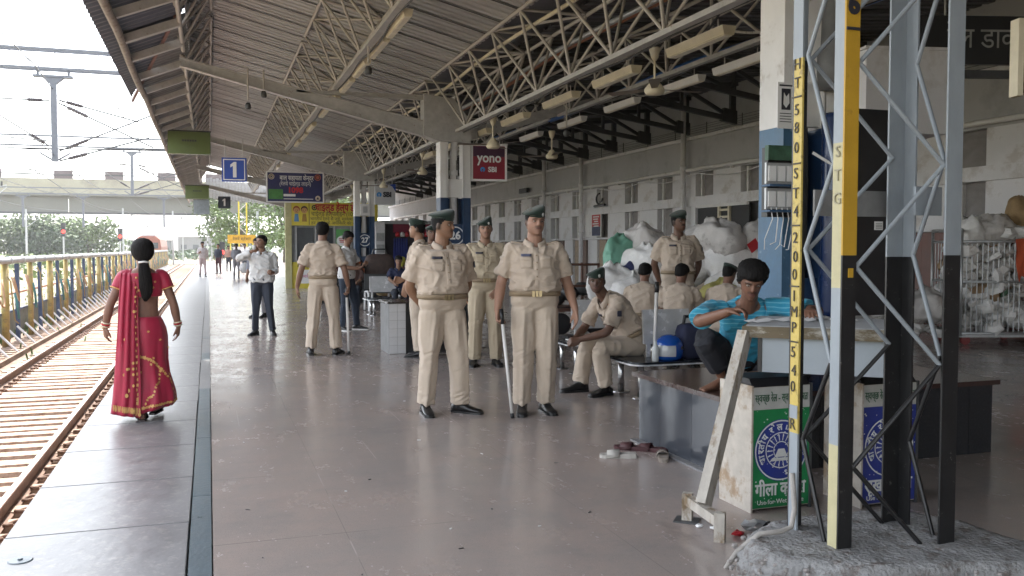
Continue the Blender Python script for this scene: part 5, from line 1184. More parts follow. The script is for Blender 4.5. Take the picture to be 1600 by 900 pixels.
# far town haze silhouettes: low buildings past the bridge
for x, y, w, d, h, c, lb in ((-14, 250, 10, 10, 4.5, (.14, .14, .14), 'pale flat roofed building far past the bridge behind the engine'), (-2, 300, 14, 10, 6, (.18, .175, .17), 'long pale building far down the line'), (12, 270, 10, 10, 6, (.15, .145, .14), 'grey building far down the line on the right')):
    t = thing('far_building', lb, 'building', (x, y, -1.1)); MB().box((x, y, h / 2 - 1.1), (w, d, h)).build('wall', mat('far wall %d' % x, c, .9), t); MB().box((x, y, h - 1.0), (w + .6, d + .6, .25)).build('roof', M_conc, t)
    for i in range(4): MB().box((x - w / 2 + w * (i + .5) / 4, y - d / 2 - .01, h * .5 - 1.1), (w * .12, .1, h * .22)).build('window', M_glass, t)
# engine on the second track
M_loco = mat('engine orange red', (.26, .085, .055), .5, var=.2, scale=1.2, c2=(.16, .06, .045), c2amt=.35, c2scale=1); 
lc = thing('train_engine', 'dusty orange electric engine standing on the second track', 'train', (-7.3, 122, -.95))
m = MB(); m.prism([(-1.6, .95), (1.6, .95), (1.6, 2.6), (1.45, 3.5), (.9, 3.95), (-.9, 3.95), (-1.45, 3.5), (-1.6, 2.6)], 1, 0, 19); m.build('body', M_loco, lc, world=False)
MB().box((0, -.03, 2.75), (2.5, .08, .75)).build('windscreen', M_glass, lc, world=False); MB().box((0, -.04, 2.1), (3.1, .06, .22)).build('stripe', mat('engine cream', (.55, .42, .25), .5), lc, world=False); MB().box((0, -.2, .7), (2.9, .4, .45)).build('buffer_beam', M_black, lc, world=False)
for s in (-1, 1):
    MB().lathe([(.14, 0), (.14, .1)], 12).xform(Matrix.Translation((s * .7, -.02, 1.6)) @ Matrix.Rotation(R(90), 4, 'X')).build('headlight', M_sw, lc, world=False)
    MB().lathe([(.22, 0), (.2, .35)], 12).xform(Matrix.Translation((s * .95, -.3, .7)) @ Matrix.Rotation(R(90), 4, 'X')).build('buffer', M_black, lc, world=False)
MB().box((0, 9, .5), (2.6, 17, .7)).build('bogie', M_black, lc, world=False)
for y in (3, 8, 13): MB().box((0, y, 4.05), (1.6, 2.2, .3)).build('roof_box', M_galv, lc, world=False)
pg = MB(); pg.tube([(-.7, 3, 4.2), (-.5, 4.2, 4.7), (-.5, 3, 5.2), (.5, 3, 5.2), (.5, 4.2, 4.7), (.7, 3, 4.2)], .04, 5); pg.build('pantograph', M_steeldk, lc, world=False)
# coach at the left edge
ch = thing('passenger_coach', 'pale railway coach with rounded roof at the left edge beyond the water pipes', 'train', (-16.0, 62, -.95))
m = MB(); m.prism([(-1.55, .9), (1.55, .9), (1.6, 3.0), (1.3, 3.65), (.7, 3.95), (-.7, 3.95), (-1.3, 3.65), (-1.6, 3.0)], 1, -10, 10); m.build('body', mat('coach cream', (.36, .34, .33), .5, var=.15), ch, world=False)
for k in range(9): MB().box((1.6, -8.6 + k * 2.15, 2.3), (.06, 1.1, .8)).build('window', M_glass, ch, world=False)
for x in (-.75, .75): MB().box((x, 10.03, 2.3), (.5, .06, .8)).build('window', M_glass, ch, world=False)
MB().box((0, 0, .5), (2.4, 18, .8)).build('bogie', M_black, ch, world=False)
# hut, signals, poles
ht = thing('trackside_hut', 'small red brown hut among the bushes under the bridge', 'hut', (-27, 122, -1.1)); MB().box((-27, 122, .35), (4.5, 4, 2.9)).build('wall', mat('hut brick', (.20, .07, .055), .8, var=.2), ht); MB().box((-27, 122, 1.9), (5, 4.4, .2)).build('roof', M_conc, ht); MB().box((-26, 119.97, -.1), (.8, .06, 1.9)).build('door', M_dark, ht)
M_sig = mat('signal red lamp', (.5, .02, .02), .3, emit=(1, .03, .02, 1.6))
def signal(x, y, h, label):
    t = thing('signal', label, 'signal', (x, y, -1.1), 0, 'red railway signals'); MB().tube([(0, 0, 0), (0, 0, h)], .09, 8).build('post', M_galv, t, world=False); MB().box((0, 0, h + .2), (.45, .25, 1.5)).build('head', M_black, t, world=False)
    b = MB(); b.lathe([(.19, 0), (.17, .06)], 14).xform(Matrix.Translation((0, -.13, h)) @ Matrix.Rotation(R(90), 4, 'X')); b.build('lamp', M_sig, t, world=False)
signal(-15.2, 110, 4.4, 'red signal on a post above the bushes, left of the engine'); signal(-9.6, 112, 3.9, 'red signal close by the left side of the engine'); signal(1.15, 84, 2.2, 'low red signal beside the far platform end')
def mast(x, y, h, label, r=.13): 
    t = thing('line_mast', label, 'mast', (x, y, -1.1), 0, 'overhead line masts'); MB().box((0, 0, h / 2), (r * 2, r * 2, h), taper=.8).build('post', M_galv, t, world=False); MB().tube([(0, 0, h * .82), (1.6, 0, h * .86)], .04, 5).build('arm', M_galv, t, world=False); MB().tube([(0, 0, h * .68), (1.6, 0, h * .84)], .04, 5).build('arm', M_galv, t, world=False)
    MB().lathe([(.09, 0), (.09, .4)], 8, 0, (1.2, 0, h * .85)).build('insulator', M_black, t, world=False)
for k, (x, y, h) in enumerate([(-22, 98, 8.6), (-18.5, 90, 9.5), (-24, 140, 8), (-12, 145, 8.5), (-4.9, 140, 8), (-10.4, 175, 8), (-4.7, 185, 8), (.5, 160, 8), (-.2, 200, 8), (3.4, 120, 7), (-15, 190, 8), (5.0, 100, 6.5)]):
    mast(x, y, h, 'grey overhead line mast under or before the bridge, %s from the coach side' % nm[k])
# portals with drop arms
M_gal2 = mat('weathered galvanised steel', (.12, .13, .155), .5, metal=.2, var=.15); M_redox = mat('red oxide steel', (.34, .12, .10), .6)
def portal(y, z, label, drops, x0=-24, x1=-1.9, h=.95, arms=True, red=True):
    t = thing('line_portal', label, 'portal', ((x0 + x1) / 2, y, -1.1), 0, 'overhead line portals')
    for zz in (z, z + h):
        for dy in (-.3, .3): MB().bar((x0, y + dy, zz), (x1, y + dy, zz), .11, .11).build('chord', M_gal2, t)
    n = 22
    for k in range(n):
        a = x0 + (x1 - x0) * k / n; b_ = x0 + (x1 - x0) * (k + 1) / n
        MB().bar((a, y - .3, z + (h if k % 2 else 0)), (b_, y - .3, z + (0 if k % 2 else h)), .035, .035).build('lattice_bar', M_gal2, t)
    MB().bar((x0, y, -1.1), (x0, y, z + h), .3, .3).build('leg', M_gal2, t)
    for x in drops:
        d = thing('drop_arm', 'grey drop arm with insulators hanging under the ' + label.split(' portal')[0].split('grey')[0].strip() + ' portal' + (' over the outermost track' if x < -20 else ' over the outer track' if x < -10 else ' over the second track'), 'drop arm', (x, y, z - 4.6), 0, 'drop arms under the portals')
        MB().span((-.14, -.14, 0), (.14, .14, 3.9)).build('tube', M_gal2, d, world=False); m = MB(); m.prism([(-.9, 4.18), (.9, 4.18), (.9, 4.30), (-.9, 4.30)], 1, -.2, .2); m.prism([(-.16, 3.88), (.16, 3.88), (.5, 4.178), (-.5, 4.178)], 1, -.15, .15); m.build('head_plate', M_gal2, d, world=False)
        for s in (-.7, .7): MB().span((s - .06, -.06, 4.302), (s + .06, .06, 4.56)).build('hanger', M_gal2, d, world=False)
        if arms:
            for s, za, zb, L in ((1, 3.1, 2.2, 3.9), (1, 2.95, .9, 4.6), (1, .55, 2.6, 4.6), (-1, 3.05, 3.1, 3.5), (-1, .75, 2.6, 3.0), (1, .05, 1.4, 4.4)):
                p = Vector((.2 * s, 0, za)); q = Vector((L * s, .3, zb)); MB().tube([p, q], .042, 5).build('arm', M_steeldk, d, world=False)
                i0 = p.lerp(q, .10); i1 = p.lerp(q, .30); pts = [i0.lerp(i1, k / 14) for k in range(15)]; MB().tube(pts, [.07 if k % 2 else .115 for k in range(15)], 8).build('insulator', mat('insulator brown', (.045, .035, .04), .35), d, world=False)
            for s in (-1, 1): MB().tube([(.14 * s, 0, .1), (s * .7, 0, .45)], .05, 6).build('bracket', M_gal2, d, world=False)
portal(50.3, 10.4, 'nearest grey lattice portal over the tracks, cut off by the canopy edge', [-7.25]); portal(95.4, 11.2, 'second lattice portal over the tracks above the bridge', [-7.0]); portal(138, 9.0, 'far lattice portal in front of the bridge', [-24, -16.5, -6.0], -40, 2, .8, False)
# wires
for k, (x, z, y0, y1, r, lb) in enumerate([(-7.2, 9.6, 5, 140, .018, 'feeder wire along the second track'), (-7.2, 6.3, 5, 140, .016, 'upper wire of the second track'), (-7.2, 4.9, 5, 140, .014, 'contact wire of the second track'), (-2.8, 6.2, 30, 140, .014, 'upper wire of the platform track'), (-12, 6.3, 5, 140, .014, 'upper wire of the outer track'), (-12, 4.9, 5, 140, .014, 'contact wire of the outer track')]):
    MB().tube([(x + .25 * math.sin(y * .07), y, z - .5 * math.sin(math.pi * ((y - 45) % 46) / 46)) for y in np.arange(y0, y1, 2.3)], r * 1.6, 5).build('overhead_wire', M_steeldk, label='thin overhead ' + lb, cat='wire', group='overhead wires')
for k, (a, b_, lb) in enumerate([((-28, 50, 8.9), (-7.4, 50, 6.8), 'slanting span wire left of the near drop arm'), ((-34, 51, 6.95), (-1.6, 51, 6.6), 'upper span wire across the near drop arm'), ((-34, 51, 6.3), (-1.6, 51, 6.7), 'lower span wire across the near drop arm'), ((-40, 97, 9.4), (-2, 97, 8.6), 'span wire at the second portal'), ((-40, 97, 8.3), (-2, 97, 8.9), 'lower span wire at the second portal')]):
    MB().tube([Vector(a).lerp(Vector(b_), i / 10) - Vector((0, 0, .25 * math.sin(math.pi * i / 10))) for i in range(11)], .032, 5).build('span_wire', M_steeldk, label=lb, cat='wire', group='span wires')
# ---- carriage watering pipes between the tracks
M_yp = mat('yellow pipe paint', (.33, .245, .075), .5, var=.3, scale=4, c2=(.20, .15, .08), c2amt=.43, c2scale=5); M_np = mat('dark blue pipe paint', (.03, .05, .11), .5, var=.3)
wp = thing('watering_rack', 'row of yellow and dark blue water pipes under a long grey top pipe', 'water pipes', (-4.75, 40, -1.0))
MB().tube([(-4.73, y, 1.15 + .012 * math.sin(y * 2)) for y in np.arange(6, 116, 1.7)], .085, 10).build('top_pipe', mat('grey top pipe', (.36, .37, .38), .6, var=.2, scale=6), wp, True)
cm = MB().tube([(0, -.05, 0), (0, .05, 0)], .105, 10).mesh('collar', M_galv); py_ = MB().tube([(0, 0, 0), (0, 0, 2.06)], .072, 10).mesh('yellow_pipe', M_yp, True); pn_ = MB().box((0, 0, 1.05), (.10, .10, 2.0)).mesh('blue_post', M_np)
hose = MB().tube([(.05 + .12 * math.sin(a * 3.14), .42 * a, .55 - .95 * math.sin(a * math.pi) * .55) for a in [i / 10 for i in range(11)]], .018, 6).mesh('hose', mat('orange hose', (.38, .22, .12), .6), True)
hos2 = MB().tube([(.06, 0, .75), (.12, .02, .6), (.16, .02, -.1), (.14, .12, -.45), (.12, .3, -.55)], .016, 6).mesh('hose', mat('yellow hose', (.26, .19, .08), .6), True)
hos3 = MB().tube([(.06, 0, .5), (.1, .02, .2), (.12, .04, -.2)], .026, 6).mesh('hose', mat('teal hose', (.05, .17, .18), .6), True)
brc = MB().tube([(0, 0, .45), (.45, -.1, -.02)], .03, 6).mesh('stay_pipe', M_wall)
for i in range(32):
    y = 11.6 + i * 3.3
    put('yellow_pipe', py_, wp, (0, y - 40, .0)).scale = (1 if i % 2 else 1.25, 1 if i % 2 else 1.25, 1); pass
    put('blue_post', pn_, wp, (0, y - 40 + 1.5, .0)); put('collar', cm, wp, (.02, y - 40 + .4, 2.15)); put('collar', cm, wp, (.02, y - 40 + 2.0, 2.15))
    for k, h_ in enumerate((hose, hos2, hos3)):
        o = put('hose', h_, wp, (0, y - 40 + random.uniform(-.8, 1.8), .95 + random.uniform(-.12, .15)), (0, 0, random.uniform(-.4, .4))); o.scale = (1.2, random.uniform(.8, 1.5), random.uniform(.9, 1.25))
    for q in (0, 1.1, 2.2): put('stay_pipe', brc, wp, (.05, y - 40 + q, 0))
rl_ = MB()
for z in (.25, -.2): rl_.tube([(-4.86, 6, z), (-4.86, 116, z)], .03, 6)
MB().tube([(-4.86, 6, .28), (-4.86, 116, .28)], .03, 6).build('cross_pipe', mat('rust red pipe', (.32, .13, .08), .6), wp); MB().tube([(-4.86, 6, -.18), (-4.86, 116, -.18)], .035, 6).build('cross_pipe', M_np, wp)
cw = MB(); cw.span((-5.5, 4, -1.14), (-5.3, 116, -.35)); cw.build('low_wall', mat('mossy wall', (.17, .17, .14), .9, var=.3, scale=2, c2=(.08, .11, .05), c2amt=.42), label='low mossy concrete wall behind the water pipes', cat='wall')
for k, (y, x, c, lb) in enumerate([(30, -9.5, (.05, .13, .35), 'blue tarpaulin heap behind the water pipes'), (24, -9, (.10, .28, .25), 'teal water tank behind the nearest water pipes'), (44, -10, (.40, .38, .36), 'pale debris heap behind the water pipes')]):
    m = MB(); m.ball((0, 0, 0), 1, 14, 0, (1.2, 3.5, .7)); m.v = [(v[0] * (1 + .2 * math.sin(v[1] * 3 + v[2] * 5)), v[1], v[2] + .15 * math.sin(v[0] * 4)) for v in m.v]; m.build('heap', mat('heap %d' % k, c, .7, var=.3), smooth=True, label=lb, cat='heap').location = (x, y, -1.1)

# far treeline that reads as one mass, low behind everything
fw = MB(); rnd = np.random.RandomState(8)
for k in range(5200):
    x = rnd.uniform(-190, 60); y = rnd.uniform(205, 225); hh = 5.5 + 2.5 * math.sin(x * .11) + 1.5 * math.sin(x * .31 + 1)
    if -16 < x < 12: hh *= .45
    z = rnd.uniform(0, 1) ** .8 * max(2, hh); u = rnd.normal(size=3); u /= np.linalg.norm(u); s_ = np.cross(u, rnd.normal(size=3)); s_ /= np.linalg.norm(s_); v = np.array((x, y, z - 1.1)); a = .9
    fw.add([v - u * a * .6, v + s_ * a * .5, v + u * a * .6, v - s_ * a * .5], [(0, 1, 2, 3)])
o = bpy.data.objects.new('far_treeline', fw.mesh('far_treeline', M_lf[1], fix=False)); COL.objects.link(o); o['kind'] = 'stuff'
# ---- summer haze over the whole place
hz = MB().span((-1650, -1650, -2.4), (1650, 1750, 24)); ho = hz.build('haze', []); ho['kind'] = 'stuff'
hm_ = bpy.data.materials.new('haze air'); hm_.use_nodes = True; hn = hm_.node_tree; hn.nodes.clear(); hov = hn.nodes.new('ShaderNodeOutputMaterial'); hv = hn.nodes.new('ShaderNodeVolumePrincipled'); hv.inputs['Color'].default_value = (.95, .97, 1, 1); hv.inputs['Density'].default_value = .00045; hv.inputs['Anisotropy'].default_value = .3
hn.links.new(hv.outputs[0], hov.inputs['Volume']); ho.data.materials.append(hm_)
# ================================================================ foreground: tower, desk, bins, plinth, bench, boy, woman, sacks
M_tgrey = mat('tower grey paint', (.25, .28, .31), .45, var=.18, scale=6, c2=(.20, .17, .14), c2amt=.30, c2scale=16, stretch=(1, 1, .4))
M_tblack = mat('tower black paint', (.012, .012, .013), .38, var=.3, scale=10, c2=(.22, .22, .20), c2amt=.32, c2scale=34)
M_tyel = mat('tower yellow paint', (.46, .27, .02), .5, var=.12, scale=7, c2=(.30, .17, .02), c2amt=.34, c2scale=14)
M_tyel2 = mat('tower pale yellow paint', (.50, .38, .10), .5, var=.15, scale=7, c2=(.26, .19, .06), c2amt=.40, c2scale=24)
M_tcream = mat('tower faded cream paint', (.44, .40, .24), .55, var=.15, scale=9)
ZS = .15
tw = thing('lattice_tower', 'tall steel lattice tower with yellow and black painted legs on a rough cement base', 'tower', (2.83, 3.30, ZS))
TA, TB_, TC, TD = (2.545, 3.51), (2.552, 3.16), (3.105, 3.42), (3.107, 3.078)
TOP = 5.2
def seg(c, dx, dy, zs, fy=.07, fx=.072):
    """an angle-iron leg at corner c: flange along x towards dx, along y towards dy, painted in bands (z0, z1, side mat, front mat)"""
    th = .010
    for z0, z1, ms_, mf in zs:
        MB().span((c[0], c[1] + dy * .0101, z0), (c[0] + dx * th, c[1] + dy * fy, z1)).build('leg_flange', ms_, tw)
        MB().span((c[0], c[1], z0), (c[0] + dx * fx, c[1] + dy * th, z1)).build('leg_flange', mf, tw)
seg(TA, 1, -1, [(ZS, .60, M_tgrey, M_tblack), (.6001, 2.31, M_tyel2, M_tblack), (2.3101, TOP, M_tgrey, M_tgrey)])
seg(TB_, 1, 1, [(ZS, .60, M_tcream, M_tblack), (.6001, 1.28, M_tgrey, M_tblack), (1.2801, 1.42, M_tcream, M_tblack), (1.4201, 1.90, M_tcream, M_tyel), (1.9001, TOP, M_tgrey, M_tyel)])
seg(TC, -1, -1, [(ZS, 1.41, M_tblack, M_tblack), (1.4101, TOP, M_tgrey, M_tgrey)], .08, .10)
seg(TD, -1, 1, [(ZS, 1.42, M_tblack, M_tblack), (1.4201, TOP, M_tgrey, M_tgrey)], .08, .085)
lt = MB(); zc_ = 4.02
def zA(v): return 1.45 + (388 - v) * 4.06 / 1400
RA_ = R(-90)
for ch_, v in (('H', 101), ('T', 130), ('5', 172), ('8', 200), ('0', 231), ('S', 271), ('T', 302), ('4', 331), ('2', 372), ('0', 402), ('0', 430), ('I', 464), ('M', 489), ('P', 514), ('5', 553), ('4', 582), ('0', 608), ('R', 668)):
    text_on(lt, ch_, .072, T(TA[0] - .004 + random.uniform(0, .0005), TA[1] - .037 + random.uniform(-.004, .004), zA(v), RA_), bold=.0)
for v in (151, 255, 352, 448, 536): lt.box((TA[0] - .003, TA[1] - .035, zA(v)), (.004, .066, .007))
lt.build('lettering', mat('weathered ink', (.05, .042, .03), .6, c2=(.25, .18, .06), c2amt=.38, c2scale=60), tw)
MB().span((TA[0] - .003, TA[1] - .068, zA(658)), (TA[0] - .0005, TA[1] - .012, zA(637))).build('paint_patch', M_tgrey, tw)
lt = MB()
for ch_, z in (('S', 1.86), ('T', 1.76), ('G', 1.66)): text_on(lt, ch_, .07, T(TB_[0] - .004, TB_[1] + .035, z, RA_))
lt.build('lettering', mat('faded ink', (.27, .25, .17), .6), tw)
lt = MB(); text_on(lt, '6', .115, T(TB_[0] + .036, TB_[1] - .004, 2.475), bold=.006); lt.box((TB_[0] + .0362, TB_[1] - .004, 2.375), (.071, .005, .012)); lt.build('lettering', M_ink, tw)
MB().box((TB_[0] + .04, TB_[1] - .004, 1.345), (.025, .004, .04)).build('paint_patch', M_tyel, tw)
P_ = .87
def zig(p, q, za, zb, off=0):
    """bent rods running between two legs; nodes on p at za + k*P_, on q at zb + k*P_"""
    ks = []
    for k in range(-1, 5):
        if zb >= za: seqs = [((p, za + k * P_), (q, zb + k * P_)), ((q, zb + k * P_), (p, za + (k + 1) * P_))]
        for (a, z0), (b, z1) in seqs:
            if min(z0, z1) < ZS - .3 or z0 > TOP: continue
            A_ = Vector((a[0], a[1], z0)); B_ = Vector((b[0], b[1], z1))
            if A_.z < ZS: A_ = A_.lerp(B_, (ZS - A_.z) / (B_.z - A_.z))
            if B_.z < ZS: B_ = B_.lerp(A_, (ZS - B_.z) / (A_.z - B_.z))
            A_ -= Vector((2.83, 3.30, ZS)); B_ -= Vector((2.83, 3.30, ZS))
            o = bar_obj('lattice_bar', tw, A_, B_, .0105, rod_b if max(z0, z1) < 1.1 else rod_g)
rod_b = MB().tube([(0, 0, 0), (0, 0, 1)], 1, 8).mesh('lattice_bar', M_tblack, True); rod_g = MB().tube([(0, 0, 0), (0, 0, 1)], 1, 8).mesh('lattice_bar', M_tgrey, True)
i_ = .018
zig((TA[0] + i_, TA[1] - .085), (TB_[0] + i_, TB_[1] + .085), .575, .95); zig((TB_[0] + .085, TB_[1] + i_), (TD[0] - .085, TD[1] + i_), .50, .94)
zig((TC[0] - i_, TC[1] - .085), (TD[0] - i_, TD[1] + .085), .55, .97); zig((TA[0] + .085, TA[1] - i_), (TC[0] - .085, TC[1] - i_), .575, 1.0)
gb = MB(); gb.span((TA[0] + .106, TA[1] - .03, 1.60), (TC[0] + .02, TA[1] - .018, 1.72)); gb.build('cross_plate', mat('galvanised plate', (.25, .25, .25), .5, metal=.4, var=.3), tw)
MB().span((TC[0] - .06, TC[1] - .14, 1.60), (TC[0] + .09, TC[1] - .125, 1.73)).build('clamp', M_tgrey, tw)
# rough base
poly = [(2.23, 3.37), (2.24, 3.20), (2.37, 3.06), (2.50, 2.955), (2.72, 2.88), (2.93, 2.86), (3.09, 2.80), (3.26, 2.74), (3.42, 2.98), (3.40, 3.35), (3.20, 3.60), (2.62, 3.64), (2.36, 3.52)]
bs = bmesh.new(); N_ = 96; ringp = []
pv = [Vector((x, y)) for x, y in poly]; per = [0]
for a, b_ in zip(pv, pv[1:] + pv[:1]): per.append(per[-1] + (b_ - a).length)
def on(t_):
    d = t_ * per[-1]
    for k in range(len(pv)):
        if d <= per[k + 1]: return pv[k].lerp(pv[(k + 1) % len(pv)], (d - per[k]) / (per[k + 1] - per[k]))
    return pv[0]
cc = Vector((2.85, 3.25)); rows = []
for z, ex in ((-.002, 1.05), (.03, 1.06), (.07, 1.05), (.105, 1.03), (.13, 1.0), (.15, .965), (.152, .90), (.151, .75), (.151, .55), (.151, .35), (.151, .15), (.151, .02)):
    row = []
    for k in range(N_):
        p = cc + (on(k / N_) - cc) * ex; amp = .024 if .0 <= z < .149 else (.010 if z < .1511 else .004)
        q = Vector((p.x, p.y, z)); n1 = noise.noise(q * 14) * amp + noise.noise(q * 34) * amp * .8
        d = (p - cc).normalized(); row.append(bs.verts.new((p.x + d.x * n1, p.y + d.y * n1, max(-.003, z + (n1 * .5 if z > .02 else 0)))))
    rows.append(row)
for a, b_ in zip(rows, rows[1:]):
    for k in range(N_): bs.faces.new((a[k], a[(k + 1) % N_], b_[(k + 1) % N_], b_[k]))
bs.faces.new(rows[-1]); me = bpy.data.meshes.new('concrete_base'); bs.to_mesh(me); bs.free(); me.polygons.foreach_set('use_smooth', [True] * len(me.polygons))
me.materials.append(mat('rough cement', (.25, .25, .25), .9, var=.35, scale=9, bump=1., bscale=45, c2=(.13, .11, .10), c2amt=.42, c2scale=12))
o = bpy.data.objects.new('concrete_base', me); COL.objects.link(o); o.location = (0, 0, 0); tag(o, 'rough crumbling cement base under the lattice tower', 'concrete base')
gr = MB(); rnd = np.random.RandomState(4)
for k in range(260):
    a = rnd.uniform(0, 1); p = cc + (on(a) - cc) * rnd.uniform(1.0, 1.14); r = rnd.uniform(.004, .016); z = rnd.uniform(.005, .12)
    b = MB(); b.ball((0, 0, 0), r, 6, 0, (1, rnd.uniform(.6, 1), rnd.uniform(.5, .9))); b.xform(Matrix.Translation((p.x, p.y, z))); gr.add(b.v, b.f)
gr.build('loose_gravel', mat('gravel', (.28, .26, .25), .9, var=.5, scale=30), kind='stuff')
MB().tube([(2.52, 3.44, .42), (2.52, 3.42, .26), (2.49, 3.40, .185), (2.42, 3.38, .178), (2.32, 3.40, .17), (2.235, 3.44, .09), (2.20, 3.48, .0)], .012, 10).build('conduit_pipe', M_conc, smooth=True, label='white bent conduit pipe at the foot of the lattice tower', cat='pipe')
# ---- desk with slanting wooden leg
dk_ = thing('old_desk', 'old grey topped desk with worn wooden edge and slanting wooden leg on a foot', 'desk', (2.78, 4.22, 0), R(-40))
M_dtop = mat('peeling grey top', (.36, .37, .38), .6, var=.15, scale=5, c2=(.08, .08, .08), c2amt=.30, c2scale=9); M_dpan = mat('desk grey panel', (.33, .37, .41), .5, var=.08, scale=4, c2=(.05, .05, .05), c2amt=.24, c2scale=8)
M_edge = mat('worn varnished wood', (.10, .075, .04), .5, var=.4, scale=9, c2=(.36, .34, .30), c2amt=.42, c2scale=10, stretch=(.4, 1, 1)); M_legw = mat('worn pale wood leg', (.38, .35, .31), .7, var=.25, scale=10, bump=.3, c2=(.16, .11, .06), c2amt=.44, c2scale=9, stretch=(1, 1, .5))
MB().span((0, .0, 1.0), (.74, .72, 1.03)).build('desk_top', M_dtop, dk_, world=False); MB().span((-.005, -.02, .965), (.745, .0, 1.026)).build('front_edge', M_edge, dk_, world=False); MB().span((-.02, -.02, .965), (-.0052, .72, 1.026)).build('side_edge', M_edge, dk_, world=False)
MB().span((.085, .02, .775), (.72, .04, .963)).build('front_panel', M_dpan, dk_, world=False); MB().span((.06, .02, .775), (.083, .7, .963)).build('side_panel', M_black, dk_, world=False)
for lx, ly in ((.06, .66), (.70, .66), (.70, .05)): MB().span((lx, ly, 0), (lx + .035, ly + .035, .962)).build('leg', M_black, dk_, world=False)
MB().bar((-.005, -.01, .99), (-.155, -.42, .135), .055, .075).build('slanting_leg', M_legw, dk_, world=False)
MB().bar((-.25, -.31, .12), (-.06, -.55, .10), .05, .05).build('foot_rail', M_legw, dk_, world=False)
for x, y, h_ in ((-.26, -.29, .15), (-.05, -.565, .145)): MB().box((x, y, h_ / 2), (.052, .05, h_)).build('foot_post', M_legw, dk_, world=False)
MB().box((-.26, -.29, .004), (.13, .11, .008)).build('foot_plate', M_steeldk, dk_, world=False)
pk = MB()
for k in range(14):   # torn paper and cloth on and under the desk
    x, y, z = random.uniform(.1, .8), random.uniform(.05, .35), 1.034
    pk.add([(x, y, z), (x + random.uniform(.05, .16), y + .02, z + .004), (x + .1, y + random.uniform(.05, .1), z + .012), (x + .01, y + .07, z + .003)], [(0, 1, 2, 3)])
o = pk.build('torn_paper', M_sw); o['kind'] = 'stuff'; o.location = Vector(o.location) + Vector((2.78, 4.22, 0)) ; o.location = (3.2, 4.35, 1.034)
# ---- bins
def crest(mb, x, y, z, r, mi=0):
    ringmb(mb, x, y, z, r, r * .955, 40, mi); ringmb(mb, x, y, z, r * .60, r * .565, 32, mi); ringmb(mb, x, y, z, r * .30, r * .27, 24, mi)
    for k in range(18):
        a = 2 * math.pi * k / 18; discmb(mb, x + .48 * r * math.cos(a), y, z + .48 * r * math.sin(a), r * .03, 6, mi)
        mb.add([(x + r * .32 * math.cos(a - .03), y, z + r * .32 * math.sin(a - .03)), (x + r * .55 * math.cos(a - .02), y - .0005, z + r * .55 * math.sin(a - .02)), (x + r * .55 * math.cos(a + .05), y - .0005, z + r * .55 * math.sin(a + .05)), (x + r * .32 * math.cos(a + .06), y, z + r * .32 * math.sin(a + .06))], [(0, 1, 2, 3)], mi)
    mb.box((x, y, z - r * .30), (r * .7, .002, r * .10), mi); mb.add([(x - r * .25, y - .001, z - r * .22), (x + r * .25, y - .001, z - r * .22), (x + r * .12, y - .001, z + r * .05), (x - r * .12, y - .001, z + r * .05)], [(0, 1, 2, 3)], mi)
def ringtext(mb, body, x, y, z, r, size, a0, a1, flip=False):
    n = len(body)
    for i, c in enumerate(body):
        if c == ' ': continue
        a = a0 + (a1 - a0) * (i / (n - 1)); px, pz = x + r * math.cos(a), z + r * math.sin(a)
        text_on(mb, c, size, Matrix.Translation((px, y, pz)) @ Matrix.Rotation(-(a - math.pi / 2) + (math.pi if flip else 0), 4, 'Y'), bold=.001)
def bin_(x, y, label, body, word, use, m):
    t = thing('waste_bin', label, 'bin', (x, y, 0), 0, 'swing bins under the desk')
    M_binw = mat('bin whitish side', (.46, .42, .37), .55, var=.25, scale=6, c2=(.28, .20, .13), c2amt=.44, c2scale=5)
    MB().span((.0, .003, .015), (.37, .30, .69)).build('body', M_binw, t, world=False); MB().span((.0, .0, .02), (.37, .0028, .565)).build('front_panel', m, t, world=False); MB().span((.0, .0, .566), (.37, .0028, .688)).build('header', mat('bin header', (.42, .42, .40), .6, var=.2), t, world=False)
    MB().prism([(.0, .691), (.30, .691), (.26, .735), (.04, .735)], 0, .0, .37).build('lid', M_black, t, world=False)
    for a in ((-.012, 0, 0), (.37, 0, 0)): MB().span((a[0], -.01, 0), (a[0] + .012, .31, .70)).build('frame_post', M_binw if a[0] < 0 else M_steeldk, t, world=False)
    b = MB(); discmb(b, .185, -.0015, .335, .172, 40); b.build('crest_disc', M_bin_b if m is M_bin_g else m, t, world=False)
    b = MB(); crest(b, .185, -.003, .335, .168); ringtext(b, 'भारतीय रेल', .185, -.003, .335, .128, .05, R(205), R(95)); ringtext(b, 'INDIAN RAILWAYS', .185, -.003, .335, .128, .036, R(75), R(-75)); b.build('railway_crest', M_bprint, t, world=False)
    b = MB(); text_on(b, body, .062, T(.185, -.003, .627), wid=.34); b.build('header_text', mat('header ink', (.03, .10, .05), .6), t, world=False)
    b = MB(); text_on(b, word, .10, T(.185, -.003, .118), wid=.33, bold=.002); text_on(b, use, .036, T(.185, -.003, .05), wid=.30); b.build('bin_text', M_bprint, t, world=False)
    ch_ = MB(); rr = np.random.RandomState(int(x * 100))
    for k in range(60):
        px, pz, r = rr.uniform(.01, .36), rr.uniform(.03, .56), rr.uniform(.0015, .005); discmb(ch_, px, -.0042, pz, r, 5, 0, rr.uniform(.5, 1.5))
    ch_.build('paint_chips', M_bprint, t, world=False)
M_bprint = mat('bin print white', (.62, .63, .62), .5); M_bin_g = mat('bin green', (.012, .19, .06), .4, var=.2, scale=5); M_bin_b = mat('bin blue', (.02, .035, .22), .4, var=.2, scale=5)
bin_(2.80, 4.18, 'green wet waste bin with white crest and lettering under the desk', 'स्वच्छ रेल - स्वच्छ भारत', 'गीला कचरा', 'Use for Wet Waste', M_bin_g)
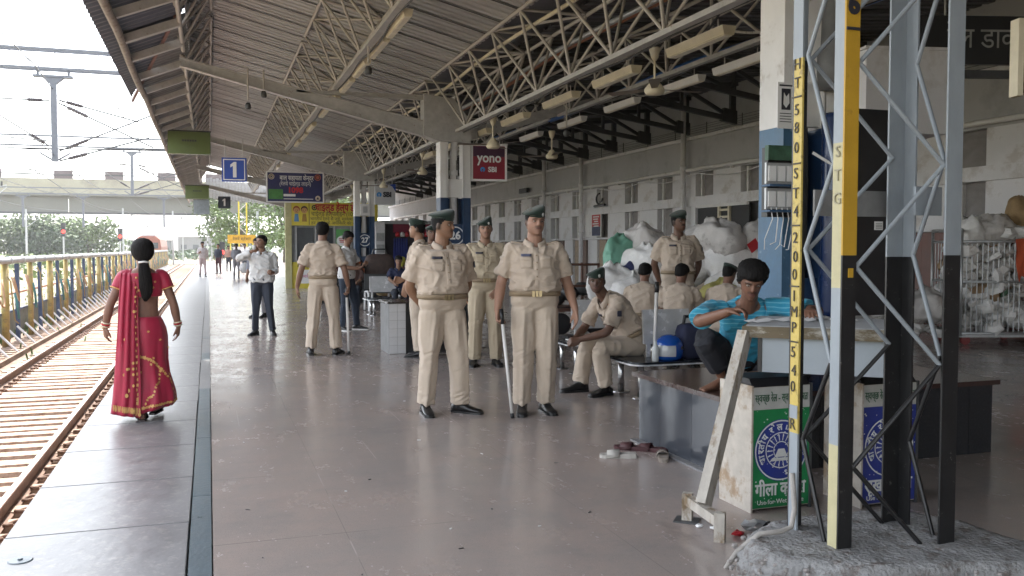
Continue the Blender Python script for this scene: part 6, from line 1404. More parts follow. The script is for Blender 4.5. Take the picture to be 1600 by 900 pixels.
bin_(3.43, 4.06, 'blue dry waste bin with white crest behind the yellow tower leg', 'स्वच्छ रेल - स्वच्छ भारत', 'सूखा कचरा', 'Use for Dry Waste', M_bin_b)
# litter
def crumple(x, y, r, m, label, z=0.):
    b = MB(); b.ball((0, 0, 0), r, 9, 0, (1.3, .9, .6)); rr = random.Random(int(x * 999)); b.v = [(v[0] * rr.uniform(.6, 1.3), v[1] * rr.uniform(.6, 1.3), max(-r * .45, v[2] * rr.uniform(.5, 1.3))) for v in b.v]
    b.build('litter', m, label=label, cat='litter').location = (x, y, z)
crumple(2.51, 3.86, .028, M_red, 'crushed red packet on the floor by the cement base'); crumple(2.64, 3.92, .055, M_galv, 'crumpled silver foil behind the conduit pipe'); crumple(2.72, 3.93, .035, M_black, 'crumpled black wrapper beside the silver foil'); crumple(2.46, 3.99, .022, M_sw, 'white paper scrap by the slanting leg foot'); crumple(2.40, 4.05, .018, M_sw, 'small white paper ball behind the foot of the slanting leg'); crumple(3.7, 3.7, .02, M_sw, 'white scrap on the dark floor right of the tower')
# ---- granite plinths
M_gran = mat('polished black granite', (.022, .024, .028), .07, var=.3, scale=60, c2=(.06, .065, .07), c2amt=.36, c2scale=80); M_gtop = mat('maroon granite', (.05, .03, .027), .14, var=.3, scale=50)
pt = thing('granite_plinth', 'low polished granite plinth with dark red top on which the boy sits', 'plinth', (4.15, 5.5, 0))
for y0, y1 in ((4.92, 5.28), (5.283, 5.72), (5.723, 6.05)): MB().span((3.06, y0, 0), (3.085, y1, .485)).build('panel', mat('mirror granite', (.045, .05, .06), .04, var=.1), pt)
for x0, x1 in ((3.087, 3.8), (3.803, 4.5), (4.503, 5.05), (5.053, 5.26)): MB().span((x0, 4.90, 0), (x1, 4.925, .485)).build('panel', M_gran, pt)
MB().span((3.087, 4.927, 0), (5.25, 6.05, .483)).build('core', M_black, pt); MB().span((3.02, 4.87, .487), (5.30, 6.10, .52)).build('top_slab', M_gtop, pt)
MB().span((3.0, 4.88, .0), (3.058, 6.08, .012)).build('base_trim', M_coping, pt)
# ---- steel benches
M_perf = mat('perforated dark steel', (.035, .04, .05), .25, metal=.6, var=.2); M_brite = mat('bright steel edge', (.62, .63, .65), .25, metal=.25)
def bench(x0, x1, yc, label, back=(0, 1)):
    t = thing('steel_bench', label, 'bench', ((x0 + x1) / 2, yc, 0), 0, 'perforated steel benches')
    L2 = (x1 - x0) / 2
    def pl_(mg, z0, z1):
        pts = []
        for cx, cy, a0 in ((L2 - .12, .30, 0), (-L2 + .12, .30, 90), (-L2 + .12, -.30, 180), (L2 - .12, -.30, 270)):
            for k in range(6): a = R(a0 + 18 * k); pts.append((cx + (.12 + mg) * math.cos(a), cy + (.12 + mg) * math.sin(a)))
        return MB().prism(pts, 2, z0, z1)
    pl_(.0, .352, .372).build('seat', M_perf, t, world=False); pl_(.012, .338, .3515).build('rim', M_brite, t, world=False)
    MB().prism([(-.02, .50), (.02, .50), (.055, .83), (.03, .84)], 0, -L2 + back[0], -L2 + back[1]).build('backrest', M_brite, t, world=False)
    for a in (back[0] + .05, back[1] - .05): MB().box((-L2 + a, 0, .44), (.04, .03, .14)).build('back_post', M_brite, t, world=False)
    n = max(2, round((x1 - x0) / .9))
    for k in range(n):
        for s in (-.22, .22):
            x = -L2 + .16 + (x1 - x0 - .32) * k / (n - 1); MB().tube([(x, s, .01), (x, s, .345)], .032, 12).build('leg', M_stain, t, True, world=False); MB().lathe([(.09, 0), (.085, .008), (.04, .011)], 14, 0, (x, s, 0)).build('foot_plate', M_stain, t, world=False)
    return t
bench(3.78, 6.3, 7.98, 'perforated steel bench with rounded end under the seated officer', (.30, .82)); bench(3.86, 6.6, 9.78, 'second steel bench behind the officer with the cane', (.2, .9)); bench(3.2, 4.6, 19.4, 'far steel bench under the seated travellers', (.1, 1.2))
nw = MB(); nw.box((0, 0, 0), (.30, .22, .012)); nw.box((.04, .02, .012), (.24, .18, .01)); nw.build('folded_newspaper', M_sw, label='folded paper lying on the second bench', cat='paper').location = (4.1, 9.6, .378)
MB().box((0, 0, 0), (.28, .2, .03)).build('dark_book', M_black, label='dark book on the second bench by the folded paper', cat='book').location = (4.12, 9.83, .388)
# helmet
hm = thing('motorcycle_helmet', 'bright blue helmet with visor lying on the bench by the boy', 'helmet', (4.22, 7.72, .372), R(130))
M_hel = mat('glossy blue helmet', (.005, .07, .36), .12, coat=.6, var=.05); b = MB(); rs = []
for z, r in ((0, .105), (.02, .125), (.06, .138), (.11, .142), (.16, .134), (.20, .112), (.23, .075), (.245, .03)): rs.append([Vector((r * math.cos(a) * 1.0, r * math.sin(a) * 1.15, z)) for a in [2 * math.pi * k / 28 for k in range(28)]])
b.rings(rs); b.build('shell', M_hel, hm, True, world=False)
vs = []; 
for z, r in ((.045, .150), (.075, .155), (.12, .153), (.15, .146)): vs += [Vector((r * math.cos(a), r * math.sin(a) * 1.15, z)) for a in [R(40 + 100 * k / 12) for k in range(13)]]
b = MB().add(vs, [(j * 13 + i, j * 13 + i + 1, (j + 1) * 13 + i + 1, (j + 1) * 13 + i) for j in range(3) for i in range(12)]); b.build('visor', mat('clear grey visor', (.40, .42, .44), .08), hm, True, world=False)
for s in (-1, 1): b = MB(); b.ball((s * .142, .02, .12), .018, 10); b.build('visor_knob', M_black, hm, True, world=False)
bag(4.47, 7.78, .372, (.26, .18, .34), mat('navy backpack', (.02, .024, .06), .8, var=.3), 'dark navy backpack on the bench between helmet and boy'); 
lathi('white cane with black grip leaning on the bench backrest', (4.10, 7.80, .38), (4.16, 7.86, 1.12), .017)
b = MB(); b.lathe([(.03, 0), (.034, .01), (.034, .13), (.014, .17), (.014, .2)], 12); b.build('water_bottle', mat('clear plastic', (.5, .52, .52), .1), smooth=True, label='clear plastic bottle on the bench in front of the helmet', cat='bottle').location = (4.02, 7.62, .373)
# ---- sandals
def sandal(x, y, rz, label, grp, m1, m2):
    t = thing('sandal', label, 'sandal', (x, y, 0), R(rz), grp); rs = []
    for yy, w, h in ((-.125, .012, .022), (-.115, .028, .03), (-.07, .034, .032), (-.01, .032, .028), (.05, .040, .024), (.095, .042, .022), (.125, .030, .024), (.135, .012, .026)):
        rs.append([Vector((sx * w, yy, z)) for sx, z in ((-1, .0), (1, .0), (1.05, h), (-1.05, h))])
    MB().rings(rs).build('sole', m1, t, world=False)
    st = MB(); n = 9
    for wy, rr in ((.045, .043),):
        st.rings([[Vector((rr * math.cos(a) * .98, wy + dy, .010 + .042 * math.sin(a) + dz)) for dy, dz in ((-.045, 0), (.04, -.010), (.04, -.004), (-.045, .007))] for a in [math.pi * k / n for k in range(n + 1)]])
    st.build('strap', m2, t, True, world=False)
M_sw2 = mat('off white sandal', (.40, .38, .35), .6, var=.15); M_sg = mat('grey brown sandal', (.20, .17, .145), .6); M_sm = mat('maroon sandal', (.06, .02, .022), .6)
sandal(2.68, 5.60, 68, 'off white slip-on sandal lying apart before the plinth', 'sandals before the plinth', M_sw2, M_sw2); sandal(2.95, 5.47, -25, 'grey brown slip-on sandal nearest the plinth', 'sandals before the plinth', M_sg, M_sg)
sandal(2.87, 5.78, 50, 'dark maroon sandal behind the white one', 'sandals before the plinth', M_sm, M_sm); sandal(2.98, 5.70, 40, 'dark maroon sandal partly under its pair', 'sandals before the plinth', M_sm, M_sm)
# ---- things on and behind the near column
sk = thing('socket_board', 'black board with two rows of white charging sockets on the near column', 'socket board', (4.30, 6.12, 1.62))
MB().span((4.20, 6.10, 1.70), (4.44, 6.18, 2.25)).build('backboard', M_black, sk)
for z in (1.78, 1.98):
    MB().span((4.14, 5.98, z - .045), (4.44, 6.10, z - .03)).build('shelf', mat('blue shelf', (.03, .08, .16), .5), sk)
    MB().span((4.17, 6.075, z - .02), (4.44, 6.098, z + .145)).build('panel', M_galv, sk)
    for k in range(3): MB().span((4.185 + k * .085, 6.06, z + .0), (4.25 + k * .085, 6.074, z + .12)).build('socket', M_sw, sk)
MB().span((4.17, 6.05, 2.145), (4.42, 6.098, 2.26)).build('green_box', mat('green box', (.04, .10, .06), .5, var=.4, scale=20), sk)
for k in range(5): MB().tube([(4.2 + k * .05, 6.05, 1.77), (4.18 + k * .05, 6.0, 1.68), (4.17 + k * .04 - .06 * (k == 0), 6.0, 1.52 - .02 * k), (4.13 + k * .05, 6.03, 1.44 + .04 * (k % 2))], .004, 5).build('charging_cable', M_wall, sk)
nt_ = thing('paper_notice', 'white paper notice with black picture pasted on the near column', 'notice', (4.44, 6.2, 2.40)); MB().span((4.365, 6.215, 2.42), (4.52, 6.222, 2.79)).build('paper', M_sw, nt_)
MB().span((4.40, 6.212, 2.57), (4.485, 6.2145, 2.74)).build('picture', M_ink, nt_); b = MB(); [b.box((4.44, 6.213, 2.54 - k * .022), (.11, .003, .006)) for k in range(4)]; b.box((4.44, 6.213, 2.765), (.12, .003, .012)); b.build('print_lines', M_ink, nt_)
MB().add([(4.415 + .9 * x, 6.2105, 2.585 + z) for x, z in ((0, .03), (.03, 0), (.065, .04), (.06, .12), (.03, .09), (.005, .125))], [(0, 1, 2, 3, 4, 5)]).build('hand_print', M_sw, nt_)
kb = thing('equipment_cabinet', 'tall black equipment cabinet with grey band standing beside the near column', 'cabinet', (5.10, 6.3, 1.0))
MB().span((4.98, 6.02, .90), (5.36, 6.5, 1.72)).build('lower_case', M_black, kb); MB().span((4.98, 6.02, 1.86), (5.36, 6.5, 2.58)).build('upper_case', M_black, kb); MB().span((4.6, 6.0, 1.74), (5.5, 6.03, 1.84)).build('clamp_band', M_steel, kb)
MB().span((5.17, 6.012, 1.60), (5.25, 6.0195, 1.67)).build('data_label', M_sw, kb); b = MB(); [b.box((5.21, 6.0105, 1.615 + k * .012), (.06, .002, .004)) for k in range(4)]; b.build('label_print', M_ink, kb)
for z in (1.42, 1.72, 1.98): MB().span((5.365, 6.0, z), (5.47, 6.1, z + .12)).build('small_box', M_wall, kb)
MB().lathe([(.10, 0), (.115, .04), (.115, 1.6), (.10, 1.64)], 18, 0, (4.83, 6.08, .9)).build('blue_drum', mat('deep blue tube', (.008, .02, .065), .25), smooth=True, label='dark blue vertical tube between tower leg and black cabinet', cat='tube')
MB().tube([(4.62, 6.1, 2.22), (4.75, 6.02, 2.12), (4.95, 6.0, 2.08)], .012, 6).build('slack_wire', M_sw, label='white slack wire hanging before the dark blue tube', cat='wire')
dp = MB(); dp.lathe([(.13, 2.75), (.14, 2.9), (.14, 3.02), (.115, 3.05), (.10, 3.6), (.09, 4.3)], 16, 0, (4.86, 6.15, 0)); dp.build('grey_duct', mat('dark grey duct', (.10, .10, .10), .6, var=.3), smooth=True, label='thick dark grey pipe above the near column cabinets', cat='pipe')
# white box, black boards and monitor at the right
wb = thing('white_cabinet', 'white metal box hung high behind the lattice tower', 'cabinet', (6.65, 7.3, 2.6), R(-12)); MB().span((-.44, 0, 0), (.44, .5, .83)).build('case', M_wall, wb, world=False); MB().span((-.46, -.02, .831), (.46, .52, .86)).build('lid', M_wall, wb, world=False)
b = MB(); discmb(b, -.28, -.004, .06, .014, 10); discmb(b, -.28, -.004, .12, .014, 10); b.build('knob', M_black, wb, world=False)
t = board('office_sign', 'long black hanging signboard with white Hindi lettering at the upper right', 'sign', 7.9, 7.35, 3.62, 1.75, .50, mat('sign black', (.008, .008, .009), .4), None, R(-16), .06, None, .4); letters(t, 'रेल डाक सेवा', .30, .02, .26, mat('chalky white', (.30, .30, .29), .6), .065, wid=1.25)
MB().span((-.9, -.03, -.14), (.9, .03, -.06)).build('lower_bar', M_steeldk, t, world=False)
t = board('hanging_monitor', 'dark hanging monitor with pale edge at the upper right corner', 'monitor', 5.55, 4.55, 2.72, .80, .47, mat('dark screen', (.006, .006, .007), .2), None, R(-14), .08, None, .5); MB().span((-.445, -.045, -.02), (-.405, .045, .49)).build('pale_edge', M_cream, t, world=False)
# ---- caged trolley with parcels
M_sack = mat('white woven sack', (.74, .73, .72), .7, var=.15, scale=4, bump=.5, bscale=14, c2=(.62, .60, .57), c2amt=.4, c2scale=3)
M_sackg = mat('grey woven sack', (.54, .515, .50), .8, var=.15, scale=4, bump=.6, bscale=12, c2=(.24, .22, .20), c2amt=.4, c2scale=3); M_sackb = mat('brown parcel', (.27, .18, .10), .8, var=.2)
tr = thing('cage_trolley', 'galvanised cage trolley full of white parcels at the right edge', 'trolley', (11.2, 10.3, 0), R(-18))
def TB2(a, b_, r=.02, n='frame_tube'): return MB().tube([a, b_], r, 8).build(n, M_galv, tr, True, world=False)
for x in (-.62, 0.6):
    for y in (0, .9): TB2((x, y, .14), (x, y, 1.72), .024)
for z in (.18, .95, 1.55):
    for y in (0, .9): TB2((-.62, y, z), (0.6, y, z))
    TB2((-.62, 0, z), (-.62, .9, z))
TB2((-.62, 0, 1.72), (-.62, .9, 1.72), .028)
wr = MB().tube([(0, 0, .18), (0, 0, 1.55)], .008, 5).mesh('wire', M_galv)
for k in range(15): put('wire', wr, tr, (-.54 + k * .08, 0, 0))
for k in range(9): put('wire', wr, tr, (-.62, .08 + k * .09, 0))
MB().span((-.62, 0, .12), (0.6, .9, .16)).build('base', M_galv, tr, world=False)
for x in (-.5, .5):
    for y in (.08, .82): MB().lathe([(.07, -.02), (.07, .02)], 14).xform(Matrix.Translation((x, y, .07)) @ Matrix.Rotation(R(90), 4, 'X')).build('wheel', mat('red wheel', (.18, .02, .02), .5), tr, world=False)
def sack(x, y, z, d, m, label, rz=0, grp='mail sacks in the heap', seed=0, cat='sack', tie=True, rx=0):
    rr = np.random.RandomState(seed + 11); b = MB(); n = 18; rs = []
    for q in np.linspace(0, 1, 11):
        prof = (math.sin(math.pi * min(1, max(0, q * .94 + .03))) ** .42); 
        if q > .86 and tie: prof *= .62
        rs.append([Vector((d[0] / 2 * prof * math.copysign(abs(math.cos(a)) ** .75, math.cos(a)) * (1 + .12 * math.sin(3 * a + seed + q * 4)), d[1] / 2 * prof * math.copysign(abs(math.sin(a)) ** .75, math.sin(a)) * (1 + .12 * math.sin(2 * a + seed * 2 + q * 3)), d[2] * q + .03 * math.sin(4 * a + seed))) for a in [2 * math.pi * k / n for k in range(n)]])
    b.rings(rs); me = b.mesh('sack', m, True)
    bm = bmesh.new(); bm.from_mesh(me); bmesh.ops.subdivide_edges(bm, edges=bm.edges, cuts=2, use_grid_fill=True, smooth=.5); bm.normal_update()
    for v in bm.verts:
        c = Vector(v.co); v.co += v.normal * (noise.noise(c * 6 + Vector((seed, 0, 0))) * .04 + (abs(noise.noise(c * 6 + Vector((0, seed, 0)))) - .25) * -.055 + (abs(noise.noise(Vector((c.x * 22, c.y * 22, c.z * 9)) + Vector((0, 0, seed)))) - .25) * -.03) * min(1, d[0])
    bm.to_mesh(me); bm.free(); me.polygons.foreach_set('use_smooth', [True] * len(me.polygons))
    o = bpy.data.objects.new('sack', me); COL.objects.link(o); o.location = (x, y, z); o.rotation_euler = (rx, random.Random(seed).uniform(-.12, .12), rz); tag(o, label, cat, grp); return o
# parcels in the cage: heap of small white packets
pq = MB(); rnd = np.random.RandomState(9); c0, s0 = math.cos(R(-18)), math.sin(R(-18))
def packets(n, fx, name, mats, size=.16):
    q = MB()
    for k in range(n):
        x, y, z = fx(rnd); b = MB(); b.ball((0, 0, 0), 1, 7, 0, (size * rnd.uniform(.5, 1.1), size * rnd.uniform(.4, .8), size * rnd.uniform(.25, .6))); b.v = [(v[0] * rnd.uniform(.7, 1.2), v[1] * rnd.uniform(.7, 1.2), v[2] * rnd.uniform(.7, 1.2)) for v in b.v]
        b.xform(Matrix.Translation((x, y, z)) @ Matrix.Rotation(rnd.uniform(0, 6), 4, 'Z') @ Matrix.Rotation(rnd.uniform(-1, 1), 4, 'X')); q.add(b.v, b.f, int(rnd.choice(len(mats), p=[.76, .14, .03, .05, .02])))
    o = q.build(name, mats, kind='stuff'); return o
PM = [M_sack, M_sackg, M_sackb, mat('printed packet', (.45, .40, .40), .6, var=.5, scale=14), mat('green packet', (.10, .22, .14), .6)]
def inc(r):
    x, y, z = r.uniform(-.56, .55), r.uniform(.06, .84), r.uniform(.22, 1.75); z = min(z, 1.5 + .25 * math.sin(x * 4 + 1) + .15)
    return 11.2 + x * c0 - y * s0, 10.3 + x * s0 + y * c0, z
packets(190, inc, 'parcels', PM, .24)
for k, (x, y, z, d, m, lb) in enumerate([(11.35, 10.6, 1.5, (.7, .5, .45), M_sackg, 'grey sack on top of the caged parcels'), (11.72, 10.5, 1.78, (.42, .4, .45), mat('tan carton', (.30, .20, .10), .8), 'tan carton high at the right edge above the cage'), (10.95, 10.7, 1.5, (.5, .5, .42), M_sack, 'white sack on top of the caged trolley')]): sack(x, y, z, d, m, lb, k, 'parcels piled on the cage trolley', k + 40, 'parcel', False)
cl = MB(); vs = []
for j in range(9):
    for i in range(6):
        a = i / 5; vs.append((.28 + (a - .5) * (.26 - .012 * j), -.05 - .02 * math.sin(a * 9 + j), 1.60 - .075 * j * (1 + .1 * math.sin(i * 2)) - .03 * abs(a - .5)))
cl.add(vs, [(j * 6 + i, j * 6 + i + 1, (j + 1) * 6 + i + 1, (j + 1) * 6 + i) for j in range(8) for i in range(5)]); cl.xform(Matrix.Translation((11.2, 10.3, 0)) @ Matrix.Rotation(R(-18), 4, 'Z')); cl.build('orange_cloth', mat('orange cloth', (.50, .09, .035), .85, var=.15), smooth=True, label='orange cloth hung over the cage trolley', cat='cloth')
# ---- heaps of mail sacks
M_sgreen = mat('green sack', (.16, .36, .27), .6, var=.12, bump=.3, bscale=10); M_sblue = mat('navy sack', (.02, .025, .09), .7); M_syel = mat('yellow sack', (.46, .42, .14), .7, var=.15, bump=.4, bscale=12)
SL = [(5.98, 12.6, 1.08, (.50, .4, .62), M_sgreen, 'bright mint green sack at the left of the heap'), (6.12, 12.35, .98, (.34, .34, .34), M_sblue, 'small navy sack under the green one'), (6.42, 12.6, 1.15, (.62, .55, .62), M_sackg, 'grey white sack high beside the green one'), (6.28, 12.3, .92, (.55, .5, .55), M_sack, 'lumpy white sack below the grey one'),
      (5.72, 12.3, .52, (.62, .5, .62), M_sack, 'white sack low at the left end of the heap'), (6.02, 12.1, .42, (.66, .55, .60), M_sack, 'white sack with red curved mark near the seated officers'), (6.7, 12.3, .45, (.8, .6, .8), M_sackg, 'broad grey sack behind the seated officers'), (7.35, 12.0, 1.22, (.95, .6, .62), M_sackg, 'large grey sack crowning the heap right of the standing officer'),
      (7.0, 12.2, .9, (.6, .5, .6), M_sack, 'white sack close behind the standing officer'), (7.55, 11.75, .85, (.75, .6, .66), M_sack, 'white sack with red diamond label'), (8.05, 11.7, 1.10, (.8, .6, .75), M_sackg, 'grey sack with rumpled top by the blue column'), (8.15, 11.3, .70, (.75, .6, .85), M_sack, 'bulging white sack with red label beside the blue column'),
      (7.35, 11.4, .25, (.8, .6, .82), M_sack, 'wide white sack low in the middle of the heap'), (7.05, 11.35, .42, (.55, .45, .52), M_syel, 'pale yellow sack behind the boy in blue'), (7.9, 11.1, .10, (.8, .6, .8), M_sackg, 'grey sack on the floor behind the boy'), (6.6, 11.9, .0, (.9, .6, .6), M_sack, 'white sack on the floor behind the bench'), (8.5, 11.0, .2, (.6, .5, .6), mat('orange brown sack', (.40, .20, .13), .8), 'orange brown sack beside the column foot')]
for k, (x, y, z, d, m, lb) in enumerate(SL): sack(x, y, z * .97, (d[0] * 1.22, d[1] * 1.15, d[2] * 1.16) if m not in (M_sgreen, M_sblue) else d, m, lb, k * .7, 'mail sacks in the heap', k)
def label_on(x, y, z, w, h, rot, lb): MB().add([(w / 2 * a * math.cos(rot) - h / 2 * b_ * math.sin(rot), 0, w / 2 * a * math.sin(rot) + h / 2 * b_ * math.cos(rot)) for a, b_ in ((-1, -1), (1, -1), (1, 1), (-1, 1))] + [(w / 2 * a * math.cos(rot) - h / 2 * b_ * math.sin(rot), .006, w / 2 * a * math.sin(rot) + h / 2 * b_ * math.cos(rot)) for a, b_ in ((-1, -1), (1, -1), (1, 1), (-1, 1))], [(0, 1, 2, 3), (7, 6, 5, 4), (0, 4, 5, 1), (1, 5, 6, 2), (2, 6, 7, 3), (3, 7, 4, 0)]).build('sack_label', M_red, label=lb, cat='label').location = (x, y, z)
label_on(7.50, 11.22, 1.38, .17, .15, .6, 'red diamond label on a white sack'); label_on(8.05, 10.86, 1.16, .11, .20, .15, 'red rectangular label on the bulging sack by the column')
b = MB(); b.tube([(5.95 + .16 * math.cos(a), 11.78, .72 + .16 * math.sin(a)) for a in [R(110 + 14 * k) for k in range(10)]], .02, 6); b.build('red_mark', M_red, label='red curved cord on the white sack behind the officers', cat='cord')
def inb(r):
    x = r.uniform(8.9, 10.8); y = r.uniform(11.0, 12.0); return x, y, r.uniform(.1, .95) * (1 - .25 * abs(x - 9.8))
packets(330, inb, 'parcels', PM, .17)
for k, (x, y, z, d, m, lb) in enumerate([(9.3, 11.0, .45, (.7, .5, .5), M_sack, 'white sack on the parcel heap between the tower legs'), (10.2, 10.75, .35, (.9, .6, .5), M_sackg, 'big grey sack on the parcel heap right of the tower legs'), (9.0, 11.3, .6, (.6, .5, .5), M_sackb, 'brown parcel on the heap behind the yellow tower leg')]): sack(x, y, z, d, m, lb, k, 'mail sacks in the heap', k + 70)
# hand cart
ct = thing('hand_cart', 'dark red and black iron hand cart behind the standing officer', 'cart', (5.75, 13.8, 0))
for x in (-.35, .45):
    for y in (0, .7): MB().tube([(x, y, 0), (x, y, 1.2)], .022, 6).build('post', M_brown, ct, world=False)
for z in (.45, .82, 1.18): MB().tube([(-.35, 0, z), (.45, 0, z)], .022, 6).build('rail', M_brown if z > .5 else M_black, ct, world=False)
MB().span((-.4, -.05, .40), (.5, .75, .46)).build('deck', M_brown, ct, world=False)
for s in (-.25, .35): MB().lathe([(.16, -.03), (.18, -.02), (.18, .02), (.16, .03)], 18).xform(Matrix.Translation((s, -.06, .2)) @ Matrix.Rotation(R(90), 4, 'X')).build('wheel', M_black, ct, True, world=False)
for k in range(3): b = MB(); b.ball((-.2 + k * .25, .3, .6 + .08 * k), .17, 9, 0, (1, .8, .8)); b.build('load_bundle', M_steeldk, ct, True, world=False)
MB().tube([(9.4, 10.8, .95), (9.4, 10.8, .78), (9.8, 10.7, .55)], .02, 6).build('red_pole', mat('dark red pole', (.12, .01, .02), .4), label='bent dark red pole lying on the parcel heap', cat='pole')
# ---- boy at the desk
bz = R(180); bx0, by0 = 3.51, 5.33
def Lc(x, y, z): return (-(x - bx0) / .97, -(y - by0) / .97, z / .97)
M_tee = mat('turquoise striped tee', (.02, .23, .36), .8, var=.1, sheen=.1)
nt = M_tee.node_tree; bb = nt.nodes['Principled BSDF']; old = bb.inputs['Base Color'].links[0].from_socket; wv = nt.nodes.new('ShaderNodeTexWave'); wv.wave_type = 'BANDS'; wv.bands_direction = 'Z'; wv.inputs['Scale'].default_value = 11; wv.inputs['Distortion'].default_value = 2.2
tcn = nt.nodes.new('ShaderNodeTexCoord'); nt.links.new(tcn.outputs['Object'], wv.inputs[0]); mpr = nt.nodes.new('ShaderNodeMapRange'); mpr.inputs[1].default_value = .82; mpr.inputs[2].default_value = .95; sep = nt.nodes.new('ShaderNodeSeparateXYZ'); nt.links.new(tcn.outputs['Object'], sep.inputs[0]); gt = nt.nodes.new('ShaderNodeMath'); gt.operation = 'GREATER_THAN'; gt.inputs[1].default_value = .93; nt.links.new(sep.outputs[2], gt.inputs[0]); mu = nt.nodes.new('ShaderNodeMath'); mu.operation = 'MULTIPLY'
nt.links.new(wv.outputs[1], mpr.inputs[0]); nt.links.new(mpr.outputs[0], mu.inputs[0]); nt.links.new(gt.outputs[0], mu.inputs[1]); mxx = nt.nodes.new('ShaderNodeMix'); mxx.data_type = 'RGBA'; mxx.inputs['B'].default_value = (.12, .38, .50, 1); nt.links.new(mu.outputs[0], mxx.inputs['Factor']); nt.links.new(old, mxx.inputs['A']); nt.links.new(mxx.outputs['Result'], bb.inputs['Base Color'])
BOY = Person('boy in turquoise striped tee sitting barefoot on the plinth, leaning on the desk', (bx0, by0, 0), bz, 1.69, (.17, .085, .055), .93, 0., .0062, dict(
    pelvis=Lc(3.51, 5.33, .636), neck=Lc(3.33, 5.03, 1.085), bend=(0, -.06, .07), sho_yaw=-16, hip_yaw=-6, roll=.05, head_yaw=-8, head_pitch=-26, head_roll=-4, head_fwd=.055,
    RA=Lc(3.10, 5.10, 1.05), LA=Lc(3.51, 4.97, 1.07), RE=Lc(2.885, 4.92, .985), RW=Lc(2.95, 4.66, 1.07), LE=Lc(3.62, 4.70, 1.05), LW=Lc(3.40, 4.50, 1.075), Rh=((-.5, .85, .15), (.1, .3, -1), .7), Lh=((.5, .8, .0), (0, .1, -1), .3),
    RK=Lc(3.05, 5.12, .87), RAk=Lc(3.22, 5.16, .592), LK=Lc(3.70, 4.95, .64), LAk=Lc(3.30, 5.0, .615), RT=(.95, .25, 0), LT=(.9, .2, 0)))
BOY.body(bare_feet=True, stubble=.2, moustache=.55, lips=(.22, .09, .08)); BOY.hair(.022, .042, -.07, .016, 5)
BOY.shirt(M_tee, .78, .08, .018, .0, hem_out=True, flare=.012, name='tee_shirt', fold=.009); BOY.trousers(mat('black track trousers', (.010, .011, .016), .8, var=.2), .22, .018, .092, .074, .104, .80)
# ---- woman in the red sari
M_sari = mat('red sari silk', (.34, .006, .04), .55, var=.12, scale=9, sheen=.2); M_gold = mat('gold zari print', (.62, .36, .12), .5, var=.2)
WZ = R(6); WM = Person('woman in red sari with gold print and long black ponytail walking away beside the track', (-.53, 8.2, 0), WZ, 1.52, (.20, .105, .075), .98, .0, .0075, dict(
    RE=(.27, -.03, 1.12), RW=(.315, .0, .89), LE=(-.30, -.03, 1.12), LW=(-.345, .0, .90), Rh=((-.05, .12, -1), (-1, .3, 0), .45), Lh=((.05, .12, -1), (1, .3, 0), .45), RK=(.09, .05, .48), RAk=(.085, .08, .12), LK=(-.05, -.02, .48), LAk=(-.035, -.10, .075), RT=(.35, 1, 0), LT=(.05, 1, 0)))
k = WM.k; WM.body(bare_feet=True, hairline='none'); WM.p['RA'] = None
# blouse
b = MB(); b.rings([WM.torso(t, g, 28) for t, g in ((.52, .006), (.54, .010), (.62, .010), (.72, .010), (.80, .009), (.87, .007), (.91, .004))])
for S_, E_ in ((WM.RS, WM.RE), (WM.LS, WM.LE)): limb(b, [S_.lerp(WM.spine(.86), .35), S_, S_.lerp(E_, .45)], [.060 * k, .066 * k, .064 * k], 16, caps=False)
me = remesh(b, .008, 4); bl_ = finish(me, 'blouse', M_sari, WM.root); WM.shirt_o = bl_; WM.bvh = BVHTree.FromPolygons([v.co for v in me.vertices], [tuple(p.vertices) for p in me.polygons])
for S_, E_ in ((WM.RS, WM.RE), (WM.LS, WM.LE)):
    c = S_.lerp(E_, .46); d = (E_ - S_).normalized(); q = d.orthogonal().normalized(); w_ = d.cross(q); b = MB(); b.tube([c + (q * math.cos(a) + w_ * math.sin(a)) * .067 * k for a in [2 * math.pi * i / 18 for i in range(19)]], .005, 6); b.build('sleeve_border', M_gold, bl_, True, world=False)
for i in range(13):
    t_ = .56 + .30 * ((i * 7) % 13) / 13; u = -.12 + .24 * ((i * 5) % 13) / 13; WM.patch('blouse_print', t_, u, .018, .020, M_gold, None, .004, True, i, .002, 3, 3)
# skirt: pleated cloth from waist to ankles, swinging to the right
ZK = [1.0, .96, .88, .80, .70, .58, .46, .36, .26, .16, .09, .055]; W_ = [.150, .172, .198, .205, .202, .198, .205, .222, .240, .250, .246, .236]; D_ = [.118, .135, .152, .156, .150, .146, .152, .165, .180, .190, .188, .182]; CX = [.0, .0, .005, .008, .010, .012, .018, .026, .032, .030, .015, .0]
def skp(z, a, g=0.):
    w = crs(ZK[::-1], W_[::-1], z); d = crs(ZK[::-1], D_[::-1], z); cx = crs(ZK[::-1], CX[::-1], z); am = .011 * (1 - sm(.25, .95, z)) + .002
    f = 1 + am / w * (math.sin(a * 9 + z * 2.4) + .5 * math.sin(a * 17 - z * 5)) ; low = .055 + .06 * max(0, math.cos(a - .6)) * sm(.25, .05, z)
    return Vector(((w * f + g) * math.cos(a) + cx, (d * f + g) * math.sin(a) - .004, z + (.07 * max(0, math.cos(a + .5)) * float(sm(.2, .05, z)))))  * k
n = 72; zs_ = np.linspace(1.0, .05, 44)
b = MB(); b.rings([[skp(z, 2 * math.pi * i / n) for i in range(n)] for z in zs_], 0, False); me = b.mesh('sari_skirt', M_sari, True); o = bpy.data.objects.new('sari_skirt', me); COL.objects.link(o); o.parent = WM.root; sk_o = o
so = o.modifiers.new('s', 'SOLIDIFY'); so.thickness = .006; so.offset = -1
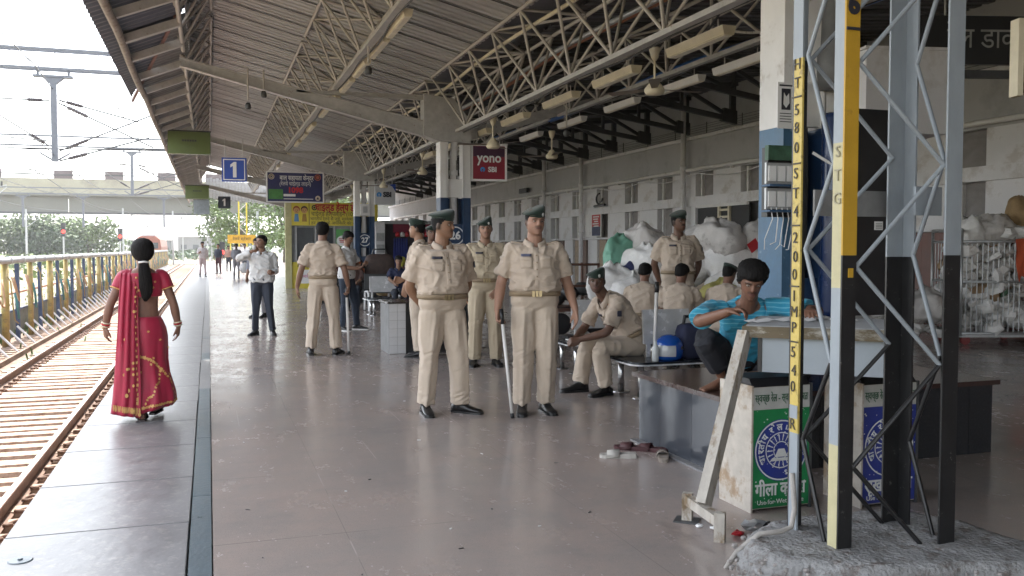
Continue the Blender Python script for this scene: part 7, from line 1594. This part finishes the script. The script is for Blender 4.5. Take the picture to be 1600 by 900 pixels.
def motif(z, a, r, rot=0., g=.008, m=None):
    c = skp(z, a, g); e = skp(z, a + .05, g) - c; e.normalize(); u = (skp(z + .02, a, g) - c).normalized(); q = MB(); pts = []
    for i in range(10):
        t_ = 2 * math.pi * i / 10; rr = r * (1 if i % 2 else .62); x, y = rr * math.cos(t_), rr * math.sin(t_) * 1.3; x, y = x * math.cos(rot) - y * math.sin(rot), x * math.sin(rot) + y * math.cos(rot); pts.append(c + e * x + u * y)
    q.add(pts, [tuple(range(10))]); return q
gp = MB(); rr_ = random.Random(2)
for i in range(22): f = i / 21; q = motif(.62 - .46 * f * f, R(250) + f * 1.9, .012 + .004 * (i % 2), i); gp.add(q.v, q.f)
for i in range(26): f = i / 25; q = motif(.10 + .05 * f, R(200) + f * 2.6, .016, i); gp.add(q.v, q.f)
for i in range(16): f = i / 15; q = motif(.17 + .30 * f + .02 * math.sin(i), R(262) + .8 * f, .011, i); gp.add(q.v, q.f)
for i in range(16): q = motif(rr_.uniform(.15, .9), R(rr_.uniform(190, 350)), .011, i); gp.add(q.v, q.f)
gp.build('gold_print', M_gold, sk_o, world=False)
# pallu: folded end of the sari over the left shoulder, hanging down the back to the hem
b = MB(); rows = []; path = [(-.055, .13, 1.22, .10), (-.085, .10, 1.38, .085), (-.115, .01, 1.455, .075), (-.125, -.085, 1.40, .080), (-.13, -.135, 1.28, .085), (-.14, -.16, 1.12, .088), (-.145, -.175, .95, .092), (-.150, -.195, .75, .10), (-.155, -.20, .55, .108), (-.16, -.205, .36, .118), (-.168, -.21, .20, .126), (-.18, -.205, .09, .13)]
nn = 18; pa = np.array(path); ts = np.linspace(0, len(path) - 1, 40)
for j, t_ in enumerate(ts):
    x, y, z, w = [float(np.interp(t_, range(len(path)), pa[:, i])) for i in range(4)]; row = []
    for i in range(nn):
        a = i / (nn - 1) - .5; fold = .014 * math.sin(a * 22 + t_ * .35) * (.4 + .6 * min(1, t_ / 5)); nz_ = 1 if t_ > 2 else .2
        row.append(Vector((x + a * 2 * w * (1.0 if t_ > 2 else .8), y - fold * nz_ + (abs(a) * .05 if t_ > 3 else 0) + (.03 * (a < -.3) if t_ > 7 else 0), z + (fold if t_ <= 2.5 else 0) - (.05 * (a + .5) if t_ > 10.4 else 0))) * k)
    rows.append(row)
vs = [p for r in rows for p in r]; b.add(vs, [(j * nn + i, j * nn + i + 1, (j + 1) * nn + i + 1, (j + 1) * nn + i) for j in range(len(rows) - 1) for i in range(nn - 1)]); me = b.mesh('sari_pallu', M_sari, True, fix=False); o = bpy.data.objects.new('sari_pallu', me); COL.objects.link(o); o.parent = WM.root; so = o.modifiers.new('s', 'SOLIDIFY'); so.thickness = .006; pal = o
gp = MB()
for i in range(34):
    f = i / 33; j = int(14 + f * 24); ii = 14 if i % 2 else 15; 
    c = rows[j][ii]; s_ = .008 + .004 * f; gp.add([c + Vector((s_ * math.cos(a) * .8, -.010, s_ * math.sin(a) * 1.3)) for a in [2 * math.pi * q / 7 for q in range(7)]], [tuple(range(7))])
for i in range(18):
    j = rr_.randrange(14, 39); ii = rr_.randrange(1, nn - 1); c = rows[j][ii]; s_ = .010 + (.003 if j > 32 else 0); gp.add([c + Vector((s_ * math.cos(a) * (1 + .3 * (q % 2)), -.011, s_ * math.sin(a) * 1.4 * (1 - .3 * (q % 2)))) for q, a in enumerate([2 * math.pi * q / 8 for q in range(8)])], [tuple(range(8))])
for i in range(1, nn - 1): c = rows[37][i]; gp.add([c + Vector((.008 * math.cos(a), -.010, .030 * math.sin(a))) for a in [2 * math.pi * q / 6 for q in range(6)]], [tuple(range(6))])
gp.build('gold_print', M_gold, pal, world=False)
# hair: thick bun shape with a ponytail and white clip
b = MB(); H = WM.HM; b.v = []
rs = []
for z, w, d, yo in ((-.095, .045, .03, -.10), (-.075, .075, .06, -.075), (-.04, .098, .095, -.045), (.0, .108, .115, -.03), (.05, .106, .118, -.02), (.09, .088, .10, -.015), (.115, .06, .07, -.015), (.128, .02, .025, -.015)): rs.append([H @ Vector((w * math.cos(a), min(d * math.sin(a), .075 if z < .05 else 1) + yo, z)) for a in [2 * math.pi * i / 24 for i in range(24)]])
b.rings(rs); hr = b.build('hair', M_hair, WM.root, True, world=False)
b = MB(); ph_ = [(.0, -.115, 1.545), (.005, -.135, 1.47), (.012, -.135, 1.38), (.018, -.130, 1.29), (.022, -.130, 1.24), (.018, -.128, 1.19), (.012, -.125, 1.15)]; b.rings([[Vector((x + w * math.cos(a), y + .030 * math.sin(a) * w / .05, z)) * k for a in [2 * math.pi * i / 14 for i in range(14)]] for (x, y, z), w in zip(ph_, (.040, .052, .060, .062, .055, .040, .012))]); b.build('ponytail', M_hair, WM.root, True, world=False)
MB().tube([Vector((-.045, -.150, 1.525)) * k, Vector((0, -.168, 1.532)) * k, Vector((.045, -.150, 1.528)) * k], .008, 8).build('hair_clip', M_sw, hr, True, world=False)
for W0, E0 in ((WM.RW, WM.RE), (WM.LW, WM.LE)):
    d = (W0 - E0).normalized(); q = d.orthogonal().normalized(); w_ = d.cross(q)
    for off_, m_, r_ in ((-.012, M_cream, .036), (-.028, M_red, .037), (-.042, M_cream, .038)): c = W0 + d * off_; MB().tube([c + (q * math.cos(a) + w_ * math.sin(a)) * r_ * k for a in [2 * math.pi * i / 18 for i in range(19)]], .0055, 6).build('bangle', m_, WM.root, True, world=False)
for A_, t_ in ((WM.RAk, WM.p['RT']), (WM.LAk, WM.p['LT'])):
    t_ = Vector(t_).normalized(); s_ = t_.cross(Vector((0, 0, 1))); b = MB(); z_ = .0 if A_ is WM.LAk else A_.z - .082
    b.rings([[Vector((A_.x, A_.y, z_)) + t_ * y + s_ * w * cx + Vector((0, 0, cz)) for cx, cz in ((-1, .0), (1, .0), (1, .016), (-1, .016))] for y, w in ((-.07, .018), (-.06, .03), (0, .034), (.08, .040), (.13, .040), (.165, .02))]); so_ = b.build('slipper', mat('dark slipper', (.05, .035, .035), .6), WM.root, world=False)
    MB().tube([Vector((A_.x, A_.y, z_)) + t_ * .05 + s_ * (.044 * math.cos(a)) + Vector((0, 0, .01 + .055 * math.sin(a))) for a in [math.pi * i / 8 for i in range(9)]], .011, 6).build('strap', M_black, so_, True, world=False)

# crumbs of paper and leaf on the floor
fl = MB(); rnd = np.random.RandomState(21)
for k in range(48):
    x, y = rnd.uniform(0, 4.5), rnd.uniform(3, 16) if k % 3 else rnd.uniform(3.6, 6); a = rnd.uniform(0, 3.1); L1, L2 = rnd.uniform(.006, .03), rnd.uniform(.003, .010)
    fl.box((x, y, .002), (L1, L2, .003), int(k % 3 == 0), Matrix.Rotation(a, 3, 'Z'))
fl.build('floor_litter', [M_sw, M_black], kind='stuff')
